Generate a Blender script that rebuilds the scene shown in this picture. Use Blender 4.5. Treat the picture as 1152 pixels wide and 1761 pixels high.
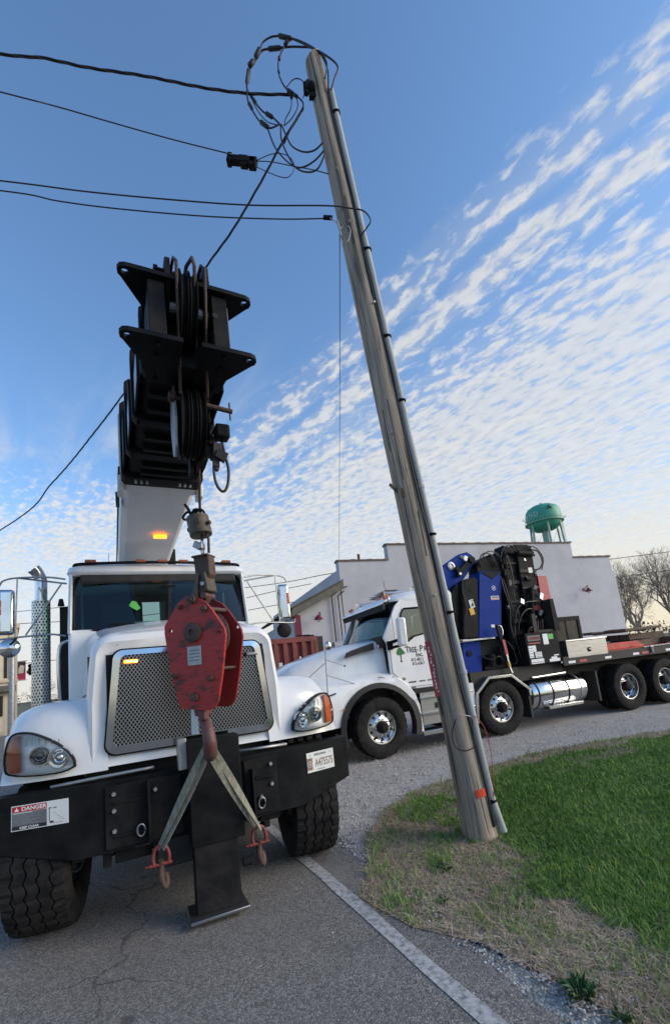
import bpy, bmesh, math, random
import numpy as np
from mathutils import Vector, Matrix, Euler, Quaternion
random.seed(7); rng = np.random.default_rng(11)
R = math.radians
sc = bpy.context.scene
for o in list(bpy.data.objects): bpy.data.objects.remove(o)
COL = sc.collection

# ------------------------------------------------------------------ camera
cam_d = bpy.data.cameras.new('camera'); cam = bpy.data.objects.new('camera', cam_d); COL.objects.link(cam)
sc.camera = cam
cam_d.sensor_fit = 'HORIZONTAL'; cam_d.sensor_width = 36.0; cam_d.lens = 36.0*769/1152
cam_d.shift_y = 143.5/1152; cam_d.clip_start = .05; cam_d.clip_end = 4000
PITCH, ROLL = R(9.2), R(6.2)
fwd = Vector((0, math.cos(PITCH), math.sin(PITCH))); r0 = Vector((1, 0, 0)); u0 = Vector((0, -math.sin(PITCH), math.cos(PITCH)))
rt = r0*math.cos(ROLL)-u0*math.sin(ROLL); up = u0*math.cos(ROLL)+r0*math.sin(ROLL)
m = Matrix((rt, up, -fwd)).transposed().to_4x4(); m.translation = Vector((0, 0, 1.62)); cam.matrix_world = m
sc.render.resolution_x, sc.render.resolution_y = 669, 1024

# ------------------------------------------------------------------ sky, sun, exposure
SUN_EL, SUN_AZ = R(20), R(97)          # azimuth clockwise from +Y
w = bpy.data.worlds.new('World'); sc.world = w; w.use_nodes = True
nt = w.node_tree; N = nt.nodes; LK = nt.links; N.clear()
def nn(t, **k):
    n = N.new(t)
    for a, b in k.items(): setattr(n, a, b)
    return n
def mth(op, a, b=None, c=None, clamp=False):
    n = N.new('ShaderNodeMath'); n.operation = op; n.use_clamp = clamp
    for i, v in enumerate((a, b, c)):
        if v is None: continue
        if isinstance(v, (int, float)): n.inputs[i].default_value = v
        else: LK.new(v, n.inputs[i])
    return n.outputs[0]
def sstep(x, a, b):
    n = N.new('ShaderNodeMapRange'); n.interpolation_type = 'SMOOTHSTEP'
    LK.new(x, n.inputs[0]); n.inputs[1].default_value = a; n.inputs[2].default_value = b
    return n.outputs[0]
sky = nn('ShaderNodeTexSky', sky_type='NISHITA', sun_disc=False, sun_elevation=SUN_EL, sun_rotation=SUN_AZ,
         air_density=1.0, dust_density=.6, ozone_density=2.2, altitude=150)
tc = nn('ShaderNodeTexCoord'); sep = nn('ShaderNodeSeparateXYZ'); LK.new(tc.outputs['Generated'], sep.inputs[0])
zc = mth('MAXIMUM', sep.outputs[2], .03)
zc = mth('ADD', zc, .01)
u = mth('DIVIDE', sep.outputs[0], zc); v = mth('DIVIDE', sep.outputs[1], zc)
q = mth('ADD', mth('MULTIPLY', u, .75), mth('MULTIPLY', v, .66))
p = mth('SUBTRACT', mth('MULTIPLY', u, .66), mth('MULTIPLY', v, .75))
def noise2(sp, sq, scale, detail, rough, dist=0, off=0):
    cmb = N.new('ShaderNodeCombineXYZ'); LK.new(mth('MULTIPLY', p, sp), cmb.inputs[0]); LK.new(mth('MULTIPLY', q, sq), cmb.inputs[1]); cmb.inputs[2].default_value = off
    t = N.new('ShaderNodeTexNoise'); t.inputs['Scale'].default_value = scale; t.inputs['Detail'].default_value = detail
    t.inputs['Roughness'].default_value = rough; t.inputs['Distortion'].default_value = dist
    LK.new(cmb.outputs[0], t.inputs['Vector']); return t.outputs[0]
rip = noise2(14, 24, 1.0, 6, .56, .22)                 # cloudlets
big = noise2(1.1, 3.0, 1.0, 2, .5, .2, 3.1)          # bands
wisp = noise2(1.2, 5.0, 1.2, 5, .6, .8, 7.7)
q2 = mth('ADD', q, mth('MULTIPLY', mth('SUBTRACT', big, .5), .22))
# cloud cover as a function of the band coordinate
ramp = nn('ShaderNodeValToRGB'); LK.new(mth('MULTIPLY', q2, .4, clamp=True), ramp.inputs[0])
cr = ramp.color_ramp; cr.interpolation = 'EASE'
stops = [(0, 0), (.30, 0), (.345, .42), (.38, .54), (.402, .30), (.43, .76), (.47, .38), (.53, .60), (.66, .80), (1.0, .98)]
cr.elements[0].position = 0; cr.elements[0].color = (0, 0, 0, 1); cr.elements[1].position = 1.0; cr.elements[1].color = (.8, .8, .8, 1)
for ps, vl in stops[1:-1]:
    e = cr.elements.new(ps); e.color = (vl, vl, vl, 1)
far = mth('MULTIPLY', sstep(v, 1.15, 2.8), .72)
cover = mth('MAXIMUM', ramp.outputs[0], far)
mid = noise2(2.6, 5.0, 1.0, 3, .5, .4, 5.5)
thr = mth('SUBTRACT', mth('SUBTRACT', .865, mth('MULTIPLY', cover, .50)), mth('MULTIPLY', mid, .24))
dens = N.new('ShaderNodeMapRange'); dens.interpolation_type = 'SMOOTHSTEP'
LK.new(rip, dens.inputs[0]); LK.new(mth('SUBTRACT', thr, .10), dens.inputs[1]); LK.new(mth('ADD', thr, .17), dens.inputs[2])
d1 = mth('MULTIPLY', dens.outputs[0], mth('ADD', mth('MULTIPLY', sstep(cover, .05, .5), .75), 0))
veil = mth('MULTIPLY', mth('MULTIPLY', sstep(wisp, .38, .75), sstep(v, 1.0, 2.2)), .62)
d2 = mth('ADD', d1, mth('MULTIPLY', veil, mth('SUBTRACT', 1.0, d1)), clamp=True)
hz = sstep(sep.outputs[2], .36, .0)                 # thick distant layer towards the horizon
base = mth('MULTIPLY', sstep(cover, .2, .9), .34)
d2 = mth('MAXIMUM', d2, base)
d3 = mth('ADD', d2, mth('MULTIPLY', mth('MULTIPLY', hz, .88), mth('SUBTRACT', 1.0, d2)), clamp=True)
glow = mth('ADD', mth('MULTIPLY', mth('MULTIPLY', sep.outputs[0], math.sin(SUN_AZ)), 1), mth('MULTIPLY', sep.outputs[1], math.cos(SUN_AZ)))
gl = sstep(glow, -.75, .55)
cc = N.new('ShaderNodeMix'); cc.data_type = 'RGBA'; LK.new(mth('MULTIPLY', gl, hz), cc.inputs[0])
cc.inputs[6].default_value = (3.6, 3.55, 3.40, 1); cc.inputs[7].default_value = (4.2, 3.72, 2.90, 1)
tint = N.new('ShaderNodeMix'); tint.data_type = 'RGBA'; tint.blend_type = 'MULTIPLY'; tint.inputs[0].default_value = 1
LK.new(sky.outputs[0], tint.inputs[6]); tint.inputs[7].default_value = (1.0, 1.17, 1.29, 1)
shade = N.new('ShaderNodeMix'); shade.data_type = 'RGBA'; shade.blend_type = 'MULTIPLY'; shade.inputs[0].default_value = 1
sv = mth('ADD', .72, mth('MULTIPLY', rip, .56)); cs = N.new('ShaderNodeCombineColor'); [LK.new(sv, cs.inputs[i]) for i in range(3)]
LK.new(cc.outputs[2], shade.inputs[6]); LK.new(cs.outputs[0], shade.inputs[7])
mx = N.new('ShaderNodeMix'); mx.data_type = 'RGBA'; LK.new(d3, mx.inputs[0]); LK.new(tint.outputs[2], mx.inputs[6]); LK.new(shade.outputs[2], mx.inputs[7])
bg = nn('ShaderNodeBackground'); bg.inputs[1].default_value = .10; LK.new(mx.outputs[2], bg.inputs[0])
out = nn('ShaderNodeOutputWorld'); LK.new(bg.outputs[0], out.inputs[0])
sd = bpy.data.lights.new('sun', 'SUN'); sd.energy = 1.55; sd.angle = R(40); sd.color = (1, .86, .70)
sun = bpy.data.objects.new('sun', sd); COL.objects.link(sun)
sdir = Vector((math.sin(SUN_AZ)*math.cos(SUN_EL), math.cos(SUN_AZ)*math.cos(SUN_EL), math.sin(SUN_EL)))
sun.rotation_euler = sdir.to_track_quat('Z', 'Y').to_euler()
sc.view_settings.view_transform = 'Standard'; sc.view_settings.look = 'None'; sc.view_settings.gamma = 1
sc.view_settings.use_curve_mapping = False; sc.view_settings.exposure = 1.12

# ------------------------------------------------------------------ materials
def mat(name, col, rough=.5, metal=0., bump=0., bscale=20., var=0., vscale=4., col2=None, coat=0., stretch=(1, 1, 1), spec=.5, emit=None, estr=0, alpha=1., detail=5, vmin=.35, vmax=.65):
    mt = bpy.data.materials.new(name); mt.use_nodes = True; t = mt.node_tree; b = t.nodes['Principled BSDF']
    b.inputs['Base Color'].default_value = (*col, 1); b.inputs['Roughness'].default_value = rough; b.inputs['Metallic'].default_value = metal
    b.inputs['Coat Weight'].default_value = coat; b.inputs['Coat Roughness'].default_value = .06; b.inputs['Specular IOR Level'].default_value = spec
    if alpha < 1: b.inputs['Alpha'].default_value = alpha
    if emit: b.inputs['Emission Color'].default_value = (*emit, 1); b.inputs['Emission Strength'].default_value = estr
    c = t.nodes.new('ShaderNodeTexCoord'); mp = t.nodes.new('ShaderNodeMapping'); t.links.new(c.outputs['Object'], mp.inputs[0]); mp.inputs['Scale'].default_value = stretch
    if var or col2:
        n = t.nodes.new('ShaderNodeTexNoise'); n.inputs['Scale'].default_value = vscale; n.inputs['Detail'].default_value = detail; n.inputs['Roughness'].default_value = .6
        t.links.new(mp.outputs[0], n.inputs['Vector'])
        mr = t.nodes.new('ShaderNodeMapRange'); t.links.new(n.outputs[0], mr.inputs[0]); mr.inputs[1].default_value = vmin; mr.inputs[2].default_value = vmax
        mi = t.nodes.new('ShaderNodeMix'); mi.data_type = 'RGBA'; t.links.new(mr.outputs[0], mi.inputs[0])
        c2 = col2 if col2 else tuple(x*(1-var) for x in col)
        mi.inputs[6].default_value = (*col, 1); mi.inputs[7].default_value = (*c2, 1); t.links.new(mi.outputs[2], b.inputs['Base Color'])
        rr = t.nodes.new('ShaderNodeMapRange'); t.links.new(n.outputs[0], rr.inputs[0]); rr.inputs[3].default_value = max(0, rough-.07); rr.inputs[4].default_value = min(1, rough+.15)
        t.links.new(rr.outputs[0], b.inputs['Roughness'])
    if bump:
        n2 = t.nodes.new('ShaderNodeTexNoise'); n2.inputs['Scale'].default_value = bscale; n2.inputs['Detail'].default_value = 6; t.links.new(mp.outputs[0], n2.inputs['Vector'])
        bp = t.nodes.new('ShaderNodeBump'); bp.inputs['Strength'].default_value = bump; bp.inputs['Distance'].default_value = .02; t.links.new(n2.outputs[0], bp.inputs['Height']); t.links.new(bp.outputs[0], b.inputs['Normal'])
    return mt
def speckle(name, base, light, dark, s1, s2, bump=.5, big=.25, bigcol=None, rough=.9):
    """stony ground: cells of differing tone, large soft patches, relief"""
    mt = bpy.data.materials.new(name); mt.use_nodes = True; t = mt.node_tree; b = t.nodes['Principled BSDF']; b.inputs['Roughness'].default_value = rough; b.inputs['Specular IOR Level'].default_value = .25
    c = t.nodes.new('ShaderNodeTexCoord')
    vo = t.nodes.new('ShaderNodeTexVoronoi'); vo.inputs['Scale'].default_value = s1; t.links.new(c.outputs['Object'], vo.inputs['Vector'])
    bw = t.nodes.new('ShaderNodeSeparateColor'); t.links.new(vo.outputs['Color'], bw.inputs[0])
    rp = t.nodes.new('ShaderNodeValToRGB'); t.links.new(bw.outputs[0], rp.inputs[0]); rp.color_ramp.elements[0].color = (*dark, 1); rp.color_ramp.elements[1].color = (*light, 1)
    e = rp.color_ramp.elements.new(.5); e.color = (*base, 1)
    n = t.nodes.new('ShaderNodeTexNoise'); n.inputs['Scale'].default_value = s2; n.inputs['Detail'].default_value = 6; n.inputs['Roughness'].default_value = .65; t.links.new(c.outputs['Object'], n.inputs['Vector'])
    mr = t.nodes.new('ShaderNodeMapRange'); t.links.new(n.outputs[0], mr.inputs[0]); mr.inputs[1].default_value = .4; mr.inputs[2].default_value = .68; mr.inputs[4].default_value = big
    mi = t.nodes.new('ShaderNodeMix'); mi.data_type = 'RGBA'; t.links.new(mr.outputs[0], mi.inputs[0]); t.links.new(rp.outputs[0], mi.inputs[6]); mi.inputs[7].default_value = (*(bigcol or dark), 1)
    t.links.new(mi.outputs[2], b.inputs['Base Color'])
    n3 = t.nodes.new('ShaderNodeTexNoise'); n3.inputs['Scale'].default_value = s1*.7; n3.inputs['Detail'].default_value = 4; t.links.new(c.outputs['Object'], n3.inputs['Vector'])
    ad = t.nodes.new('ShaderNodeMath'); ad.operation = 'SUBTRACT'; t.links.new(n3.outputs[0], ad.inputs[0]); t.links.new(vo.outputs['Distance'], ad.inputs[1])
    bp = t.nodes.new('ShaderNodeBump'); bp.inputs['Strength'].default_value = bump; bp.inputs['Distance'].default_value = .015; t.links.new(ad.outputs[0], bp.inputs['Height']); t.links.new(bp.outputs[0], b.inputs['Normal'])
    return mt
M = {}
M['white'] = mat('white_paint', (.73, .745, .755), .30, coat=.6, col2=(.60, .60, .585), vscale=2.2, stretch=(1.6, 1.6, .8), vmin=.46, vmax=.78)
M['whiteflat'] = mat('white_boom_paint', (.62, .62, .61), .45, var=.14, vscale=2.5, stretch=(1, .3, 1))
M['black'] = mat('black_paint', (.005, .006, .007), .5, col2=(.014, .015, .016), vscale=5, bump=.05, bscale=40, spec=.08)
M['blacksat'] = mat('black_steel', (.007, .008, .010), .6, spec=.1, col2=(.020, .019, .019), vscale=7, bump=.1, bscale=30)
M['blackdull'] = mat('black_underbody', (.010, .010, .011), .7, col2=(.028, .026, .024), vscale=6, bump=.2, bscale=25)
M['rubber'] = mat('tyre_rubber', (.009, .009, .010), .8, col2=(.026, .025, .024), vscale=9, bump=.15, bscale=50, spec=.15)
M['chrome'] = mat('chrome', (.64, .65, .66), .10, 1, var=.12, vscale=5)
M['alu'] = mat('polished_aluminium', (.56, .57, .58), .22, 1, var=.1, vscale=12)
M['aludull'] = mat('brushed_aluminium', (.27, .275, .28), .42, 1, var=.18, vscale=8, stretch=(.4, 3, 3))
M['steel'] = mat('galvanised_steel', (.40, .42, .43), .45, .8, var=.25, vscale=14)
M['mesh'] = mat('grille_mesh_steel', (.42, .43, .44), .35, .95)
M['darkgap'] = mat('dark_recess', (.008, .008, .009), .8)
M['redblock'] = mat('worn_red_paint', (.34, .018, .016), .48, col2=(.07, .018, .016), vscale=7, stretch=(1, 1, 1.8), bump=.25, bscale=30, vmin=.52, vmax=.62)
M['redin'] = mat('dark_red_paint', (.24, .012, .012), .5, var=.3, vscale=8)
M['rust'] = mat('rusty_steel', (.050, .034, .030), .65, .2, col2=(.10, .058, .045), vscale=14, bump=.35, bscale=40)
M['rope'] = mat('greased_wire_rope', (.06, .042, .035), .55, .3, col2=(.11, .075, .06), vscale=60, bump=.8, bscale=160)
M['hookred'] = mat('hook_faded_red', (.11, .022, .024), .5, col2=(.085, .055, .05), vscale=11, bump=.2, bscale=30)
M['weight'] = mat('weathered_bronze_weight', (.10, .085, .06), .6, .3, col2=(.05, .042, .035), vscale=10, bump=.2)
M['sling'] = mat('worn_sling_webbing', (.33, .33, .26), .85, col2=(.19, .19, .155), vscale=9, stretch=(5, 5, 1), bump=.5, bscale=70)
M['shackle'] = mat('red_shackle', (.26, .022, .020), .5, col2=(.09, .03, .028), vscale=18)
M['plate'] = mat('plate_white', (.66, .69, .67), .4, var=.08)
M['ink'] = mat('black_print', (.015, .015, .016), .6)
M['ink2'] = mat('grey_print', (.12, .13, .14), .6)
M['inkw'] = mat('white_print', (.72, .74, .75), .5)
M['inkred'] = mat('red_print', (.42, .02, .03), .5)
M['inkbrown'] = mat('brown_print', (.22, .12, .08), .6)
M['green'] = mat('green_print', (.012, .13, .03), .6)
M['greentag'] = mat('bright_green_tag', (.09, .42, .08), .6)
M['orange'] = mat('amber_lens', (.50, .11, .03), .25, coat=.5)
M['orangedull'] = mat('marker_lens', (.30, .09, .05), .4)
M['amberlit'] = mat('lit_amber_lamp', (.9, .4, .05), .4, emit=(1, .22, .015), estr=1.7)
M['ambercore'] = mat('lit_amber_core', (1, .7, .2), .4, emit=(1, .62, .12), estr=5)
M['wood'] = None
M['pvc'] = mat('grey_conduit', (.46, .47, .44), .8, var=.25, vscale=5, stretch=(3, 3, .6), spec=.15)
M['cable'] = mat('black_cable', (.012, .012, .016), .55)
M['redwire'] = mat('red_wire', (.35, .02, .03), .5)
M['redtag'] = mat('red_tag', (.42, .05, .06), .5, var=.25, vscale=20)
M['bluep'] = mat('blue_crane_paint', (.004, .034, .24), .6, spec=.12, col2=(.005, .030, .20), vscale=4)
M['redp'] = mat('red_deck_paint', (.50, .055, .030), .6, col2=(.34, .045, .03), vscale=6, bump=.15)
M['yellow'] = mat('yellow_print', (.55, .33, .03), .5)
M['hose'] = mat('black_hose', (.012, .012, .013), .5)
M['skin_glass'] = None
M['green_tank'] = mat('water_tower_green', (.055, .34, .23), .5, var=.15, vscale=.3)
M['green_leg'] = mat('water_tower_legs', (.24, .38, .33), .5)
M['palegreen'] = mat('pale_green_print', (.30, .52, .42), .6)
M['bulb'] = mat('projector_glass', (.03, .04, .055), .08, coat=1)
M['bark'] = mat('bare_branch_bark', (.27, .21, .16), .85, var=.3, vscale=5)
M['coping'] = mat('tile_coping', (.17, .12, .10), .8, var=.4, vscale=6)
M['redtrim'] = mat('red_trim', (.16, .012, .03), .5)
M['fascia'] = mat('olive_fascia', (.12, .115, .09), .7, var=.3)
M['rustred'] = mat('container_red', (.25, .055, .04), .6, col2=(.16, .04, .032), vscale=3, bump=.1)
M['cream'] = mat('cream_render', (.62, .52, .38), .85, var=.1, vscale=2)
M['creamtrim'] = mat('cream_trim', (.52, .43, .31), .85, var=.1)
M['windark'] = mat('dark_window', (.02, .022, .022), .2, spec=.2, col2=(.035, .03, .022), vscale=3)  # brown mottling stands for reflections, painted into the pane colour
M['reflector'] = mat('lamp_reflector', (.90, .92, .93), .35, .0)
M['timber'] = mat('weathered_timber', (.14, .10, .07), .85, var=.45, vscale=8, stretch=(.5, 4, 4), bump=.3)
M['brush'] = mat('far_brush', (.10, .075, .06), .9, var=.5, vscale=2)
M['farhouse'] = mat('far_wall_grey', (.30, .29, .30), .9, var=.1)
M['farroof'] = mat('far_roof_grey', (.11, .10, .10), .9, var=.2)
M['seat'] = mat('cab_seat_grey', (.05, .055, .06), .8)
M['seattan'] = mat('cab_trim_tan', (.22, .20, .17), .8)
M['road_line'] = mat('worn_white_line', (.44, .44, .43), .85, col2=(.17, .165, .16), vscale=26, bump=.2, bscale=120, detail=9, vmin=.42, vmax=.66)

def glassmat(name, tint, refl=.25, trans=.6):
    mt = bpy.data.materials.new(name); mt.use_nodes = True; t = mt.node_tree; t.nodes.clear()
    o_ = t.nodes.new('ShaderNodeOutputMaterial'); g_ = t.nodes.new('ShaderNodeBsdfGlossy'); g_.inputs['Roughness'].default_value = .02; g_.inputs[0].default_value = (.9, .95, .97, 1)
    tr = t.nodes.new('ShaderNodeBsdfTransparent'); tr.inputs[0].default_value = (*tint, 1)
    fr = t.nodes.new('ShaderNodeFresnel'); fr.inputs[0].default_value = 1.5
    mm = t.nodes.new('ShaderNodeMath'); mm.operation = 'ADD'; mm.inputs[1].default_value = refl; mm.use_clamp = True; t.links.new(fr.outputs[0], mm.inputs[0])
    mi = t.nodes.new('ShaderNodeMixShader'); t.links.new(mm.outputs[0], mi.inputs[0]); t.links.new(tr.outputs[0], mi.inputs[1]); t.links.new(g_.outputs[0], mi.inputs[2]); t.links.new(mi.outputs[0], o_.inputs[0])
    return mt
M['windscreen'] = glassmat('tinted_windscreen_glass', (.26, .42, .42), .0)
M['sideglass'] = glassmat('side_glass', (.55, .66, .62), .10)
M['lens'] = glassmat('clear_lamp_lens', (.97, .98, .98), .0)
M['mirror'] = mat('mirror_glass', (.9, .9, .9), .03, 1)

def wood_mat():
    mt = bpy.data.materials.new('weathered_pole_wood'); mt.use_nodes = True; t = mt.node_tree; b = t.nodes['Principled BSDF']; b.inputs['Roughness'].default_value = .88; b.inputs['Specular IOR Level'].default_value = .2
    c = t.nodes.new('ShaderNodeTexCoord'); mp = t.nodes.new('ShaderNodeMapping'); mp.inputs['Scale'].default_value = (13, 13, .55); t.links.new(c.outputs['Object'], mp.inputs[0])
    n = t.nodes.new('ShaderNodeTexNoise'); n.inputs['Scale'].default_value = 2.2; n.inputs['Detail'].default_value = 8; n.inputs['Roughness'].default_value = .7; n.inputs['Distortion'].default_value = .5; t.links.new(mp.outputs[0], n.inputs[0])
    rp = t.nodes.new('ShaderNodeValToRGB'); t.links.new(n.outputs[0], rp.inputs[0]); e = rp.color_ramp.elements; e[0].position = .36; e[0].color = (.15, .125, .10, 1); e[1].position = .64; e[1].color = (.44, .38, .32, 1)
    x = rp.color_ramp.elements.new(.46); x.color = (.29, .25, .205, 1)
    n2 = t.nodes.new('ShaderNodeTexNoise'); n2.inputs['Scale'].default_value = 1.1; n2.inputs['Detail'].default_value = 3; t.links.new(c.outputs['Object'], n2.inputs[0])
    mi = t.nodes.new('ShaderNodeMix'); mi.data_type = 'RGBA'; mi.blend_type = 'MULTIPLY'; mi.inputs[0].default_value = .6; t.links.new(rp.outputs[0], mi.inputs[6])
    r2 = t.nodes.new('ShaderNodeValToRGB'); t.links.new(n2.outputs[0], r2.inputs[0]); r2.color_ramp.elements[0].position = .35; r2.color_ramp.elements[0].color = (.62, .66, .68, 1); r2.color_ramp.elements[1].position = .62; r2.color_ramp.elements[1].color = (1.1, 1.02, .92, 1)
    t.links.new(r2.outputs[0], mi.inputs[7])
    mp2 = t.nodes.new('ShaderNodeMapping'); mp2.inputs['Scale'].default_value = (22, 22, .35); t.links.new(c.outputs['Object'], mp2.inputs[0])
    n4 = t.nodes.new('ShaderNodeTexNoise'); n4.inputs['Scale'].default_value = 1.; n4.inputs['Detail'].default_value = 2; t.links.new(mp2.outputs[0], n4.inputs[0])
    cr_ = t.nodes.new('ShaderNodeMapRange'); t.links.new(n4.outputs[0], cr_.inputs[0]); cr_.inputs[1].default_value = .36; cr_.inputs[2].default_value = .44; cr_.inputs[3].default_value = .52; cr_.inputs[4].default_value = 1
    mc = t.nodes.new('ShaderNodeMix'); mc.data_type = 'RGBA'; mc.blend_type = 'MULTIPLY'; mc.inputs[0].default_value = 1; t.links.new(mi.outputs[2], mc.inputs[6]); t.links.new(cr_.outputs[0], mc.inputs[7])
    t.links.new(mc.outputs[2], b.inputs['Base Color'])
    ad = t.nodes.new('ShaderNodeMath'); ad.operation = 'ADD'; t.links.new(n.outputs[0], ad.inputs[0]); t.links.new(cr_.outputs[0], ad.inputs[1])
    bp = t.nodes.new('ShaderNodeBump'); bp.inputs['Strength'].default_value = .8; bp.inputs['Distance'].default_value = .012; t.links.new(ad.outputs[0], bp.inputs['Height']); t.links.new(bp.outputs[0], b.inputs['Normal'])
    return mt
M['wood'] = wood_mat()
def block_mat():
    mt = bpy.data.materials.new('painted_blockwork'); mt.use_nodes = True; t = mt.node_tree; b = t.nodes['Principled BSDF']; b.inputs['Roughness'].default_value = .8
    c = t.nodes.new('ShaderNodeTexCoord'); sx = t.nodes.new('ShaderNodeSeparateXYZ'); t.links.new(c.outputs['Object'], sx.inputs[0]); cb = t.nodes.new('ShaderNodeCombineXYZ'); t.links.new(sx.outputs[0], cb.inputs[0]); t.links.new(sx.outputs[2], cb.inputs[1])
    br = t.nodes.new('ShaderNodeTexBrick'); br.inputs['Scale'].default_value = 1; br.inputs['Brick Width'].default_value = .4; br.inputs['Row Height'].default_value = .2; br.inputs['Mortar Size'].default_value = .008; br.inputs['Mortar Smooth'].default_value = .6
    br.inputs['Color1'].default_value = (.45, .45, .47, 1); br.inputs['Color2'].default_value = (.44, .44, .462, 1); br.inputs['Mortar'].default_value = (.43, .43, .45, 1); t.links.new(cb.outputs[0], br.inputs[0])
    n = t.nodes.new('ShaderNodeTexNoise'); n.inputs['Scale'].default_value = .5; n.inputs['Detail'].default_value = 6; n.inputs['Roughness'].default_value = .7; t.links.new(c.outputs['Object'], n.inputs[0])
    mr = t.nodes.new('ShaderNodeMapRange'); t.links.new(n.outputs[0], mr.inputs[0]); mr.inputs[1].default_value = .40; mr.inputs[2].default_value = .7; mr.inputs[3].default_value = 1; mr.inputs[4].default_value = .78
    mi = t.nodes.new('ShaderNodeMix'); mi.data_type = 'RGBA'; mi.blend_type = 'MULTIPLY'; mi.inputs[0].default_value = 1; t.links.new(br.outputs[0], mi.inputs[6]); t.links.new(mr.outputs[0], mi.inputs[7]); t.links.new(mi.outputs[2], b.inputs['Base Color'])
    bp = t.nodes.new('ShaderNodeBump'); bp.inputs['Strength'].default_value = .22; bp.inputs['Distance'].default_value = .006; bp.invert = True; t.links.new(br.outputs['Fac'], bp.inputs['Height']); t.links.new(bp.outputs[0], b.inputs['Normal'])
    return mt
M['block'] = block_mat()

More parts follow.
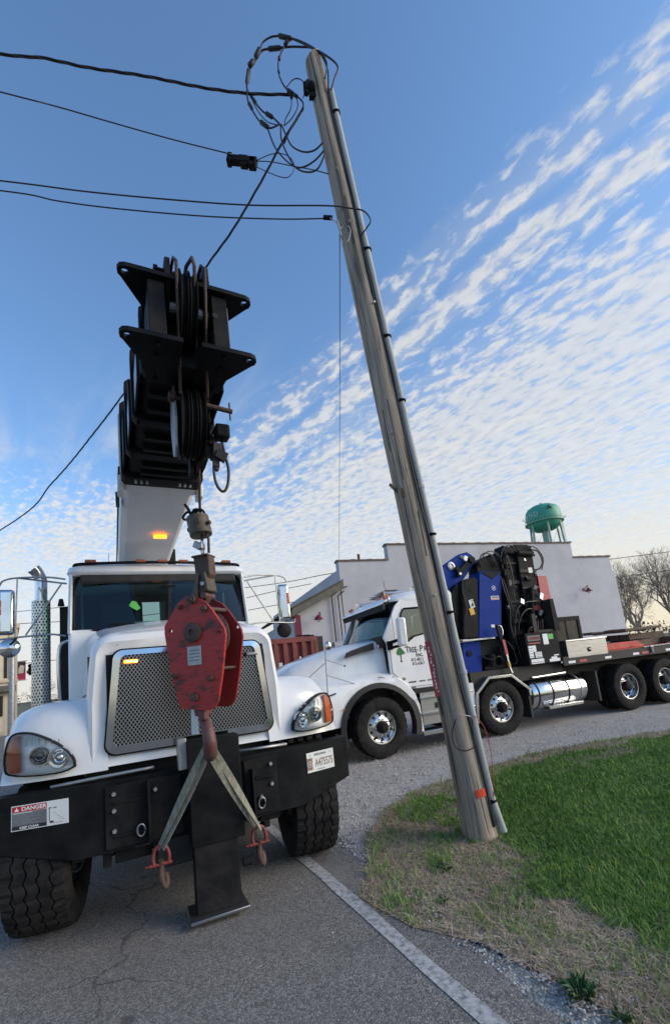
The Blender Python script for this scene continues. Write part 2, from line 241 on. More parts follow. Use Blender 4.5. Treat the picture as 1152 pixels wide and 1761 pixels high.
# ------------------------------------------------------------------ mesh helpers
class MB:
    def __init__(s): s.v = []; s.f = []
    def add(s, v, f):
        k = len(s.v); s.v += [tuple(x) for x in v]; s.f += [tuple(i+k for i in q_) for q_ in f]; return s
    def box(s, x0, x1, y0, y1, z0, z1):
        return s.add([(x, y, z) for z in (z0, z1) for y in (y0, y1) for x in (x0, x1)], [(0, 2, 3, 1), (4, 5, 7, 6), (0, 1, 5, 4), (2, 6, 7, 3), (0, 4, 6, 2), (1, 3, 7, 5)])
    def obox(s, c, size, rot=(0, 0, 0)):
        q_ = Euler(rot).to_matrix(); a, b, d = [x/2 for x in size]; c = Vector(c)
        vs = [c+q_@Vector((x, y, z)) for z in (-d, d) for y in (-b, b) for x in (-a, a)]
        return s.add(vs, [(0, 2, 3, 1), (4, 5, 7, 6), (0, 1, 5, 4), (2, 6, 7, 3), (0, 4, 6, 2), (1, 3, 7, 5)])
    def beam(s, p0, p1, a, b, upv=(0, 0, 1)):
        p0, p1 = Vector(p0), Vector(p1); d = (p1-p0).normalized(); sd_ = d.cross(Vector(upv)); sd_ = sd_.normalized() if sd_.length > 1e-4 else Vector((1, 0, 0)); u_ = sd_.cross(d)
        vs = [pp+sd_*sx*a/2+u_*sy*b/2 for pp in (p0, p1) for sx, sy in ((-1, -1), (1, -1), (1, 1), (-1, 1))]
        return s.add(vs, [(3, 2, 1, 0), (4, 5, 6, 7), (0, 1, 5, 4), (1, 2, 6, 5), (2, 3, 7, 6), (3, 0, 4, 7)])
    def tube(s, pts, r, n=8, cap=True):
        pts = [Vector(p_) for p_ in pts]; rs = r if isinstance(r, (list, tuple)) else [r]*len(pts); rings = []; ref = None
        for i, p_ in enumerate(pts):
            d = (pts[min(i+1, len(pts)-1)]-pts[max(i-1, 0)]).normalized()
            if ref is None: ref = d.orthogonal().normalized()
            ref = (ref-d*ref.dot(d)); ref = ref.normalized() if ref.length > 1e-5 else d.orthogonal().normalized(); b = d.cross(ref)
            rings.append([p_+(ref*math.cos(2*math.pi*k/n)+b*math.sin(2*math.pi*k/n))*rs[i] for k in range(n)])
        return s.loft(rings, cap)
    def loft(s, rings, cap=True, closed=True):
        n = len(rings[0]); vs = [p_ for r_ in rings for p_ in r_]; fs = []
        for i in range(len(rings)-1):
            for k in range(n if closed else n-1):
                a = i*n+k; b = i*n+(k+1) % n; fs.append((a, b, b+n, a+n))
        if cap is True: fs.append(tuple(range(n-1, -1, -1)))
        if cap: fs.append(tuple(range((len(rings)-1)*n, len(rings)*n)))
        return s.add(vs, fs)
    def cyl(s, p0, p1, r0_, r1_=None, n=16): return s.tube([p0, p1], [r0_, r0_ if r1_ is None else r1_], n)
    def prism(s, pts, ax, a, b):
        def P(u_, w_, h): return {'x': (h, u_, w_), 'y': (u_, h, w_), 'z': (u_, w_, h)}[ax]
        n = len(pts); vs = [P(x, y, a) for x, y in pts]+[P(x, y, b) for x, y in pts]
        return s.add(vs, [tuple(range(n)), tuple(range(2*n-1, n-1, -1))]+[(k, k+n, (k+1) % n+n, (k+1) % n) for k in range(n)])
    def lathe(s, prof, o=(0, 0, 0), ax='y', n=32, cap=False):
        o = Vector(o); rings = []
        for r_, h in prof:
            ring = []
            for k in range(n):
                a = 2*math.pi*k/n; c_, s_ = r_*math.cos(a), r_*math.sin(a)
                ring.append(o+Vector({'x': (h, c_, s_), 'y': (c_, h, s_), 'z': (c_, s_, h)}[ax]))
            rings.append(ring)
        return s.loft(rings, cap)
    def sphere(s, c, r, n=10, sc_=(1, 1, 1)):
        c = Vector(c); rings = []
        for i in range(1, n):
            a = math.pi*i/n; rings.append([c+Vector((r*math.sin(a)*math.cos(2*math.pi*k/(n*2))*sc_[0], r*math.sin(a)*math.sin(2*math.pi*k/(n*2))*sc_[1], r*math.cos(a)*sc_[2])) for k in range(n*2)])
        return s.loft(rings, True)
    def build(s, name, mt, parent=None, loc=None, smooth=None, bevel=0, rotz=None, seg=2, subd=0):
        me = bpy.data.meshes.new(name); me.from_pydata([tuple(v_) for v_ in s.v], [], s.f); me.validate()
        b_ = bmesh.new(); b_.from_mesh(me); bmesh.ops.recalc_face_normals(b_, faces=b_.faces); b_.to_mesh(me); b_.free()
        me.materials.append(M[mt] if isinstance(mt, str) else mt)
        o = bpy.data.objects.new(name, me); COL.objects.link(o)
        if parent is not None: o.parent = parent
        if loc is not None: o.location = loc
        if rotz is not None: o.rotation_euler = (0, 0, rotz)
        if smooth is not None:
            me.shade_smooth()
            if smooth < 180: me.set_sharp_from_angle(angle=R(smooth))
        if bevel:
            md = o.modifiers.new('bevel', 'BEVEL'); md.width = bevel; md.segments = seg; md.limit_method = 'ANGLE'; md.angle_limit = R(40)
            if smooth is None: me.shade_smooth(); me.set_sharp_from_angle(angle=R(50))
        if subd:
            md = o.modifiers.new('sub', 'SUBSURF'); md.levels = subd; md.render_levels = subd
        return o
def tag(o, label=None, cat=None, group=None, kind=None):
    if label: o['label'] = label
    if cat: o['category'] = cat
    if group: o['group'] = group
    if kind: o['kind'] = kind
    return o
def thing(name, loc, label, cat, rotz=0, group=None):
    o = bpy.data.objects.new(name, None); o.empty_display_size = .2; COL.objects.link(o); o.location = loc; o.rotation_euler = (0, 0, rotz)
    return tag(o, label, cat, group)
def copy_part(o, parent, loc=None, rot=None):
    c = o.copy(); COL.objects.link(c); c.parent = parent
    if loc is not None: c.location = loc
    if rot is not None: c.rotation_euler = rot
    for ch in list(o.children): copy_part(ch, c)
    return c
def curve(pts, n=8):
    """Catmull-Rom through the points"""
    P = [Vector(p_) for p_ in pts]; P = [P[0]*2-P[1]]+P+[P[-1]*2-P[-2]]; o_ = []
    for i in range(1, len(P)-2):
        for k in range(n):
            t = k/n; a, b, c_, d = P[i-1:i+3]
            o_.append(.5*((2*b)+(c_-a)*t+(2*a-5*b+4*c_-d)*t*t+(3*b-a-3*c_+d)*t**3))
    o_.append(P[-2]); return o_
def text(name, s_, size, mt, parent, loc, rot, xs=1., align='LEFT', thick=.0015, bold=0.):
    cu = bpy.data.curves.new('t', 'FONT'); cu.body = s_; cu.size = size; cu.extrude = thick; cu.align_x = align; cu.offset = bold; cu.resolution_u = 3
    to = bpy.data.objects.new('t', cu); COL.objects.link(to)
    me = bpy.data.meshes.new_from_object(to); bpy.data.objects.remove(to); bpy.data.curves.remove(cu)
    me.materials.clear(); me.materials.append(M[mt]); me.name = name
    o = bpy.data.objects.new(name, me); COL.objects.link(o); o.parent = parent; o.location = loc; o.rotation_euler = rot; o.scale = (xs, 1, 1); return o

def tyre_mesh(Rr, W, rim, name='tyre', n=120, zig=.008, lugs=True):
    """tyre round the y axis; treads are grooves in the mesh"""
    h = W/2
    prof = [(rim, -h*.72), (rim+.02, -h*.86), (rim+.06, -h*.97), ((Rr+rim)/2, -h*1.02), (Rr-.05, -h*.97), (Rr-.012, -h*.90)]
    gx = [-.55, -.18, .18, .55]
    for g_ in gx:
        w_ = .026
        prof += [(Rr, (g_-w_*1.3)*h), (Rr-.017, (g_-w_)*h), (Rr-.017, (g_+w_)*h), (Rr, (g_+w_*1.3)*h)]
    prof += [(Rr-.012, h*.90), (Rr-.05, h*.97), ((Rr+rim)/2, h*1.02), (rim+.06, h*.97), (rim+.02, h*.86), (rim, h*.72)]
    mb = MB(); rings = []
    for k in range(n):
        a = 2*math.pi*k/n; ring = []
        for i, (r_, y) in enumerate(prof):
            groove = 6 <= i < len(prof)-6
            yy = y+(zig if k % 4 < 2 else -zig)*(1 if groove else 0)
            rr = r_
            if lugs and (4 <= i <= 6 or len(prof)-7 <= i <= len(prof)-5) and k % 4 == 0: rr = r_-.014
            if lugs and groove and k % 4 == 2 and r_ == Rr: rr = r_-.008
            ring.append((rr*math.cos(a), yy, rr*math.sin(a)))
        rings.append(ring)
    rings.append(rings[0]); mb.loft(rings, cap=False, closed=False); return mb
def make_wheel(parent, x, y, z, Rr, W, rim, kind, mt='alu', rotz=0, steer_side=-1):
    """wheel facing local -y: wheel disc mesh > tyre, hub, lug nuts"""
    h = W/2
    if kind == 'steer': face = [(rim+.012, -h*.80), (rim+.012, -h*.72), (rim-.02, -h*.70), (rim-.035, -h*.50), (rim-.06, -h*.42), (rim*.62, -h*.60), (rim*.56, -h*.66), (rim*.36, -h*.66), (rim*.34, -h*.60), (.0, -h*.60)]
    else: face = [(rim+.012, -h*.80), (rim+.012, -h*.72), (rim-.02, -h*.70), (rim-.03, h*.15), (rim-.06, h*.30), (rim*.62, h*.18), (rim*.5, h*.12), (rim*.3, h*.12), (0, h*.12)]
    f = MB().lathe(face, n=40); f.lathe([(rim-.005, -h*.7), (rim-.03, 0), (rim-.005, h*.7)], n=32)
    wo = f.build('wheel', mt, parent, loc=(x, y, z), smooth=35, rotz=rotz)
    tyre_mesh(Rr, W, rim).build('tyre', 'rubber', wo, smooth=28)
    yy = -h*.66 if kind == 'steer' else h*.12
    hb = MB()
    if kind == 'steer': hb.lathe([(.105, yy+.01), (.105, yy-.05), (.085, yy-.075), (.06, yy-.08), (.055, yy-.10), (0, yy-.10)], n=20)
    else: hb.lathe([(.11, yy+.02), (.11, yy-.10), (.09, yy-.12), (.07, yy-.125), (.0, yy-.13)], n=20)
    hb.build('hub', 'blacksat', wo, smooth=35)
    nu = MB(); ho = MB()
    for k in range(10):
        a = 2*math.pi*k/10; c_, s_ = math.cos(a), math.sin(a)
        nu.cyl((c_*rim*.50, yy+.01, s_*rim*.50), (c_*rim*.50, yy-.035, s_*rim*.50), .014, .011, 6)
        a += .314; c_, s_ = math.cos(a), math.sin(a); rr = rim*.745
        y2 = (-h*.53) if kind == 'steer' else h*.235
        ho.cyl((c_*rr, y2-.016, s_*rr), (c_*rr, y2+.03, s_*rr), .020, .020, 10)
    tag(nu.build('lug_nuts', 'steel', wo, smooth=35), kind='stuff'); tag(ho.build('hand_holes', 'darkgap', wo), kind='stuff')
    return wo

# ------------------------------------------------------------------ ground, road, lot, verge
def sheet(name, pts, z, mt, label=None, kind='structure', sub=0):
    mb = MB(); mb.add([(x, y, z) for x, y in pts], [tuple(range(len(pts)))]); o = mb.build(name, mt); tag(o, label, kind=kind); return o
M['gravel'] = speckle('crushed_limestone', (.40, .375, .345), (.60, .57, .53), (.23, .215, .20), 62, .55, .8, .35, (.28, .265, .245))
M['asphalt'] = speckle('worn_asphalt', (.185, .170, .152), (.32, .30, .275), (.105, .098, .09), 110, .8, .4, .45, (.125, .118, .112))
def add_cracks(mt, base_scale=.55):
    t = mt.node_tree; b = t.nodes['Principled BSDF']; src = b.inputs['Base Color'].links[0].from_socket; c = t.nodes.new('ShaderNodeTexCoord')
    n = t.nodes.new('ShaderNodeTexNoise'); n.inputs['Scale'].default_value = 2.2; n.inputs['Detail'].default_value = 5; t.links.new(c.outputs['Object'], n.inputs[0])
    ad = t.nodes.new('ShaderNodeMixRGB'); ad.blend_type = 'ADD'; ad.inputs[0].default_value = .55; t.links.new(c.outputs['Object'], ad.inputs[1]); t.links.new(n.outputs['Color'], ad.inputs[2])
    vo = t.nodes.new('ShaderNodeTexVoronoi'); vo.feature = 'DISTANCE_TO_EDGE'; vo.inputs['Scale'].default_value = base_scale; t.links.new(ad.outputs[0], vo.inputs['Vector'])
    mr = t.nodes.new('ShaderNodeMapRange'); t.links.new(vo.outputs['Distance'], mr.inputs[0]); mr.inputs[1].default_value = .001; mr.inputs[2].default_value = .0055; mr.inputs[3].default_value = .72; mr.inputs[4].default_value = 0
    n2 = t.nodes.new('ShaderNodeTexNoise'); n2.inputs['Scale'].default_value = .8; n2.inputs['Detail'].default_value = 4; t.links.new(c.outputs['Object'], n2.inputs[0])
    m2 = t.nodes.new('ShaderNodeMapRange'); t.links.new(n2.outputs[0], m2.inputs[0]); m2.inputs[1].default_value = .46; m2.inputs[2].default_value = .56
    mm = t.nodes.new('ShaderNodeMath'); mm.operation = 'MULTIPLY'; t.links.new(mr.outputs[0], mm.inputs[0]); t.links.new(m2.outputs[0], mm.inputs[1])
    mi = t.nodes.new('ShaderNodeMix'); mi.data_type = 'RGBA'; t.links.new(mm.outputs[0], mi.inputs[0]); t.links.new(src, mi.inputs[6]); mi.inputs[7].default_value = (.04, .038, .036, 1)
    # oil drips and dusty patches
    n3 = t.nodes.new('ShaderNodeTexNoise'); n3.inputs['Scale'].default_value = 1.7; n3.inputs['Detail'].default_value = 7; n3.inputs['Roughness'].default_value = .7; t.links.new(c.outputs['Object'], n3.inputs[0])
    m3 = t.nodes.new('ShaderNodeMapRange'); t.links.new(n3.outputs[0], m3.inputs[0]); m3.inputs[1].default_value = .52; m3.inputs[2].default_value = .70; m3.inputs[4].default_value = .55
    m4 = t.nodes.new('ShaderNodeMix'); m4.data_type = 'RGBA'; t.links.new(m3.outputs[0], m4.inputs[0]); t.links.new(mi.outputs[2], m4.inputs[6]); m4.inputs[7].default_value = (.24, .225, .20, 1)
    n5 = t.nodes.new('ShaderNodeTexNoise'); n5.inputs['Scale'].default_value = 3.4; n5.inputs['Detail'].default_value = 3; t.links.new(c.outputs['Object'], n5.inputs[0])
    m5 = t.nodes.new('ShaderNodeMapRange'); t.links.new(n5.outputs[0], m5.inputs[0]); m5.inputs[1].default_value = .66; m5.inputs[2].default_value = .72; m5.inputs[4].default_value = .6
    m6 = t.nodes.new('ShaderNodeMix'); m6.data_type = 'RGBA'; t.links.new(m5.outputs[0], m6.inputs[0]); t.links.new(m4.outputs[2], m6.inputs[6]); m6.inputs[7].default_value = (.05, .048, .046, 1)
    t.links.new(m6.outputs[2], b.inputs['Base Color'])
add_cracks(M['asphalt'])
M['soil'] = speckle('verge_soil', (.26, .195, .14), (.42, .34, .255), (.12, .09, .065), 45, 1.4, .9, .5, (.14, .14, .08))
M['farland'] = speckle('far_ground', (.13, .125, .085), (.18, .165, .12), (.07, .075, .045), 3, .05, .2, .5, (.10, .12, .06))
sheet('ground', [(-900, -300), (900, -300), (900, 1500), (-900, 1500)], -.03, 'farland', 'dry flat ground reaching out to the horizon')
sheet('gravel_lot', [(-30, -14), (60, -14), (60, 15.5), (15, 60), (-30, 60)], -.012, 'gravel', 'pale crushed limestone lot under the parked flatbed truck')
D = Vector((.452, -.892)); Nn = Vector((.892, .452)); P_ = Vector((-.34, 3.9))     # white edge line and its normal
def rp(al, ac): q_ = P_+D*al+Nn*ac; return (q_.x, q_.y)
edge = [rp(18-.45*i, .36+.07*math.sin(i*1.7)+.06*math.sin(i*.63+1)+random.uniform(-.04, .04)) for i in range(135)]
sheet('road', [rp(-42, -7.4), rp(18, -7.4)]+edge, 0, 'asphalt', 'worn grey asphalt street crossing the lower left')
mb = MB()
for i in range(150):
    a0 = 14-.35*i; j = lambda: random.uniform(-.006, .006)
    if i == 0: l0, l1 = rp(a0, -.050), rp(a0, .050)
    a1 = a0-.35; m0, m1 = rp(a1, -.050+j()), rp(a1, .050+j())
    mb.add([(*l0, .004), (*l1, .004), (*m1, .004), (*m0, .004)], [(0, 1, 2, 3)]); l0, l1 = m0, m1
tag(mb.build('road_line', 'road_line'), 'worn white edge line along the right side of the asphalt', kind='structure')
verge = [(-.02, 3.45), (.0, 4.21), (.21, 5.23), (.62, 5.87), (1.42, 6.42), (1.93, 6.78), (2.6, 7.18), (3.68, 7.54), (5.37, 7.9), (9, 8.9), (16, 11), (16, -12), (8.6, -12), (1.25, 1.95), (.92, 2.38), (.62, 2.85), (.30, 3.1)]
vj = []
for i, a in enumerate(verge):
    b = verge[(i+1) % len(verge)]; L_ = math.dist(a, b); n_ = max(1, int(L_/.25)) if L_ < 5 else 4
    for k in range(n_):
        t = k/n_; vj.append((a[0]+(b[0]-a[0])*t+random.uniform(-.06, .06), a[1]+(b[1]-a[1])*t+random.uniform(-.06, .06)))
sheet('lawn', vj, .004, 'soil', 'grassy verge with bare brown soil round the foot of the pole')
def inside(pts, x, y):
    r_ = np.zeros(x.shape, bool); n = len(pts); j = n-1
    for i in range(n):
        xi, yi = pts[i]; xj, yj = pts[j]
        c_ = ((yi > y) != (yj > y)) & (x < (xj-xi)*(y-yi)/(yj-yi+1e-12)+xi); r_ ^= c_; j = i
    return r_
def vnoise(x, y, s, seed):
    r_ = np.random.default_rng(seed).random((64, 64)); X = x*s+200.3; Y = y*s+200.7; xi = np.floor(X).astype(int); yi = np.floor(Y).astype(int); fx = X-xi; fy = Y-yi
    fx = fx*fx*(3-2*fx); fy = fy*fy*(3-2*fy); g_ = lambda a, b: r_[a % 64, b % 64]
    return (g_(xi, yi)*(1-fx)+g_(xi+1, yi)*fx)*(1-fy)+(g_(xi, yi+1)*(1-fx)+g_(xi+1, yi+1)*fx)*fy
GREEN = [[(1.12, 4.29), (1.25, 5.3), (1.6, 6.15), (2.59, 6.75), (5.06, 7.5), (12, 9.4), (15, 9), (15, -10), (5, -4), (2.3, 1.4), (1.51, 2.59), (1.41, 2.87), (1.31, 3.08), (1.17, 3.41), (1.17, 3.85)],
         [(.4, 5.17), (.6, 5.71), (1.07, 5.63), (1.11, 5.23), (.89, 4.83), (.58, 4.78)], [(.63, 4.58), (1.04, 4.96), (1.0, 4.32), (.79, 4.18)], [(.57, 3.64), (.67, 3.92), (.78, 3.89), (.73, 3.6)]]
BROWN = [[(3.06, 6.51), (3.91, 7.13), (4.17, 6.73), (3.48, 6.29), (2.47, 5.8)]]
def blades(name, n, dens_fn, hgt, wid, lean, mt, label, area=(-.2, 7.5, 1.6, 8.8)):
    x = rng.uniform(area[0], area[1], n); y = rng.uniform(area[2], area[3], n)
    dist = np.hypot(x, y); keep = rng.random(n) < np.clip((3.6/dist)**1.6, .12, 1)
    x, y, dist = x[keep], y[keep], dist[keep]
    k = inside(vj, x, y) & (rng.random(x.size) < dens_fn(x, y)); x, y, dist = x[k], y[k], dist[k]; n = x.size
    sc_ = np.clip(dist/3.6, 1, 2.0)**.8
    a = rng.uniform(0, 2*np.pi, n); h = rng.uniform(hgt*.45, hgt, n)*(.75+.5*vnoise(x, y, 2.2, 5)); wv = wid*rng.uniform(.7, 1.2, n)*sc_; b = rng.uniform(0, 2*np.pi, n); ln = rng.uniform(lean*.3, lean, n)*h
    dx, dy = np.cos(a)*wv/2, np.sin(a)*wv/2; lx, ly = np.cos(b)*ln, np.sin(b)*ln; z = np.full(n, .004)
    hh = h/np.sqrt(1+(ln/h)**2)
    V = np.stack([np.stack([x-dx, y-dy, z], 1), np.stack([x+dx, y+dy, z], 1), np.stack([x+lx*.35+dx*.7, y+ly*.35+dy*.7, z+hh*.6], 1), np.stack([x+lx*.35-dx*.7, y+ly*.35-dy*.7, z+hh*.6], 1), np.stack([x+lx, y+ly, z+hh], 1)], 1).reshape(-1, 3)
    me = bpy.data.meshes.new(name); me.vertices.add(n*5); me.vertices.foreach_set('co', V.astype(np.float32).ravel())
    idx = (np.arange(n)[:, None]*5+np.array([0, 1, 2, 3, 3, 2, 4])).ravel(); me.loops.add(n*7); me.loops.foreach_set('vertex_index', idx.astype(np.int32))
    me.polygons.add(n*2); ls = (np.arange(n)[:, None]*7+np.array([0, 4])).ravel(); me.polygons.foreach_set('loop_start', ls.astype(np.int32)); me.update(calc_edges=True)
    ca = me.color_attributes.new('tone', 'FLOAT_COLOR', 'POINT'); tn = np.repeat(np.clip(rng.random(n)*.6+.65*vnoise(x, y, 1.6, 31)-.15+.25*(vnoise(x, y, 7, 33)-.5), 0, 1), 5); c4 = np.stack([tn, tn, tn, np.ones_like(tn)], 1); ca.data.foreach_set('color', c4.astype(np.float32).ravel())
    me.materials.append(mt); o = bpy.data.objects.new(name, me); COL.objects.link(o); tag(o, label, 'grass', kind='stuff'); return o
def blade_mat(name, c1, c2, c3):
    mt = bpy.data.materials.new(name); mt.use_nodes = True; t = mt.node_tree; b = t.nodes['Principled BSDF']; b.inputs['Roughness'].default_value = .6; b.inputs['Specular IOR Level'].default_value = .2
    at = t.nodes.new('ShaderNodeAttribute'); at.attribute_name = 'tone'; rp_ = t.nodes.new('ShaderNodeValToRGB'); t.links.new(at.outputs['Fac'], rp_.inputs[0])
    rp_.color_ramp.elements[0].color = (*c1, 1); rp_.color_ramp.elements[1].color = (*c3, 1); e = rp_.color_ramp.elements.new(.5); e.color = (*c2, 1)
    t.links.new(rp_.outputs[0], b.inputs['Base Color']); b.inputs['Subsurface Weight'].default_value = 0
    return mt
def dgreen(x, y):
    jx = (vnoise(x, y, 3.1, 1)-.5)*.42+(vnoise(x, y, 11, 6)-.5)*.22; jy = (vnoise(x, y, 3.3, 2)-.5)*.42+(vnoise(x, y, 12, 7)-.5)*.22; g_ = np.zeros(x.shape)
    for i, P in enumerate(GREEN): g_ = np.maximum(g_, inside(P, x+jx, y+jy)*(1 if i == 0 else .75))
    for P in BROWN: g_ = np.where(inside(P, x+jx, y+jy), .12, g_)
    return np.clip(np.maximum(g_*(.80+.4*vnoise(x, y, 1.3, 3)), .07+.2*(vnoise(x, y, 4, 9) > .62)), 0, 1)
blades('grass', 620000, dgreen, .062, .0060, .95, blade_mat('grass_blade', (.085, .175, .030), (.145, .275, .045), (.27, .36, .10)), 'short green lawn grass growing beside the pole')
def dtuft(x, y): return ((dgreen(x, y) > .3)*(vnoise(x, y, 2.9, 41) > .62)*.5+(dgreen(x, y) <= .3)*(vnoise(x, y, 5, 42) > .74)*.5)
blades('grass_tufts', 60000, dtuft, .115, .0062, .6, blade_mat('tuft_blade', (.06, .15, .03), (.12, .26, .05), (.24, .34, .11)), 'longer uneven grass tufts scattered over lawn and bare soil')
def dstraw(x, y): return np.clip(.75*(1-.85*(dgreen(x, y) > .45)), 0, 1)*np.where(vnoise(x, y, 2.5, 21) > .3, 1, .35)
blades('dry_grass', 170000, dstraw, .085, .0042, 3.2, blade_mat('dry_grass_blade', (.21, .15, .10), (.40, .30, .215), (.56, .46, .35)), 'dry tan dead grass lying between lawn and road edge', area=(-.2, 5, 1.6, 8))
tp = []
G0 = [g_ for g_ in GREEN[0]]
for i, a in enumerate(G0):
    b = G0[(i+1) % len(G0)]; L_ = math.dist(a, b); n_ = max(1, int(L_/.08)) if L_ < 3 else 6
    for k in range(n_):
        t_ = k/n_; tp.append((a[0]+(b[0]-a[0])*t_+random.uniform(-.05, .05)+.08, a[1]+(b[1]-a[1])*t_+random.uniform(-.05, .05)))
M['turf'] = speckle('turf_soil', (.075, .11, .04), (.14, .16, .07), (.04, .06, .025), 60, 2.5, .8, .35, (.12, .10, .06))
sheet('turf', tp, .008, 'turf', 'dark mossy turf under the green lawn grass')
# loose stones on lot and shoulder
def stones(name, n, fn, s0, s1, label, area):
    x = rng.uniform(area[0], area[1], n); y = rng.uniform(area[2], area[3], n); k = fn(x, y); x, y = x[k], y[k]; n = x.size
    base = np.array([(1, 0, 0), (-.9, .1, 0), (0, 1, 0), (.1, -.9, 0), (.1, 0, .7), (0, .1, -.5)]); F = np.array([(0, 2, 4), (2, 1, 4), (1, 3, 4), (3, 0, 4), (2, 0, 5), (1, 2, 5), (3, 1, 5), (0, 3, 5)])
    s_ = rng.uniform(s0, s1, n); a = rng.uniform(0, 6.28, n); st = rng.uniform(.7, 1.4, (n, 3)); jit = rng.uniform(-.25, .25, (n, 6, 3))
    B = (base[None]+jit)*s_[:, None, None]*st[:, None, :]; c_, s2 = np.cos(a)[:, None], np.sin(a)[:, None]
    X = B[..., 0]*c_-B[..., 1]*s2+x[:, None]; Y = B[..., 0]*s2+B[..., 1]*c_+y[:, None]; Z = B[..., 2]+s_[:, None]*.25
    V = np.stack([X, Y, Z], 2).reshape(-1, 3); me = bpy.data.meshes.new(name); me.vertices.add(n*6); me.vertices.foreach_set('co', V.astype(np.float32).ravel())
    idx = (np.arange(n)[:, None, None]*6+F[None]).ravel(); me.loops.add(idx.size); me.loops.foreach_set('vertex_index', idx.astype(np.int32)); me.polygons.add(n*8); me.polygons.foreach_set('loop_start', (np.arange(n*8)*3).astype(np.int32)); me.update(calc_edges=True)
    ca = me.color_attributes.new('tone', 'FLOAT_COLOR', 'POINT'); tn = np.repeat(rng.random(n), 6); ca.data.foreach_set('color', np.stack([tn, tn, tn, np.ones_like(tn)], 1).astype(np.float32).ravel())
    me.materials.append(STM); o = bpy.data.objects.new(name, me); COL.objects.link(o); tag(o, label, 'stones', kind='stuff')
STM = blade_mat('limestone_chip', (.18, .175, .17), (.40, .39, .38), (.60, .59, .57))
def along(x, y): return (x-P_.x)*Nn.x+(y-P_.y)*Nn.y
ve = lambda x, y: inside(vj, x, y)
stones('gravel', 42000, lambda x, y: (~ve(x, y)) & (along(x, y) > .34) & (rng.random(x.size) < np.clip((4/np.hypot(x, y))**1.5, .2, 1)), .006, .015, 'loose pale limestone chips of the lot and road shoulder', (-1.5, 6, 1.3, 9.5))
stones('shoulder_gravel', 9000, lambda x, y: (along(x, y) > .25) & (along(x, y) < .95) & (y < 3.6) & (rng.random(x.size) < np.clip(1.3-np.abs(along(x, y)-.55)*2.2, 0, 1)) & (dgreen(x, y) < .5), .004, .0125, 'pale limestone chips along the road shoulder at the lower right', (-.2, 2.6, 1.3, 3.6))
stones('grit', 1600, lambda x, y: (~ve(x, y)) & (along(x, y) < .40) & (along(x, y) > -.6) & (rng.random(x.size) < np.exp(-np.abs(along(x, y)-.35)*5)), .003, .008, 'small stones strewn over the asphalt edge', (-1.5, 2, 1.3, 6))
stones('verge_stones', 1500, lambda x, y: ve(x, y) & (dgreen(x, y) < .3), .004, .012, 'small pale stones in the bare verge soil', (-.2, 4, 1.6, 8))
# weeds
def weed(x, y, n, s_, label):
    mb = MB()
    for k in range(n):
        a = random.uniform(0, 6.28); l = s_*random.uniform(.5, 1); b = Vector((math.cos(a), math.sin(a), 0)); c_ = Vector((-b.y, b.x, 0)); h = l*random.uniform(.35, .9); wd = l*.16
        o_ = b*random.uniform(0, s_*.3)
        mb.add([o_, o_+b*l*.5+c_*wd+Vector((0, 0, h*.7)), o_+b*l+Vector((0, 0, h*.8)), o_+b*l*.5-c_*wd+Vector((0, 0, h*.7))], [(0, 1, 2), (0, 2, 3)])
    o = mb.build('weed_plant', WM); o.location = (x, y, .004); tag(o, label, 'weed', 'weeds in the verge')
WM = mat('weed_leaf', (.045, .11, .025), .6, var=.4, vscale=30)
weed(.93, 2.36, 70, .085, 'largest bright green weed in the gravel at the bottom right')
weed(1.02, 2.20, 26, .055, 'small weed in the gravel just below the largest weed')
weed(.62, 3.75, 45, .07, 'green weed tuft in the brown soil left of the pole foot')
weed(.50, 3.30, 24, .05, 'small weed in the dry grass beside the white road line')

# ================================================================== white boom truck (local: x to picture right, y towards its tail, z up)
T1 = thing('crane_truck', (-1.16, 3.49, 0), 'white boom truck facing the camera with mesh grille, black bumper and raised crane boom', 'crane truck', R(25.5))
def hood_ring(y, w_, zt, zb, cr_, crown=.05, n=12):
    """closed outline in the x-z plane: flat sides, rounded shoulders, crowned top"""
    pts = [(-w_*1.05, zb), (-w_*1.045, (zb+zt)/2)]
    for k in range(n+1):
        a = math.pi-(math.pi/2)*k/n; pts.append((-w_+cr_+cr_*math.cos(a), zt-cr_+cr_*math.sin(a)))
    for k in range(1, 8): x_ = (-w_+cr_)+(2*w_-2*cr_)*k/8; pts.append((x_, zt+crown*(1-(x_/(w_-cr_))**2)))
    for k in range(n+1):
        a = math.pi/2-(math.pi/2)*k/n; pts.append((w_-cr_+cr_*math.cos(a), zt-cr_+cr_*math.sin(a)))
    pts += [(w_*1.045, (zb+zt)/2), (w_*1.05, zb)]
    return [(x_, y, z_) for x_, z_ in pts]
hb = MB()
st = [(.155, .60, 1.93, 1.13, .06, .0), (.13, .665, 1.995, 1.095, .12, .01), (.145, .69, 2.03, 1.09, .15, .015), (.19, .705, 2.058, 1.09, .17, .02), (.30, .715, 2.085, 1.09, .18, .03), (.6, .73, 2.135, 1.09, .19, .045), (1.0, .76, 2.20, 1.09, .19, .055), (1.28, .80, 2.245, 1.09, .19, .055), (1.42, .82, 2.25, 1.09, .17, .05)]
hb.loft([hood_ring(*a) for a in st], cap=True)
hood = hb.build('hood', 'white', T1, smooth=40)
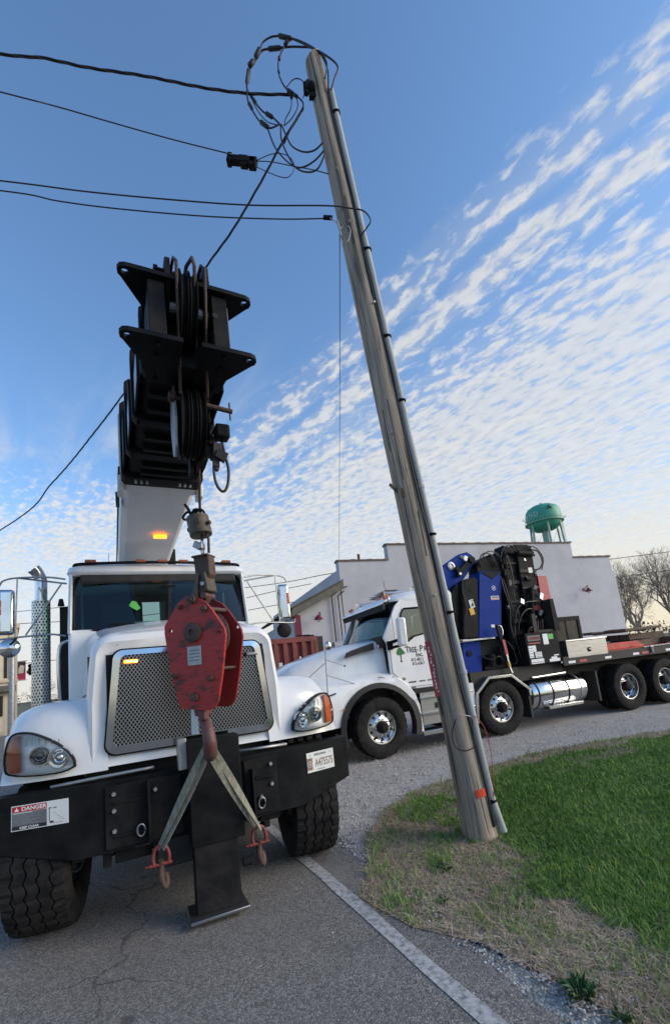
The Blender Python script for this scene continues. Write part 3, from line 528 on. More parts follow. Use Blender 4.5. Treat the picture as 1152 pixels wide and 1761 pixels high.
# fenders: arch-shaped sections across the truck, rounded off at the outside
def fender(sx):
    mb = MB(); rings = []
    for x_, fy, zt, sh in ((.60, .12, 1.60, 0), (.78, .125, 1.60, 0), (.95, .14, 1.595, 0), (1.06, .165, 1.575, .01), (1.14, .20, 1.54, .03), (1.19, .245, 1.49, .06), (1.215, .30, 1.43, .11)):
        o_ = [(fy+.0, 1.075), (fy+.015, 1.20), (fy+.035+sh*.3, 1.38), (fy+.09+sh*.4, zt-.10), (fy+.22, zt-.02), (.55, zt), (.85, zt-.02), (1.10, zt-.12), (1.30, zt-.34-sh*.2), (1.40, 1.12)]
        i_ = [(1.34, 1.12), (1.22, 1.20), (1.02, 1.33), (.75, 1.38), (.5, 1.34), (.32, 1.24), (.22+sh*.5, 1.14), (.18+sh*.5, 1.075)]
        x_ = x_+(.045 if x_ > .9 else .045*max(0, (x_-.6))/.3); rings.append([(sx*x_, a, b) for a, b in curve([(a, b, 0) for a, b in o_], 3) and [(p_.x, p_.y) for p_ in curve([(a, b, 0) for a, b in o_], 3)]]+[(sx*x_, a, b) for a, b in i_])
    mb.loft(rings, cap=True); return mb
for sx in (-1, 1):
    fo = fender(sx).build('fender', 'white', T1, smooth=50)
# panel seam strip and side vent on the hood flank
MB().obox((-.775, 1.02, 1.86), (.012, .07, .20), (0, 0, .05)).build('side_vent', 'blackdull', hood, bevel=.01)
MB().obox((.775, 1.02, 1.86), (.012, .07, .20), (0, 0, -.05)).build('side_vent', 'blackdull', hood, bevel=.01)
# grille: surround, mesh, radiator behind
def rrect(w0, w1, z0, z1, r_, n=6):
    """rounded trapezoid: half width w0 at z0, w1 at z1"""
    pts = []
    for cx_, cz_, a0 in ((w0-r_, z0+r_, -90), (w1-r_, z1-r_, 0), (-w1+r_, z1-r_, 90), (-w0+r_, z0+r_, 180)):
        for k in range(n+1):
            a = R(a0+90*k/n); pts.append((cx_+r_*math.cos(a), cz_+r_*math.sin(a)))
    return pts
GX = .012
def ring_frame(o_, i_, y0, y1, mb=None):
    mb = mb or MB(); n = len(o_)
    vs = [(x_, y_, z_) for L_, y_ in ((o_, y0+.006), (o_, y1), (i_, y1), (i_, y0)) for x_, z_ in L_]
    fs = [(a*n+k, a*n+(k+1) % n, ((a+1) % 4)*n+(k+1) % n, ((a+1) % 4)*n+k) for a in range(4) for k in range(n)]
    return mb.add(vs, fs)
go = rrect(.625, .565, 1.175, 1.925, .075); gi = rrect(.575, .515, 1.225, 1.885, .045)
gr = ring_frame([(x_+GX, z_) for x_, z_ in go], [(x_+GX, z_) for x_, z_ in gi], .095, .16).build('grille_surround', 'chrome', T1, smooth=40)
g2 = rrect(.637, .577, 1.163, 1.937, .08)
ring_frame([(x_+GX, z_) for x_, z_ in g2], [(x_+GX, z_) for x_, z_ in go], .112, .16).build('surround_gasket', 'black', gr, smooth=40)
mb = MB(); pit = .0265
def clip_seg(c0, sgn):
    # line x = c0 + sgn*(z-1.2)*.75 clipped to the opening
    ps = []
    for i in range(161):
        z_ = 1.222+(1.888-1.222)*i/160; x_ = c0+sgn*(z_-1.2)*.72; hw = .577+(.517-.577)*(z_-1.225)/.66
        if abs(x_) < hw: ps.append((x_, z_))
    return (ps[0], ps[-1]) if len(ps) > 4 else None
for sgn in (-1, 1):
    for i in range(-40, 41):
        s_ = clip_seg(i*pit, sgn)
        if s_: mb.beam((s_[0][0]+GX, .118+.003*sgn, s_[0][1]), (s_[1][0]+GX, .118+.003*sgn, s_[1][1]), .0040, .004, (0, 1, 0))
tag(mb.build('grille_mesh', 'mesh', T1), kind='stuff')
MB().box(-.60, .62, .15, .156, 1.19, 1.90).build('radiator', 'darkgap', T1)
# grille lamps: left one lit, right one dark
for cx_, cz_, lit in ((-.43, 1.835, 1), (.50, 1.815, 0)):
    a = MB().obox((cx_, .100, cz_), (.10, .024, .026)).build('grille_lamp', 'amberlit' if lit else 'steel', T1, bevel=.008)
    a['label'] = 'lit amber strobe lamp on the grille' if lit else 'unlit strobe lamp on the grille'
    if lit:
        for k in (-1, 0, 1): MB().obox((cx_+k*.028+.008, .086, cz_), (.018, .006, .014)).build('led', 'ambercore', a)
    else: MB().obox((cx_-.055, .098, cz_), (.012, .03, .034)).build('bracket', 'black', a)
# headlights
def headlight(sx):
    out_ = [(.775, 1.145), (.785, 1.20), (.84, 1.275), (.93, 1.345), (1.03, 1.395), (1.12, 1.405), (1.165, 1.375), (1.19, 1.28), (1.19, 1.19), (1.16, 1.145), (1.0, 1.125), (.85, 1.122)]
    out_ = [(x_+.035, z_) for x_, z_ in out_]
    C_ = curve([(x_, z_, 0) for x_, z_ in out_]+[(out_[0][0], out_[0][1], 0)], 3)[:-1]
    def yy(x_, z_): return .085+max(0, x_-.95)**2*1.6+max(0, z_-1.25)**2*.9
    cx_ = sum(p_.x for p_ in C_)/len(C_); cz_ = sum(p_.y for p_ in C_)/len(C_)
    def rng_(s_, dy): return [(sx*(cx_+(p_.x-cx_)*s_), yy(cx_+(p_.x-cx_)*s_, cz_+(p_.y-cz_)*s_)+dy, cz_+(p_.y-cz_)*s_) for p_ in C_]
    mb = MB().loft([rng_(1.05, .085), rng_(1.06, .02), rng_(1.05, -.012), rng_(1.0, -.014), rng_(.99, .006)], cap=False)
    h_ = mb.build('headlight', 'black', T1, smooth=40)
    MB().loft([rng_(.99, .004), rng_(.90, .028), rng_(.5, .040)], cap='end').build('reflector', 'reflector', h_, smooth=60)
    for rr_, (px_, pz_) in ((.062, (1.01, 1.245)), (.068, (.895, 1.215))):
        y0 = yy(px_, pz_)
        mb = MB().lathe([(rr_+.006, y0+.03), (rr_+.004, y0-.002), (rr_-.004, y0-.002), (rr_*.8, y0+.018), (rr_*.55, y0+.028), (0, y0+.03)], o=(sx*px_, 0, pz_), n=24)
        mb.build('lamp_bowl', 'mirror', h_, smooth=50)
        MB().sphere((sx*px_, y0+.018, pz_), rr_*.5, 7, (1, .7, 1)).build('bulb_shield', 'bulb' if px_ > .95 else 'chrome', h_, smooth=180)
    def xo(z_): # outer edge of the lamp at height z
        P_o = [(1.195, 1.148), (1.223, 1.19), (1.223, 1.28), (1.20, 1.36), (1.155, 1.398)]
        for (xa, za), (xb, zb_) in zip(P_o, P_o[1:]):
            if z_ <= zb_: return xa+(xb-xa)*max(0, z_-za)/(zb_-za)
        return P_o[-1][0]
    for k in range(6): xk = .90+.04*k; MB().box(sx*xk-.002, sx*xk+.002, yy(xk, 1.33)+.004, yy(xk, 1.33)+.03, 1.315, 1.34+.008*k).build('facet', 'chrome', h_)
    mb = MB(); rg_ = []
    for k in range(9):
        z_ = 1.152+(1.392-1.152)*k/8; x1_ = xo(z_)-.004; x0_ = 1.133+.012*(z_-1.15)
        rg_.append([(sx*x1_, yy(x1_, z_)-.002, z_), (sx*x0_, yy(x0_, z_)-.006, z_), (sx*x0_, yy(x0_, z_)+.02, z_), (sx*x1_, yy(x1_, z_)+.010, z_)])
    mb.loft(rg_, cap=True)
    mb.build('turn_signal', 'orange', h_)
    MB().loft([rng_(1.0, -.010), rng_(.8, -.020), rng_(.4, -.026)], cap='end').build('lens_cover', 'lens', h_, smooth=60)
headlight(-1); headlight(1)
# cab built as panels round a real interior
CX = -.07
cabm = MB()
cabm.loft([[(CX+sx*(.90-.03*(z_ > 2.3)), y_, z_) for (sx, y_, z_) in ((-1, 1.38, z_a), (1, 1.38, z_a), (1, 2.75, z_a), (-1, 2.75, z_a))] for z_a in (.95, 2.26)], cap=True)
cab = cabm.build('cab', 'white', T1, bevel=.03)
rf = MB(); rings = []
for z_, gx_, fy, by in ((2.845, .905, 1.50, 2.74), (2.875, .925, 1.475, 2.76), (2.93, .915, 1.49, 2.75), (2.965, .86, 1.54, 2.70), (2.98, .76, 1.64, 2.6)):
    rings.append([(CX+x_, y_, z_) for x_, y_ in rrect(gx_, gx_, fy, by, .13)])
rf.loft(rings, cap=True).build('roof', 'white', T1, smooth=50)
MB().tube(curve([(CX-.86, 1.56, 2.945), (CX-.80, 1.50, 2.957), (CX-.4, 1.475, 2.968), (CX, 1.465, 2.972), (CX+.4, 1.475, 2.968), (CX+.80, 1.50, 2.957), (CX+.86, 1.56, 2.945)], 6), .016, 6).build('roof_trim', 'black', T1, smooth=180)
for dx in (-.70, -.22, 0, .22, .70):
    MB().obox((CX+dx, 1.47+.03*abs(dx), 2.985), (.105, .06, .030)).build('marker_light', 'orangedull', T1, bevel=.010)
# pillars, back wall, interior
for sx in (-1, 1):
    MB().loft([[(CX+sx*a, y_, z_) for a, y_ in ((.905, y0+.02), (.875, y0-.02), (.865, y0+.04), (.90, y0+.10))] for z_, y0 in ((2.22, 1.36), (2.88, 1.54))], cap=True).build('pillar', 'white', T1, bevel=.01)
    MB().beam((CX+sx*.885, 2.70, 2.24), (CX+sx*.885, 2.70, 2.88), .05, .12, (0, 1, 0)).build('pillar', 'white', T1)
    MB().box(CX+sx*.875-.002, CX+sx*.875+.002, 1.56, 2.66, 2.26, 2.86).build('side_window', 'sideglass', T1)
bw = MB().box(CX-.86, CX-.45, 2.66, 2.72, 2.2, 2.87).box(CX+.45, CX+.86, 2.66, 2.72, 2.2, 2.87).box(CX-.45, CX+.45, 2.66, 2.72, 2.2, 2.42).box(CX-.45, CX+.45, 2.66, 2.72, 2.75, 2.87)
bw.build('back_wall', 'seat', T1)
MB().box(CX-.87, CX+.87, 1.45, 1.75, 2.10, 2.275).build('dashboard', 'blackdull', T1, bevel=.03)
for sx in (-.42, .42): MB().obox((CX+sx, 2.42, 2.42), (.46, .14, .62), (-.12, 0, 0)).obox((CX+sx, 2.47, 2.74), (.26, .10, .18), (-.12, 0, 0)).build('seat', 'seat', T1, bevel=.05)
mb = MB()
for k in range(24):
    a, b = 2*math.pi*k/24, 2*math.pi*(k+1)/24
    mb.beam((CX+.40+.22*math.cos(a), 1.86+.06*math.sin(a), 2.36+.2*math.sin(a)), (CX+.40+.22*math.cos(b), 1.86+.06*math.sin(b), 2.36+.2*math.sin(b)), .028, .028)
mb.build('steering_wheel', 'black', T1)
# windscreen (curved), gasket, wipers, stickers
def ws(x_, t): # t 0 bottom .. 1 top
    c_ = (x_/.85)**2; x_ *= 1.052; return (CX+x_*(1-.03*t), 1.355+.17*t+.08*c_, 2.245+(.615)*t-.035*(1-t)*0)
mb = MB(); nx, nz = 14, 4
for j in range(nz+1):
    for i in range(nx+1): mb.v.append(ws(-.83+1.66*i/nx, j/nz))
for j in range(nz):
    for i in range(nx): a = j*(nx+1)+i; mb.f.append((a, a+1, a+nx+2, a+nx+1))
wsc = mb.build('windshield', 'windscreen', T1, smooth=180)
gp = [ws(-.83, .05), ws(-.835, .5), ws(-.82, .92), ws(-.77, 1.0)]+[ws(-.77+1.54*i/8, 1.01) for i in range(1, 8)]+[ws(.77, 1.0), ws(.82, .92), ws(.835, .5), ws(.83, .05), ws(.76, -.01)]+[ws(.76-1.52*i/8, -.01) for i in range(1, 8)]+[ws(-.76, -.01), ws(-.83, .05)]
MB().tube(gp, .020, 6).build('window_gasket', 'black', wsc, smooth=180)
tg = MB(); tg.prism([(0, .02), (.03, .07), (.07, .06), (.11, -.01), (.075, -.035), (.02, -.0)], 'y', 0, .002); tgo = tg.build('green_tag', 'greentag', wsc, loc=(-.42, 1.415, 2.47))
for a, b in (((CX-.05, 1.34, 2.275), (CX-.55, 1.40, 2.30)), ((CX+.55, 1.385, 2.28), (CX+.12, 1.355, 2.30))):
    MB().beam(a, b, .016, .02).build('wiper', 'black', T1)
MB().obox((CX-.10, 1.47, 2.30), (.40, .004, .05), (-.3, 0, 0)).build('paper', 'plate', wsc)
MB().obox((CX, 1.55, 2.80), (1.6, .10, .10), (-.2, 0, 0)).build('sun_visor', 'blackdull', T1, bevel=.02)
MB().obox((CX+.05, 1.49, 2.70), (.16, .02, .03)).build('interior_mirror', 'black', T1)
# roof gear
for x_ in (-.55, .30):
    MB().cyl((CX+x_, 1.9, 2.97), (CX+x_, 1.9, 3.0), .03, .03, 10).obox((CX+x_, 1.9, 3.03), (.19, .19, .055)).build('roof_beacon', 'lens', T1, bevel=.015)
MB().cyl((-.62, 2.2, 2.95), (-.62, 2.2, 3.06), .018, .006, 8).cyl((-.62, 2.2, 3.06), (-.62, 2.2, 3.28), .003, .002, 5).build('antenna', 'redin', T1)
# doors seams, handles, steps
for sx in (-1, 1):
    d_ = MB().box(CX+sx*.905-.006, CX+sx*.905+.006, 1.62, 2.60, 1.05, 2.22).build('door', 'white', T1, bevel=.004)
    MB().obox((CX+sx*.925, 2.48, 2.02), (.02, .14, .035)).build('door_handle', 'chrome', d_, bevel=.005)
    MB().box(CX+sx*.90-.12, CX+sx*.90+.10, 1.55, 2.6, .45, .50).box(CX+sx*.90-.12, CX+sx*.90+.06, 1.55, 2.6, .72, .76).build('step', 'alu', T1, bevel=.005)
# mirrors: tube arms, square mirror head, round convex mirror
def mirror(sx, dx):
    ox = lambda v_: CX*0+sx*v_+dx
    c_ = (ox(1.30), 1.70, 2.865)
    arm = MB().tube(curve([(ox(.86), 1.50, 2.80), (ox(1.02), 1.58, 2.84), c_, (ox(1.42), 1.72, 2.84), (ox(1.46), 1.73, 2.78)], 5), .0095, 8)
    arm.tube([(ox(.86), 1.62, 2.78), c_], .0095, 8).tube([(ox(.90), 1.55, 2.76), (ox(1.22), 1.66, 2.27)], .0085, 8).tube([(ox(1.30), 1.70, 2.86), (ox(1.315), 1.70, 2.24)], .007, 8)
    arm.tube(curve([(ox(.86), 1.50, 2.22), (ox(1.0), 1.54, 2.25), (ox(1.25), 1.66, 2.255), (ox(1.50), 1.73, 2.25), (ox(1.53), 1.73, 2.30)], 5), .0095, 8)
    a_ = arm.build('mirror', 'steel', T1, smooth=60)
    hs = MB().obox((ox(1.40), 1.735, 2.52), (.15, .085, .46), (0, 0, R(-8)*sx)).build('housing', 'chrome', a_, bevel=.035, seg=4)
    MB().obox((ox(1.40), 1.782, 2.52), (.125, .006, .42), (0, 0, R(-8)*sx)).build('glass', 'mirror', a_)
    MB().obox((ox(1.445), 1.690, 2.56), (.035, .016, .15), (0, 0, R(-8)*sx)).build('side_marker', 'orange', a_, bevel=.006)
    MB().tube(curve([(ox(1.30), 1.68, 2.25), (ox(1.33), 1.66, 2.20), (ox(1.37), 1.68, 2.17)], 4), .012, 6).build('bracket', 'blacksat', a_)
    MB().lathe([(0, 1.655), (.04, 1.660), (.075, 1.672), (.095, 1.695), (.09, 1.70), (0, 1.702)], o=(ox(1.36), 0, 2.155), n=28).build('convex_mirror', 'chrome' if sx < 0 else 'blacksat', a_, smooth=50)
mirror(-1, -.14); mirror(1, -.02)
# exhaust: perforated shield, chrome stack with curved tip
ex = MB().cyl((-1.28, 2.0, 1.0), (-1.28, 2.0, 2.80), .058, .058, 20).build('exhaust_stack', 'steel', T1, smooth=40)
sh = MB(); n = 40; rows = int((2.68-1.55)/.031); R0 = .088
for j in range(rows+1):                       # perforated half-shell: rings of punched plate between holes
    z0 = 1.55+j*.031
    sh.lathe([(R0, z0-.0055), (R0, z0+.0055), (R0-.002, z0+.0055), (R0-.002, z0-.0055)], o=(-1.28, 2.0, 0), ax='z', n=28)
for j in range(rows):
    z0 = 1.55+j*.031
    for k in range(18):
        a = 2*math.pi*(k+.5*(j % 2))/18; b = .10
        sh.add([(-1.28+(R0-.0005)*math.cos(a+s_), 2.0+(R0-.0005)*math.sin(a+s_), z_) for s_, z_ in ((-b, z0+.005), (b, z0+.005), (b*1.0, z0+.026), (-b*1.0, z0+.026))], [(0, 1, 2, 3)])
tag(sh.build('heat_shield', 'alu', T1), kind='stuff')
MB().lathe([(.083, 1.0), (.083, 2.66)], o=(-1.28, 2.0, 0), ax='z', n=20).build('muffler', 'blackdull', T1, smooth=60)
tipc = curve([(-1.28, 2.0, 2.66), (-1.28, 2.0, 2.84), (-1.285, 2.0, 2.92), (-1.315, 1.985, 2.99), (-1.345, 1.97, 3.03)], 6)
MB().tube(tipc, [.060]*(len(tipc)-8)+[.061, .062, .063, .064, .065, .066, .067, .068], 24, cap=False).build('stack_tip', 'chrome', T1, smooth=180)
MB().tube(curve([(-1.05, 1.9, 1.0), (-1.10, 1.85, 1.7), (-1.10, 1.85, 2.12), (-1.03, 1.84, 2.20), (-.97, 1.80, 2.2)], 5), .016, 8).build('grab_handle', 'chrome', T1, smooth=180)
MB().box(-1.12, -1.04, 2.1, 2.2, 1.0, 2.62).cyl((-1.10, 2.05, 2.62), (-1.10, 2.05, 2.70), .035, .02, 8).build('intake_pipe', 'blackdull', T1)
# ------------------------------------------------------------------ bumper and front stabiliser
bx = [(-1.26, .09), (-.80, .0), (.80, .0), (1.26, .09)]
bm = MB()
bt = [(-1.26, 1.015), (1.26, 1.015), (1.26, .675), (.78, .55), (-.78, .55), (-1.26, .66)]
def by_(x_): return max(0, abs(x_)-.80)*.20
xs_ = [-1.33, -1.0, -.8, -.4, 0, .4, .8, 1.0, 1.28]
def lowz(x_): a = abs(x_); return .55 if a < .78 else .55+(a-.78)/.48*.125
rings = []
for x_ in xs_: rings.append([(x_, by_(x_), lowz(x_)), (x_, by_(x_), 1.015), (x_, by_(x_)+.09, 1.022), (x_, by_(x_)+.09, 1.012), (x_, by_(x_)+.014, 1.003), (x_, by_(x_)+.014, lowz(x_))])
bmp = bm.loft(rings, cap=True).build('bumper', 'black', T1, bevel=.006)
MB().box(-1.332, -1.315, .11, .30, .70, 1.014).box(1.265, 1.282, .10, .30, .695, 1.014).build('end_cap', 'black', bmp)
# raised plates, ribs, bolts and rings on the bumper face
for a_, b_ in ((-.62, -.12), (.34, .60)): MB().box(a_, b_, -.016, -.002, .575, .985).build('mount_plate', 'blacksat', bmp, bevel=.004)
for x_, t0, t1 in ((-.345, .58, .985), (.395, .58, .92)):
    MB().box(x_-.008, x_+.008, -.075, -.016, t0, t1).build('rib', 'blacksat', bmp, bevel=.002)
for x_, z_, s_ in ((-.46, .87, .22), (-.46, .655, .22), (.50, .84, .15)): MB().box(x_-s_/2, x_+s_/2, -.03, -.016, z_-.008, z_+.008).build('step_bar', 'blacksat', bmp, bevel=.003)
for x_, zz in ((-.565, (.93, .82, .69)), (-.30, (.91,)), (.55, (.93, .78)), (.46, (.70,))):
    for z_ in zz: MB().cyl((x_, -.014, z_), (x_, -.036, z_), .016, .014, 6).build('bolt', 'steel', bmp)
for x_, z_ in ((-.40, .665), (.455, .66)):
    pts = [(x_+.026*math.cos(2*math.pi*k/16), -.045-.012*math.sin(2*math.pi*k/16), z_+.042*math.sin(2*math.pi*k/16)) for k in range(17)]
    MB().tube(pts, .0065, 6, cap=False).build('tie_ring', 'steel', bmp, smooth=180)
    MB().obox((x_+.03, -.03, z_), (.03, .04, .02)).build('ring_lug', 'blacksat', bmp)
def sticker(parent, x0, x1, z0, z1, y, mt, name='sticker', rot=0, skew=0): return MB().box(x0, x1, y-.002, y, z0, z1).build(name, mt, parent)
# danger placard
dgy = by_(-1.0)-.003
dg = MB().obox((-1.0, dgy, .88), (.335, .003, .155), (0, 0, -R(11.3))).build('danger_placard', 'plate', bmp, bevel=.001)
def on_dg(x_, z_, y_=.0026): a = -R(11.3); return (-1.0+x_*math.cos(a)+y_*math.sin(a), dgy+x_*math.sin(a)-y_*math.cos(a), .88+z_)
def dgbox(x_, z_, w_, h_, mt, nm, lift=.0026): MB().obox(on_dg(x_, z_, lift), (w_, .001, h_), (0, 0, -R(11.3))).build(nm, mt, dg)
dgbox(-.061, .054, .20, .036, 'inkred', 'red_band'); dgbox(-.061, -.019, .20, .105, 'ink2', 'text_panel')
dgbox(-.061, -.060, .20, .022, 'ink', 'footer_band', .003)
RX = (R(90), 0, -R(11.3))
text('lettering', 'DANGER', .034, 'inkw', dg, on_dg(-.108, .043, .004), RX, 1.05, thick=.0003, bold=.0008)
text('lettering', 'KEEP CLEAR', .0195, 'inkw', dg, on_dg(-.118, -.067, .004), RX, 1.05, thick=.0003, bold=.0004)
MB().prism([(-.013, 0), (.013, 0), (0, .024)], 'y', 0, .001).build('warning_triangle', 'inkw', dg, loc=on_dg(-.135, .042, .004), rotz=-R(11.3))
for i, (a, b) in enumerate(((.03, .11), (.03, .15), (.022, .165), (.014, .12), (.006, .16), (-.002, .09), (-.010, .15), (-.018, .13), (-.026, .11), (-.034, .14))):
    dgbox(-.155+b/2+.0, a-.002*0 if i == 0 else a-.004, b, .0028, 'inkw' if i < 1 else 'steel', 'print_line', .0034)
dgbox(.055, -.005, .003, .085, 'ink', 'diagram'); dgbox(.060, .034, .018, .004, 'ink', 'diagram'); dgbox(.088, .032, .018, .007, 'ink2', 'diagram'); dgbox(.068, -.054, .022, .012, 'ink', 'diagram')
for k in range(5): dgbox(.085+.012*k, .0-.011*k, .016, .0016, 'ink2', 'diagram')
dgbox(.105, -.062, .055, .002, 'inkred', 'diagram')
# licence plate
ly = by_(1.0)-.006
lp = MB().obox((1.0, ly, .868), (.272, .003, .158), (0, 0, R(11.3))).build('licence_plate', 'plate', bmp, bevel=.001)
def on_lp(x_, z_, y_=.0026): a = R(11.3); return (1.0+x_*math.cos(a)+y_*math.sin(a), ly+x_*math.sin(a)-y_*math.cos(a), .868+z_)
RL = (R(90), 0, R(11.3))
text('lettering', 'INDIANA', .026, 'ink', lp, on_lp(0, .047), RL, 1.1, 'CENTER', .0003, .0003)
text('lettering', 'A475575', .088, 'inkbrown', lp, on_lp(.034, -.040), RL, .56, 'CENTER', .0003, .0009)
text('lettering', 'TRUCK', .017, 'ink2', lp, on_lp(0, -.070), RL, 1.4, 'CENTER', .0003)
for sx in (-.10, .10): MB().cyl(on_lp(sx, .057, .001), on_lp(sx, .057, .005), .005, .005, 8).build('screw', 'steel', lp)
MB().obox(on_lp(-.108, -.012, .0022), (.05, .001, .095), (0, 0, R(11.3))).build('seal_panel', 'inkbrown', lp)
MB().lathe([(.021, 0), (.024, 0), (.024, .001), (.021, .001)], n=24).build('seal', 'plate', lp, loc=on_lp(-.108, -.012, .004), rotz=R(11.3))
MB().lathe([(0, 0), (.012, 0), (.012, .001), (0, .001)], n=12).build('seal', 'steel', lp, loc=on_lp(-.108, -.012, .004), rotz=R(11.3))
# front stabiliser: box column, inner post, foot plate
fs = MB().box(-.085, .285, -.165, -.018, .50, 1.215).build('front_stabiliser', 'black', T1, bevel=.006)
MB().box(-.072, .235, -.150, -.03, .060, .515).build('inner_post', 'blacksat', fs, bevel=.005)
MB().box(-.125, .275, -.215, .06, .036, .060).build('foot_plate', 'aludull', fs, bevel=.006)
MB().box(-.145, -.085, -.12, -.018, 1.02, 1.235).build('side_plate', 'steel', fs, bevel=.003)
MB().box(-.30, .42, .02, .40, .36, .62).build('stabiliser_beam', 'blackdull', fs, bevel=.01)
MB().cyl((.27, -.10, .30), (.33, -.10, .30), .03, .03, 10).build('lock_pin', 'blacksat', fs)
# underneath: steering axle, frame, tow hooks, hanging bits
MB().box(-.44, -.34, .0, 8.0, .55, .85).box(.34, .44, .0, 8.0, .55, .85).build('chassis_rail', 'blackdull', T1)
MB().cyl((-.85, .62, .52), (.85, .62, .52), .07, .07, 12).box(-.55, -.30, .45, .80, .38, .60).box(.30, .55, .45, .80, .38, .60).build('front_axle', 'blackdull', T1)
MB().box(-.75, .75, .25, 1.4, .62, 1.1).build('engine_block', 'darkgap', T1)
for x_, z_, w_, h_ in ((-.80, .56, .07, .10), (-.62, .50, .05, .13), (-.45, .49, .24, .09), (-.25, .50, .05, .12), (.55, .52, .16, .08), (.70, .60, .10, .08), (.52, .47, .05, .08)):
    MB().obox((x_, .16, z_), (w_, .12, h_)).build('tow_bracket', 'blacksat', T1, bevel=.006)
for k in range(6): MB().obox((.62+.085*k, .20, 1.045), (.06, .10, .035), (0, 0, .1)).build('bumper_step', 'blacksat', T1, bevel=.008)
MB().tube(curve([(-.95, .10, 1.03), (-.6, .05, 1.045), (-.3, .045, 1.05)], 4), .012, 8).build('bumper_rail', 'steel', T1, smooth=180)
MB().tube([(.32, .05, 1.055), (.72, .05, 1.045)], .012, 8).build('bumper_rail', 'steel', T1, smooth=180)
for sx in (-1, 1):
    w_ = make_wheel(T1, sx*1.0, .56, .515, .515, .40, .285, 'steer'); w_.rotation_euler = (0, 0, R(90*sx-6))

for sx in (-1, 1):
    MB().tube([(sx*(w_*1.012+.006), y_, z_) for y_, w_, z_ in ((.30, .715, 1.60), (.6, .745, 1.625), (1.0, .785, 1.62), (1.36, .835, 1.60))], .004, 5).build('panel_seam', 'darkgap', hood)
    MB().obox((sx*.80, 1.30, 1.72), (.02, .05, .12)).build('hood_latch', 'blackdull', hood, bevel=.006)
    MB().tube([(CX+sx*.915, 1.61, 1.06), (CX+sx*.915, 1.61, 2.22)], .003, 4).tube([(CX+sx*.915, 2.61, 1.06), (CX+sx*.915, 2.61, 2.22)], .003, 4).build('door_seam', 'darkgap', cab)
MB().tube([(-.50, .17, 2.063), (0, .165, 2.082), (.50, .17, 2.063)], .003, 4).build('hood_edge_seam', 'steel', hood)
for x_ in (-.52, .54): MB().lathe([(.010, 0), (.008, -.006), (0, -.007)], o=(x_, .145, 1.975), n=8).build('fastener', 'steel', hood)
mb = MB()
for k in range(9): mb.tube(curve([(-.9+.22*k, .30, .60), (-.88+.22*k, .26, .46+.03*(k % 3)), (-.80+.22*k, .28, .42+.04*(k % 2)), (-.74+.22*k, .34, .58)], 4), .011, 5)
tag(mb.build('hanging_hoses', 'hose', T1), kind='stuff')
for x_, z_, r_ in ((-.70, .60, .05), (-.2, .52, .06), (.62, .58, .05)): MB().cyl((x_, .20, z_), (x_, .42, z_), r_, r_*.9, 12).build('air_fitting', 'blackdull', T1, smooth=40)

# ------------------------------------------------------------------ boom of the white truck
BA = Vector((-.115, -1.62, 3.295)); BE = Vector((-.235, 2.95, 3.12)); e1 = (BE-BA).normalized(); e2 = Vector((0, 0, 1)).cross(e1)*-1; e2.normalize()
if e2.x < 0: e2 = -e2
e3 = e1.cross(e2); 
if e3.z < 0: e3 = -e3
def B(s_, u_, v_): return BA+e1*s_+e2*u_+e3*v_
def bbox(mb, s0, s1, w_, v0, v1, ch=.04):
    rings = [[B(s_, a, b) for a, b in ((-w_/2+ch, v0), (w_/2-ch, v0), (w_/2, v0+ch), (w_/2, v1-ch), (w_/2-ch, v1), (-w_/2+ch, v1), (-w_/2, v1-ch), (-w_/2, v0+ch))] for s_ in (s0, s1)]
    return mb.loft(rings, cap=True)
boom = bbox(MB(), 1.58, 4.7, .575, -.005, .60, .05).build('boom', 'whiteflat', T1, bevel=.006)
bbox(MB(), 1.60, 1.72, .62, -.03, .63, .05).build('boom_collar', 'whiteflat', boom, bevel=.006)
for u_ in (.30, -.30): MB().obox(B(1.68, u_, .0), (.05, .14, .16)).build('wear_pad_bracket', 'whiteflat', boom, bevel=.01)
for u_ in (-.20, -.16, -.12, .12, .16, .20): MB().cyl(B(1.50, u_, -.03), B(1.50, u_, -.06), .010, .010, 6).build('collar_bolt', 'steel', T1)
sec = ((.30, .36, .44, .0, .44), (.36, .78, .40, .02, .42), (.72, .80, .50, -.012, .50), (.80, 1.18, .45, .01, .48), (1.12, 1.20, .55, -.022, .56), (1.20, 1.60, .50, .0, .54), (1.46, 1.60, .60, -.035, .61))
for i, (a, b, w_, v0, v1) in enumerate(sec): bbox(MB(), a, b, w_, v0, v1, .03).build('boom_section', 'blacksat' if i % 2 else 'black', T1, bevel=.004)
# long side plates that step back on the left side
for a, b, w_, v1 in ((.37, .74, .452, .26), (.79, 1.16, .505, .30), (1.19, 1.50, .556, .34)):
    for sx in (-1, 1): MB().loft([[B(s_, sx*w_/2, .02), B(s_, sx*(w_/2+.010), .02), B(s_, sx*(w_/2+.010), v1), B(s_, sx*w_/2, v1)] for s_ in (a, b)], cap=True).build('side_plate', 'blacksat', T1)
mb = MB()
for s_, v_ in ((.45, .0), (.60, .0), (.90, -.01), (1.04, -.01), (1.27, -.015), (1.38, -.015)): mb.loft([[B(s_, -.17, v_+.02), B(s_+.035, -.17, v_+.02), B(s_+.035, -.17, v_-.02), B(s_, -.17, v_-.02)], [B(s_, .17, v_+.02), B(s_+.035, .17, v_+.02), B(s_+.035, .17, v_-.02), B(s_, .17, v_-.02)]])
mb.build('cross_bar', 'black', T1)
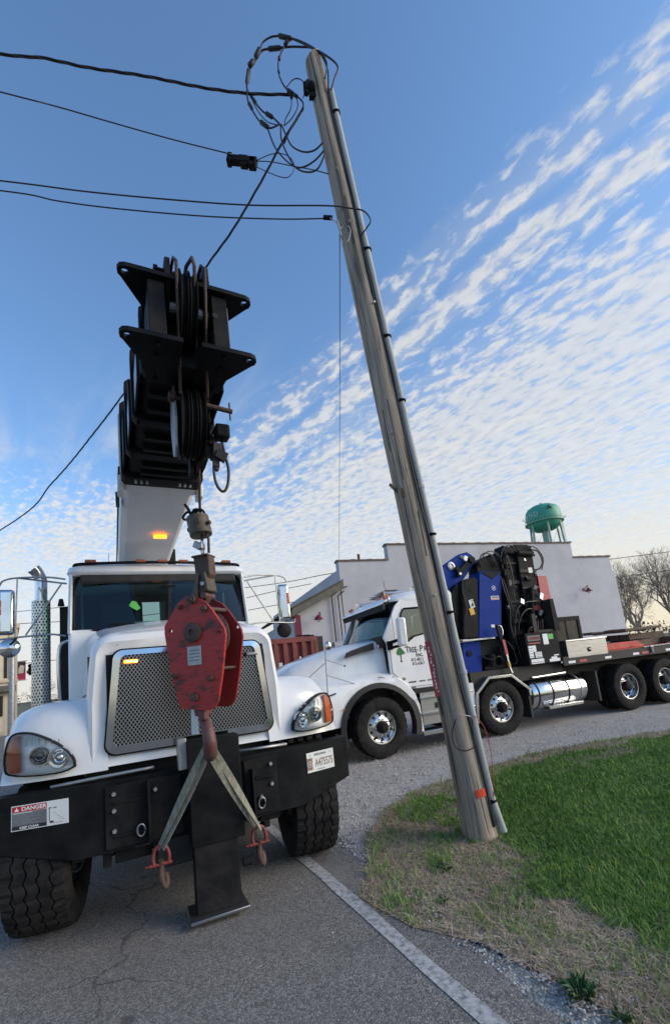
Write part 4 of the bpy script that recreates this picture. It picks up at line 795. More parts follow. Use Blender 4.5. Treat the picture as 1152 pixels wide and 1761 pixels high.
# nose: side cheeks, web, two winged plates with holes, sheaves
VT = .325
mb = MB()
for sx, wd in ((-1, .10), (1, .10)):
    a, b = (.195, .115) if sx > 0 else (-.195, -.115)
    mb.loft([[B(s_, a, 0), B(s_, b, 0), B(s_, b, VT), B(s_, a, VT)] for s_ in (.02, .34)], cap=True)
mb.loft([[B(s_, -.12, 0), B(s_, .12, 0), B(s_, .12, VT), B(s_, -.12, VT)] for s_ in (.20, .34)], cap=True)
nose = mb.build('boom_nose', 'blacksat', T1, bevel=.004)
MB().cyl(B(.018, .13, .20), B(.03, .13, .20), .016, .016, 10).build('nose_hole', 'darkgap', nose)
MB().loft([[B(s_, .198, .03), B(s_, .203, .03), B(s_, .203, VT-.04), B(s_, .198, VT-.04)] for s_ in (.04, .30)]).build('cheek_plate', 'aludull', nose)
def wing(v_, name='wing_plate'):
    """winged plate: wide pointed ears at the front, narrow at the back, a hole in each ear, cut out for the rope"""
    mb = MB(); t = .024
    for sx in (-1, 1):
        o_ = [(.045, -.01), (.22, -.01)]
        tip = [(.295+.036*math.cos(a), .028+.036*math.sin(a)) for a in [R(x_) for x_ in (-90, -50, -10, 30, 60)]]
        out_ = o_+tip+[(.21, .21), (.195, .33), (.045, .33)]
        hc = (.295, .028); hr = .019; nh = 12; hole = [(hc[0]+hr*math.cos(2*math.pi*k/nh), hc[1]+hr*math.sin(2*math.pi*k/nh)) for k in range(nh)]
        # split the outline in two halves round the hole so the hole is real
        n = len(out_)
        top = [out_[i] for i in (0, 1, 2, 3, 4)]
        bot = [out_[i] for i in range(4, n)]
        lo = [(hc[0]+hr*math.cos(R(a)), hc[1]+hr*math.sin(R(a))) for a in (-10, -60, -110, -150, -180)]
        hi = [(hc[0]+hr*math.cos(R(a)), hc[1]+hr*math.sin(R(a))) for a in (180, 140, 90, 40, -10)]
        for poly in (top+lo+[(.045, .02)], bot+[(.045, .02)]+hi):
            m_ = len(poly); mb.add([B(b, sx*a, v_) for a, b in poly]+[B(b, sx*a, v_+t) for a, b in poly], [tuple(range(m_)), tuple(range(2*m_-1, m_-1, -1))]+[(k, (k+1) % m_, (k+1) % m_+m_, k+m_) for k in range(m_)])
    return mb.build(name, 'black', T1)
wing(-.03); wing(VT+.005)
def sheave(c, r_, wd, name='sheave', mt='rust', n=1):
    c = Vector(c); mb = MB()
    prof = [(.03, -wd/2), (r_*.9, -wd/2), (r_, -wd/2*.95), (r_, -wd/2*.75), (r_*.86, -wd*.12), (r_*.86, wd*.12), (r_, wd/2*.75), (r_, wd/2*.95), (r_*.9, wd/2), (.03, wd/2)]
    return mb.lathe(prof, o=c, ax='x', n=36).build(name, mt, T1, smooth=35)
for dx in (-.022, .022): sheave(B(.14, dx, VT-.05), .20, .038, mt='blacksat')
mb = MB()
for dx, s0 in ((-.095, 1), (.095, 1)):
    pts = [(.0, .03), (.0, .16), (.05, .21), (.10, .21), (.20, .13), (.24, -.02), (.12, -.06)]
    mb.loft([[B(a, dx+d_, VT-.02+b) for a, b in pts] for d_ in (-.010, .010)], cap=True)
mb.build('sheave_guard', 'blacksat', T1)
MB().cyl(B(.10, -.15, VT+.155), B(.10, .13, VT+.155), .011, .011, 8).cyl(B(.10, -.155, VT+.155), B(.10, -.135, VT+.155), .022, .022, 6).build('guard_pin', 'blacksat', T1)
MB().cyl(B(.13, -.13, VT-.04), B(.13, .13, VT-.04), .035, .035, 14).build('sheave_axle', 'steel', T1)
# underslung sheave with cheek plate and keeper rod
LS = Vector((-.095, -1.17, 3.10))
for dx in (-.03, .015, .06): sheave(LS+Vector((dx, 0, 0)), .20, .038, mt='blacksat')
MB().loft([[LS+Vector((dx, a, b)) for a, b in ((-.02, .28), (.10, .22), (.13, .0), (.07, -.17), (0, -.21), (-.06, -.17), (-.11, -.02), (-.08, .22))] for dx in (-.082, -.070)], cap=True).build('cheek_plate', 'steel', T1)
MB().loft([[LS+Vector((dx, a, b)) for a, b in ((-.05, .26), (.08, .24), (.10, .0), (.0, -.08), (-.09, -.02))] for dx in (.105, .116)], cap=True).build('cheek_plate', 'blacksat', T1)
MB().cyl(LS+Vector((-.10, -.10, .10)), LS+Vector((.24, -.10, .06)), .014, .014, 10).cyl(LS+Vector((.225, -.10, .115)), LS+Vector((.225, -.10, .005)), .005, .005, 6).cyl(LS+Vector((-.11, -.10, .10)), LS+Vector((-.08, -.10, .10)), .03, .03, 8).build('keeper_rod', 'rust', T1)
MB().cyl(LS+Vector((-.12, .02, .30)), LS+Vector((.15, .02, .28)), .011, .011, 8).obox(LS+Vector((-.14, -.16, .28)), (.05, .05, .06)).build('keeper_rod', 'rust', T1)
mb = MB()
for dx in (.03, .06): mb.obox(LS+Vector((dx, .18, -.10)), (.02, .10, .26))
mb.obox(LS+Vector((.10, .22, .02)), (.06, .14, .30)); mb.build('sheave_bracket', 'black', T1)
# work lamp, camera and looped cable under the boom tip
cl = MB().obox((.085, -1.22, 3.045), (.085, .09, .085), (.1, 0, 0)).build('boom_lamp', 'black', T1, bevel=.015)
MB().cyl((.02, -1.18, 2.97), (.02, -1.12, 2.97), .045, .045, 16).obox((.05, -1.2, 2.93), (.05, .05, .10), (.3, 0, .2)).obox((.075, -1.22, 2.90), (.06, .05, .05), (.2, .5, 0)).obox((.045, -1.2, 2.86), (.035, .035, .05)).cyl((.02, -1.19, 2.98), (.07, -1.2, 3.04), .02, .02, 8).sphere((.045, -1.2, 2.825), .016, 5).build('lamp_bracket', 'blackdull', cl)
MB().tube(curve([(.085, -1.2, 3.02), (.10, -1.2, 2.92), (.115, -1.2, 2.82), (.10, -1.2, 2.72), (.07, -1.2, 2.69), (.04, -1.2, 2.73), (.03, -1.2, 2.80), (.035, -1.2, 2.90)], 5), .0085, 7).build('cable_loop', 'hose', cl, smooth=180)
MB().tube([B(s_, -.315, .06) for s_ in (1.5, 4.4)], .008, 6).obox(B(2.1, -.32, .06), (.03, .16, .08)).build('boom_hose', 'hose', T1)
MB().obox((-.107, 1.12, 3.155), (.13, .06, .035)).build('boom_lamp', 'amberlit', T1, bevel=.01)['label'] = 'lit amber lamp under the white boom'
# rope falls between the sheaves (parts of the crane)
for a_, b_ in ((-.070, -.060), (.066, .080)): MB().tube([B(.30, a_, VT+.09), B(.16, a_, VT+.155), B(.05, a_, VT+.145), B(-.02, a_, VT+.125), B(-.095, a_, VT+.03), LS+Vector((b_, -.215, .05))], .008, 6).build('rope_fall', 'rope', T1, smooth=180)
# pedestal, deck and rear axles behind the cab
MB().box(-.55, .35, 2.9, 4.0, .9, 2.5).box(-.45, -.30, 2.7, 4.1, 2.5, 3.5).box(.05, .20, 2.7, 4.1, 2.5, 3.5).build('crane_pedestal', 'blacksat', T1, bevel=.02)
MB().box(-1.2, 1.2, 3.0, 8.6, .98, 1.12).build('deck', 'blackdull', T1)
for yy in (6.0, 7.3):
    for sx in (-1, 1):
        w_ = make_wheel(T1, sx*.93, yy, .515, .515, .56, .285, 'drive'); w_.rotation_euler = (0, 0, R(90*sx))
# ------------------------------------------------------------------ load line, weight, hook block (hang from the crane, each a thing of its own)
T1M = Matrix.Translation((-1.16, 3.49, 0))@Matrix.Rotation(R(25.5), 4, 'Z')
def W1(x_, y_, z_): return T1M@Vector((x_, y_, z_))
HO = Vector((-.9017, 2.9484, 1.30)); HR = R(-16); HKM = Matrix.Translation(Vector((HO.x, HO.y, 0)))@Matrix.Rotation(HR, 4, 'Z')
HKI = HKM.inverted()
rtop = T1M@B(-.10, .015, VT+.02); wpos = HKM@Vector((-.005, .07, 2.80))
rb = wpos.copy()
mb = MB().tube([T1M@B(.30, .0, VT+.10)-rb, T1M@B(.16, .0, VT+.150)-rb, T1M@B(.02, .0, VT+.14)-rb, T1M@B(-.07, .012, VT+.10)-rb, rtop-rb, Vector((0, 0, 0)), HKM@Vector((.0, .07, 2.50))-rb], .0095, 8)
mb.tube([HKM@Vector((.03, .07, 2.66))-rb, HKM@Vector((.05, .07, 2.60))-rb, HKM@Vector((.045, .07, 2.50))-rb], .0095, 8)
tag(mb.build('hoist_rope', 'rope', loc=rb, smooth=180), 'rusty wire hoist rope running from boom tip down to the hook block', 'rope')
t = thing('rope_weight', HKM@Vector((-.005, .07, 2.60)), 'weathered bronze cylinder weight clamped round the hoist rope above the red hook block', 'weight', HR)
MB().cyl((.0, 0, .035), (-.025, 0, .175), .077, .077, 24).build('body', 'weight', t, smooth=40, bevel=.004)
MB().cyl((-.095, -.01, .09), (-.06, -.01, .09), .018, .018, 8).cyl((.07, -.02, .11), (.09, -.02, .11), .014, .014, 8).cyl((.02, -.08, .12), (.02, -.066, .12), .02, .02, 10).build('lug', 'weight', t, smooth=40)
MB().tube(curve([(-.02, -.03, .17), (-.07, -.04, .21), (-.12, -.03, .185), (-.10, -.02, .165), (-.03, -.03, .19), (.02, -.03, .215), (.045, -.02, .19), (.02, -.02, .165)], 4), .009, 6).tube(curve([(-.06, -.02, .19), (-.08, -.02, .24), (-.105, -.02, .28)], 4), .011, 6).tube(curve([(-.05, -.03, .18), (-.02, -.03, .22), (.03, -.03, .20)], 4), .012, 6).build('shackle_chain', 'blacksat', t, smooth=180)
t = thing('rope_clamp', HKM@Vector((.0, .07, 2.55)), 'small steel rope clamp between the bronze weight and the red socket', 'clamp', HR)
MB().obox((-.03, -.01, .015), (.055, .05, .05), (0, .5, 0)).obox((-.005, -.015, .0), (.045, .05, .045)).build('saddle', 'steel', t, bevel=.008); MB().cyl((-.075, 0, .02), (-.05, 0, .01), .008, .008, 6).cyl((.0, -.01, .04), (.0, -.01, -.05), .01, .01, 6).build('bolt', 'steel', t)
hk = thing('hook_block', HO, 'worn red single-sheave hook block hanging in front of the mesh grille', 'hook block', HR)
def hz(z_): return z_-1.30
front = [(-.037, 2.195), (.035, 2.150), (.085, 2.085), (.165, 1.955), (.172, 1.905), (.129, 1.665), (.085, 1.49), (.055, 1.450), (.02, 1.440), (-.175, 1.462), (-.200, 1.475), (-.251, 1.668), (-.292, 1.974), (-.289, 2.024), (-.18, 2.165), (-.115, 2.205)]
def holed_plate(name, pts, y0, y1, mt, holes, dx=0):
    bmx = bmesh.new(); vs = [bmx.verts.new((a+dx, y0, hz(b))) for a, b in pts]; eds = [bmx.edges.new((vs[i], vs[(i+1) % len(vs)])) for i in range(len(vs))]
    for hx, hz_, hr in holes:
        hv = [bmx.verts.new((hx+dx+hr*math.cos(2*math.pi*k/12), y0, hz(hz_)+hr*math.sin(2*math.pi*k/12))) for k in range(12)]; eds += [bmx.edges.new((hv[i], hv[(i+1) % 12])) for i in range(12)]
    bmesh.ops.triangle_fill(bmx, use_beauty=True, edges=eds)
    g_ = bmesh.ops.extrude_face_region(bmx, geom=list(bmx.faces)); bmesh.ops.translate(bmx, verts=[e for e in g_['geom'] if isinstance(e, bmesh.types.BMVert)], vec=(0, y1-y0, 0))
    bmesh.ops.recalc_face_normals(bmx, faces=bmx.faces); me = bpy.data.meshes.new(name); bmx.to_mesh(me); bmx.free(); me.materials.append(M[mt]); o = bpy.data.objects.new(name, me); COL.objects.link(o); o.parent = hk; return o
fp = holed_plate('side_plate', front, 0, .022, 'redblock', [(-.242, 1.985, .013), (.125, 1.93, .013)])
rp_ = holed_plate('side_plate', front, .185, .205, 'redin', [(-.242, 1.985, .013), (.140, 1.975, .014)], dx=.022)
for a, b, r_ in ((-.156, 2.138, .018), (-.060, 2.175, .030), (.030, 2.10, .022), (-.222, 1.680, .021), (.048, 1.640, .022), (-.082, 1.530, .030)):
    MB().cyl((a, .004, hz(b)), (a, -.022, hz(b)), r_, r_*.9, 6 if r_ < .025 else 16).cyl((a, -.018, hz(b)), (a, -.032, hz(b)), r_*.5, r_*.45, 8).build('bolt', 'rust', fp, smooth=35)
MB().lathe([(.066, .002), (.066, -.016), (.050, -.024), (.020, -.024), (.018, -.012), (0, -.012)], o=(-.069, 0, hz(1.955)), n=28).build('axle_cap', 'rust', fp, smooth=35)
MB().obox((-.066, -.003, hz(1.80)), (.105, .004, .125)).build('rating_plate', 'steel', fp, bevel=.001)
for k in range(4): MB().obox((-.066, -.006, hz(1.835-.022*k)), (.075, .001, .006)).build('stamped_line', 'ink2', fp)
for a_, b_, z_, r_ in ((.045, .075, 2.10, .016), (.10, .12, 1.70, .011), (-.15, -.13, 1.55, .012)): MB().cyl((a_, .0, hz(z_)), (b_, .2, hz(z_)), r_, r_, 10).build('spacer_bolt', 'rust', hk, smooth=40)
MB().lathe([(.03, .065), (.165, .065), (.185, .070), (.185, .078), (.155, .096), (.155, .108), (.185, .126), (.185, .134), (.165, .139), (.03, .139)], o=(-.055, 0, hz(1.93)), n=36).build('sheave', 'rust', hk, smooth=35)
# wedge socket, link and swivel above
MB().prism([(-.058, hz(2.485)), (.060, hz(2.485)), (.066, hz(2.44)), (.070, hz(2.34)), (.040, hz(2.31)), (.035, hz(2.22)), (.0, hz(2.20)), (-.035, hz(2.22)), (-.045, hz(2.33))], 'y', .03, .11).obox((.0, .07, hz(2.478)), (.13, .11, .016)).build('rope_socket', 'rust', hk, bevel=.008)
MB().obox((-.035, .07, hz(2.27)), (.03, .12, .17), (0, .12, 0)).obox((.035, .07, hz(2.29)), (.03, .12, .14), (0, -.15, 0)).build('socket_fork', 'weight', hk, bevel=.01)
MB().prism([(-.12, hz(2.20)), (-.02, hz(2.33)), (.02, hz(2.30)), (.03, hz(2.18)), (-.02, hz(2.12))], 'y', .045, .10).cyl((.01, .02, hz(2.20)), (.01, .14, hz(2.20)), .026, .026, 12).build('becket', 'hookred', hk, bevel=.006)
MB().cyl((.02, .0, hz(2.275)), (.02, .14, hz(2.275)), .014, .014, 8).build('socket_pin', 'steel', hk)
hp = curve([(-.085, .09, hz(1.50)), (-.08, .09, hz(1.43)), (-.075, .07, hz(1.375)), (-.06, .02, hz(1.32)), (-.05, -.005, hz(1.25)), (-.05, .02, hz(1.18)), (-.055, .08, hz(1.15)), (-.055, .135, hz(1.19)), (-.055, .15, hz(1.26)), (-.055, .14, hz(1.31))], 5)
def hrot(p_):
    d_ = Vector((p_.x+.07, p_.y-.09, 0)); d_ = Matrix.Rotation(R(31), 3, 'Z')@d_; return Vector((-.07+d_.x, .09+d_.y, p_.z))
hp = [hrot(p_) for p_ in hp]
nr = len(hp); MB().tube(hp, [(.040 if i < 8 else .033+.012*math.sin(math.pi*(i-8)/(nr-8))) * (1 if i < nr-8 else 1-(i-nr+8)*.09) for i in range(nr)], 14).build('hook', 'hookred', hk, smooth=180)
MB().cyl((-.085, .09, hz(1.47)), (-.085, .09, hz(1.405)), .062, .055, 16).obox((-.045, .03, hz(1.41)), (.05, .05, .06)).build('swivel_nut', 'hookred', hk, bevel=.006)
MB().obox((-.155, .09, hz(1.37)), (.052, .003, .17), (0, .03, 0)).build('white_tag', 'plate', hk)
# slings and shackles
def ribbon(mb, a, b, wd, nrm, sag=.0, n=10, tw=0.):
    a, b = Vector(a), Vector(b); d = (b-a).normalized(); rings = []
    for i in range(n+1):
        t_ = i/n; c_ = a.lerp(b, t_); sd_ = Quaternion(d, tw*t_)@(d.cross(Vector(nrm)).normalized()); nn_ = d.cross(sd_); w_ = wd*(.75+.5*math.sin(math.pi*min(1, t_*1.15)))
        rings.append([c_+sd_*w_/2+nn_*.004, c_-sd_*w_/2+nn_*.003, c_-sd_*w_/2-nn_*.003, c_+sd_*w_/2-nn_*.004])
    mb.loft(rings, cap=True)
hb_ = HKM@Vector((-.052, .075, 1.205)); 
for nm, q_, lab, lab2, tw in (('l', (-.285, -.115, .535), 'pale webbing sling from the hook to the left shackle on the bumper', 'red bow shackle at the lower end of the left sling', .5), ('r', (.395, -.115, .50), 'pale webbing sling from the hook to the right shackle beside the tyre', 'red bow shackle at the lower end of the right sling', -1.1)):
    e_ = W1(*q_); t = thing('lifting_sling', e_, lab, 'sling'); t['group'] = 'slings from the hook to the bumper'
    for k, (off, ofe) in enumerate((((-.018, -.02, .0), (-.018, 0, 0)), ((.018, .02, .0), (.020, -.01, 0)))):
        mb = MB(); ribbon(mb, hb_+Vector(off)-e_+Vector((0, 0, .0)), Vector(ofe), .036, (.1, -1, .2), tw=tw*(1 if k else .7)); mb.build('strand', 'sling', t, smooth=60)
    mb = MB().tube(curve([hb_+Vector((-.02, -.03, -.0))-e_, hb_+Vector((0, -.045, -.045))-e_+Vector((0, .03, .02)), hb_+Vector((.02, -.01, 0))-e_], 4), .014, 6); mb.build('eye', 'sling', t, smooth=180)
    s_ = thing('shackle', e_-Vector((0, 0, .13)), lab2, 'shackle', R(25.5), 'shackles on the bumper hooks')
    MB().tube(curve([(-.045, 0, .03), (-.052, 0, .08), (-.035, 0, .135), (0, -.005, .155), (.035, 0, .135), (.052, 0, .08), (.045, 0, .03)], 5), [.0125]*31, 8).build('bow', 'shackle', s_, smooth=180)
    MB().cyl((-.075, 0, .035), (.070, 0, .035), .012, .012, 10).cyl((-.10, 0, .035), (-.07, 0, .035), .006, .006, 8).build('pin', 'shackle', s_, smooth=40)
    MB().tube(curve([(0, 0, .06), (-.004, .01, .0), (0, .01, -.07), (.02, .02, -.12), (.035, .05, -.10), (.03, .07, -.05)], 5), [.020]*26, 8).obox((0, .02, -.02), (.045, .03, .12)).build('grab_hook', 'rust', s_, smooth=60)

for s0, s1, u_ in ((.40, .60, -.232), (.84, 1.02, -.258)): MB().loft([[B(s_, u_, .03), B(s_, u_-.006, .03), B(s_, u_-.006, .20), B(s_, u_, .20)] for s_ in (s0, s1)], cap=True).build('wear_strip', 'steel', T1)
for s_, u_, v_ in ((.04, -.16, -.031), (.04, .16, -.031), (.12, -.16, -.031), (.12, .16, -.031), (.30, -.15, -.031), (.30, .15, -.031), (.76, -.22, -.015), (.76, .22, -.015), (1.16, -.24, -.025), (1.16, .24, -.025)): MB().cyl(B(s_, u_, v_), B(s_, u_, v_-.014), .012, .011, 6).build('bolt', 'blacksat', T1)

# ================================================================== flatbed truck with folding crane (local: x to its tail, y away from the camera, z up)
T2 = thing('flatbed_truck', (.48, 8.0, 0), 'white flatbed truck with blue folding crane parked side-on behind the leaning pole', 'flatbed truck', R(21.6))
YC = 1.22
def hood_t(x_):
    P = [(-1.6, 1.40), (-1.52, 1.56), (-1.45, 1.63), (-1.2, 1.765), (-.65, 1.915), (-.17, 2.02), (.47, 2.075)]
    for (a, b), (c_, d_) in zip(P, P[1:]):
        if x_ <= c_: return b+(d_-b)*(x_-a)/(c_-a)
    return P[-1][1]
def arch(x_, r_=.70, lo=.50):
    dx = abs(x_-.10); return .52+math.sqrt(max(0, r_*r_-dx*dx)) if dx < r_ else lo
rings = []
xs_ = [-1.60, -1.52, -1.42, -1.2, -.95, -.75, -.63, -.60, -.58, -.52, -.42, -.28, -.1, .1, .3, .47]
for x_ in xs_:
    f_ = min(1, max(0, (x_+1.62)/.5)); yo = .42-.40*math.sin(f_*math.pi/2); zb = max(arch(x_), .55 if x_ > -.60 else .62); zh = hood_t(x_)
    zf = min(1.385-.10*(1-f_)-.06*max(0, -.5-x_), zh-.1); zf = max(zf, zb+.10); yi = .40-.14*max(0, (x_+1.5)/2)
    hs = [(yo+.02, zb), (yo, (zb+zf)/2), (yo+.01, zf-.08), (yo+.06, zf-.02), (yo+.14, zf+.015), (yi, zf+.06), (yi+.03, zf+.12), (yi+.055, (zf+zh)/2+.04), (yi+.10, zh-.12), (yi+.17, zh-.045), (yi+.28, zh-.01), (yi+.5, zh+.01)]
    hs = [(a, max(b, zb+.001*i)) for i, (a, b) in enumerate(hs)]
    full = hs+[(YC, zh+.02)]+[(2*YC-a, b) for a, b in reversed(hs)]
    rings.append([(x_, a, b) for a, b in full])
mb = MB(); mb.loft(rings, cap=False, closed=False); mb.f.append(tuple(range(len(rings[0])-1, -1, -1)))
h2 = mb.build('hood', 'white', T2, smooth=50)
MB().box(-.55, .5, .35, 2.1, .75, 1.35).build('engine_bay', 'darkgap', T2)
# bumper, grille (seen only from beside), flares
MB().box(-1.72, -1.52, .10, 2.34, .42, .70).build('bumper', 'chrome', T2, bevel=.04)
MB().box(-1.63, -1.60, .75, 1.70, .75, 1.38).build('grille', 'blackdull', T2)
for yy in (.06, 2.28):
    rg = []; sgn = 1 if yy < 1 else -1
    for k in range(25):
        a = R(200-218*k/24); c_, s_ = math.cos(a), math.sin(a); r0_, r1_ = .675, .765+.03*(k > 18)
        rg.append([(.10+c_*r0_, yy-.075*sgn, .52+s_*r0_), (.10+c_*r1_, yy-.055*sgn, .52+s_*r1_*1.0), (.10+c_*r1_, yy+.02*sgn, .52+s_*r1_), (.10+c_*r0_, yy+.10*sgn, .52+s_*r0_)])
    MB().loft(rg, cap=True).build('wheel_arch_flare', 'blackdull', T2, smooth=40)
for yy, sg in ((.05, 1), (2.33, -1)):
    MB().prism([(.46, 1.20), (.62, 1.06), (.77, .80), (.83, .55), (.86, .29), (.95, .29), (.93, .80), (.86, 1.02), (.72, 1.20), (.58, 1.31), (.46, 1.37)], 'y', yy, yy+.06*sg).build('fender_panel', 'white', T2, bevel=.012)
for yy, sg in ((.262, -1), (2.178, 1)):
    MB().prism([(-.34, 1.775), (-.30, 1.865), (-.20, 1.90), (.24, 2.005), (.25, 1.88), (.0, 1.85)], 'y', yy-.004, yy+.06).build('hood_vent', 'blackdull', h2)
MB().box(-.60, -.56, -.012, .0, .90, .925).build('side_marker', 'orange', T2)
# emblem-like small marks on the hood
MB().obox((.20, .012, 1.37), (.14, .006, .022), (0, .1, 0)).build('badge', 'chrome', T2, bevel=.003)
MB().obox((.31, .225, 1.93), (.055, .006, .075)).build('badge', 'inkred', T2, bevel=.003); MB().obox((.31, .220, 1.93), (.035, .004, .050)).build('badge', 'inkw', T2)
# cab body
ys = .14
def side(yy, sg):
    # panels leave the window opening free
    lo_ = [(.46, 1.37), (.60, 1.30), (.80, 1.09), (2.02, 1.08), (2.02, 2.14), (1.55, 2.135), (1.30, 2.10), (1.05, 2.06), (.90, 1.97), (.80, 1.93), (.46, 1.95)]
    MB().prism(lo_, 'y', yy, yy+.05*sg).build('cab_side', 'white', T2, bevel=.008)
    MB().prism([(.40, 2.07), (.46, 1.95), (.80, 1.93), (.74, 2.10), (.84, 2.56), (.86, 2.78), (.72, 2.66)], 'y', yy, yy+.05*sg).build('cab_pillar', 'white', T2, bevel=.008)
    MB().prism([(.86, 2.78), (.84, 2.56), (.90, 2.60), (1.55, 2.62), (1.58, 2.58), (1.58, 2.14), (2.02, 2.14), (2.02, 2.88), (1.3, 2.88)], 'y', yy, yy+.05*sg).build('cab_side', 'white', T2, bevel=.008)
    MB().prism([(.76, 2.10), (.80, 1.93), (.92, 1.98), (1.05, 2.06), (1.58, 2.135), (1.58, 2.60), (.88, 2.59), (.84, 2.50)], 'y', yy+.028*sg, yy+.034*sg).build('side_window', 'sideglass', T2)
side(ys, 1); side(2*YC-ys, -1)
for yy, sg in ((ys, -1), (2*YC-ys, 1)):
    d_ = MB().prism([(.505, 1.86), (.50, 1.42), (.585, 1.335), (.62, 1.25), (.72, 1.17), (.78, 1.135), (1.53, 1.12), (1.56, 1.15), (1.56, 2.11), (1.30, 2.085), (1.05, 2.045), (.92, 1.965), (.80, 1.915), (.60, 1.90)], 'y', yy, yy+.014*sg).build('door', 'white', T2, bevel=.006)
    MB().tube([(x_, yy+.016*sg, z_) for x_, z_ in ((.80, 1.925), (.92, 1.975), (1.05, 2.055), (1.30, 2.095), (1.57, 2.13), (1.59, 2.35), (1.58, 2.60), (1.2, 2.60), (.90, 2.595), (.82, 2.50), (.76, 2.2), (.79, 1.93))], .014, 6).build('window_seal', 'black', d_)
    hnd = MB().lathe([(.055, 0), (.06, .012*sg), (.05, .014*sg), (0, .016*sg)], o=(1.385, yy+.014*sg, 1.585), n=20).build('door_handle', 'black', d_, smooth=40); hnd.scale = (1, 1, 1)
    MB().obox((1.385, yy+.035*sg, 1.59), (.085, .012, .022)).build('handle_bar', 'steel', d_, bevel=.004)
    if sg < 0: DOOR = d_
yd = ys-.0155; RD = (R(90), 0, 0)
# tree emblem built from overlapping lobes, lettering
mb = MB(); cx_, cz_ = .705, 1.765
tree = [(-.075, -.02), (-.085, .015), (-.065, .035), (-.072, .06), (-.045, .07), (-.035, .095), (0, .105), (.03, .09), (.045, .065), (.062, .05), (.070, .03), (.095, .0), (.098, -.02), (.065, -.025), (.03, -.03), (.015, -.045), (-.01, -.045), (-.03, -.035), (-.055, -.04)]
MB().prism([(cx_+a, cz_+b) for a, b in tree], 'y', yd-.0015, yd).build('tree_logo', 'green', DOOR)
MB().prism([(cx_-.012, cz_-.04), (cx_+.012, cz_-.04), (cx_+.008, cz_-.13), (cx_+.028, cz_-.165), (cx_-.028, cz_-.165), (cx_-.008, cz_-.13)], 'y', yd-.0015, yd).build('tree_trunk_logo', 'ink', DOOR)
text('lettering', 'T', .165, 'ink', DOOR, (.815, yd, 1.760), RD, .9, thick=.0005, bold=.004); text('lettering', 'REE-', .135, 'ink', DOOR, (.895, yd, 1.760), RD, .76, thick=.0005, bold=.004)
text('lettering', 'P', .165, 'ink', DOOR, (1.122, yd, 1.760), RD, .9, thick=.0005, bold=.004); text('lettering', 'RO', .135, 'ink', DOOR, (1.215, yd, 1.760), RD, .8, thick=.0005, bold=.004)
text('lettering', 'Inc.', .115, 'ink', DOOR, (1.025, yd, 1.670), RD, 1.0, thick=.0005, bold=.003)
text('lettering', '812-482-2', .080, 'ink', DOOR, (.915, yd, 1.590), RD, .80, thick=.0005, bold=.0014); text('lettering', '812-638-7', .080, 'ink', DOOR, (.930, yd, 1.515), RD, .80, thick=.0005, bold=.0014)
MB().obox((.715, yd, 1.29), (.07, .002, .05)).build('round_decal', 'ink2', DOOR, bevel=.001); MB().obox((.74, yd-.001, 1.30), (.025, .002, .03)).build('round_decal', 'yellow', DOOR)
MB().obox((.88, yd, 1.215), (.16, .002, .026)).build('print_line', 'ink', DOOR)
for a, b in ((1.09, .13), (1.28, .15)): MB().obox((a, yd, 1.215), (b, .002, .028)).build('print_line', 'ink2', DOOR)
MB().obox((.90, ys-.004, 1.105), (.08, .01, .06)).build('step_hook', 'ink2', T2)
# roof, visor, windshield, interior
rings = []
for x_, zt, yo in ((.60, 2.80, .30), (.66, 2.845, .20), (.80, 2.90, .145), (1.1, 2.955, .135), (1.5, 3.0, .135), (1.9, 3.01, .14), (2.04, 2.98, .17)):
    lowr = 2.745 if x_ < .7 else 2.75
    hs = [(yo, lowr+.0), (yo-.005, (lowr+zt)/2-.02), (yo+.05, zt-.06), (yo+.18, zt-.015), (yo+.5, zt+.01)]
    rings.append([(x_, a, b) for a, b in hs+[(YC, zt+.02)]+[(2*YC-a, b) for a, b in reversed(hs)]])
MB().loft(rings, cap=True).build('roof', 'white', T2, smooth=50)
MB().loft([[(.50, y_, 2.715), (.46, y_, 2.70), (.60, y_, 2.80), (.68, y_, 2.80)] for y_ in (.22, YC, 2.22)], cap=True).build('sun_visor', 'white', T2)
MB().loft([[(.49, y_, 2.70), (.52, y_, 2.60), (.535, y_, 2.60), (.56, y_, 2.76)] for y_ in (.20, YC, 2.24)], cap=True).build('visor_shade', 'blackdull', T2)
mb = MB(); nx, nz = 12, 3
for j in range(nz+1):
    for i in range(nx+1):
        s_ = -1+2*i/nx; t_ = j/nz; mb.v.append((.33+.34*t_+.13*s_*s_, YC+s_*1.055, 2.06+.66*t_))
for j in range(nz):
    for i in range(nx): a = j*(nx+1)+i; mb.f.append((a, a+1, a+nx+2, a+nx+1))
w_ = mb.build('windshield', 'windscreen', T2, smooth=180)
MB().tube([(.33+.13, YC-1.055, 2.06), (.33, YC, 2.06), (.46, YC+1.055, 2.06), (.46+.34, YC+1.055, 2.72), (.67, YC, 2.72), (.80, YC-1.055, 2.72), (.46, YC-1.055, 2.06)], .018, 6).build('window_gasket', 'black', w_)
MB().box(.38, .95, .22, 2.22, 1.9, 2.12).build('dashboard', 'blackdull', T2, bevel=.04)
MB().box(1.96, 2.0, .20, 2.24, 1.1, 2.2).box(1.96, 2.0, .20, .7, 2.2, 2.9).box(1.96, 2.0, 1.74, 2.24, 2.2, 2.9).box(1.96, 2.0, .7, 1.74, 2.62, 2.9).build('back_wall', 'seattan', T2)
for yy in (.62, 1.80): MB().obox((1.52, yy, 2.15), (.16, .48, .75), (0, .14, 0)).obox((1.60, yy, 2.55), (.10, .26, .18)).build('seat', 'seattan', T2, bevel=.05)
MB().box(.5, 2.0, .22, 2.22, 1.02, 1.10).build('cab_floor', 'blackdull', T2)
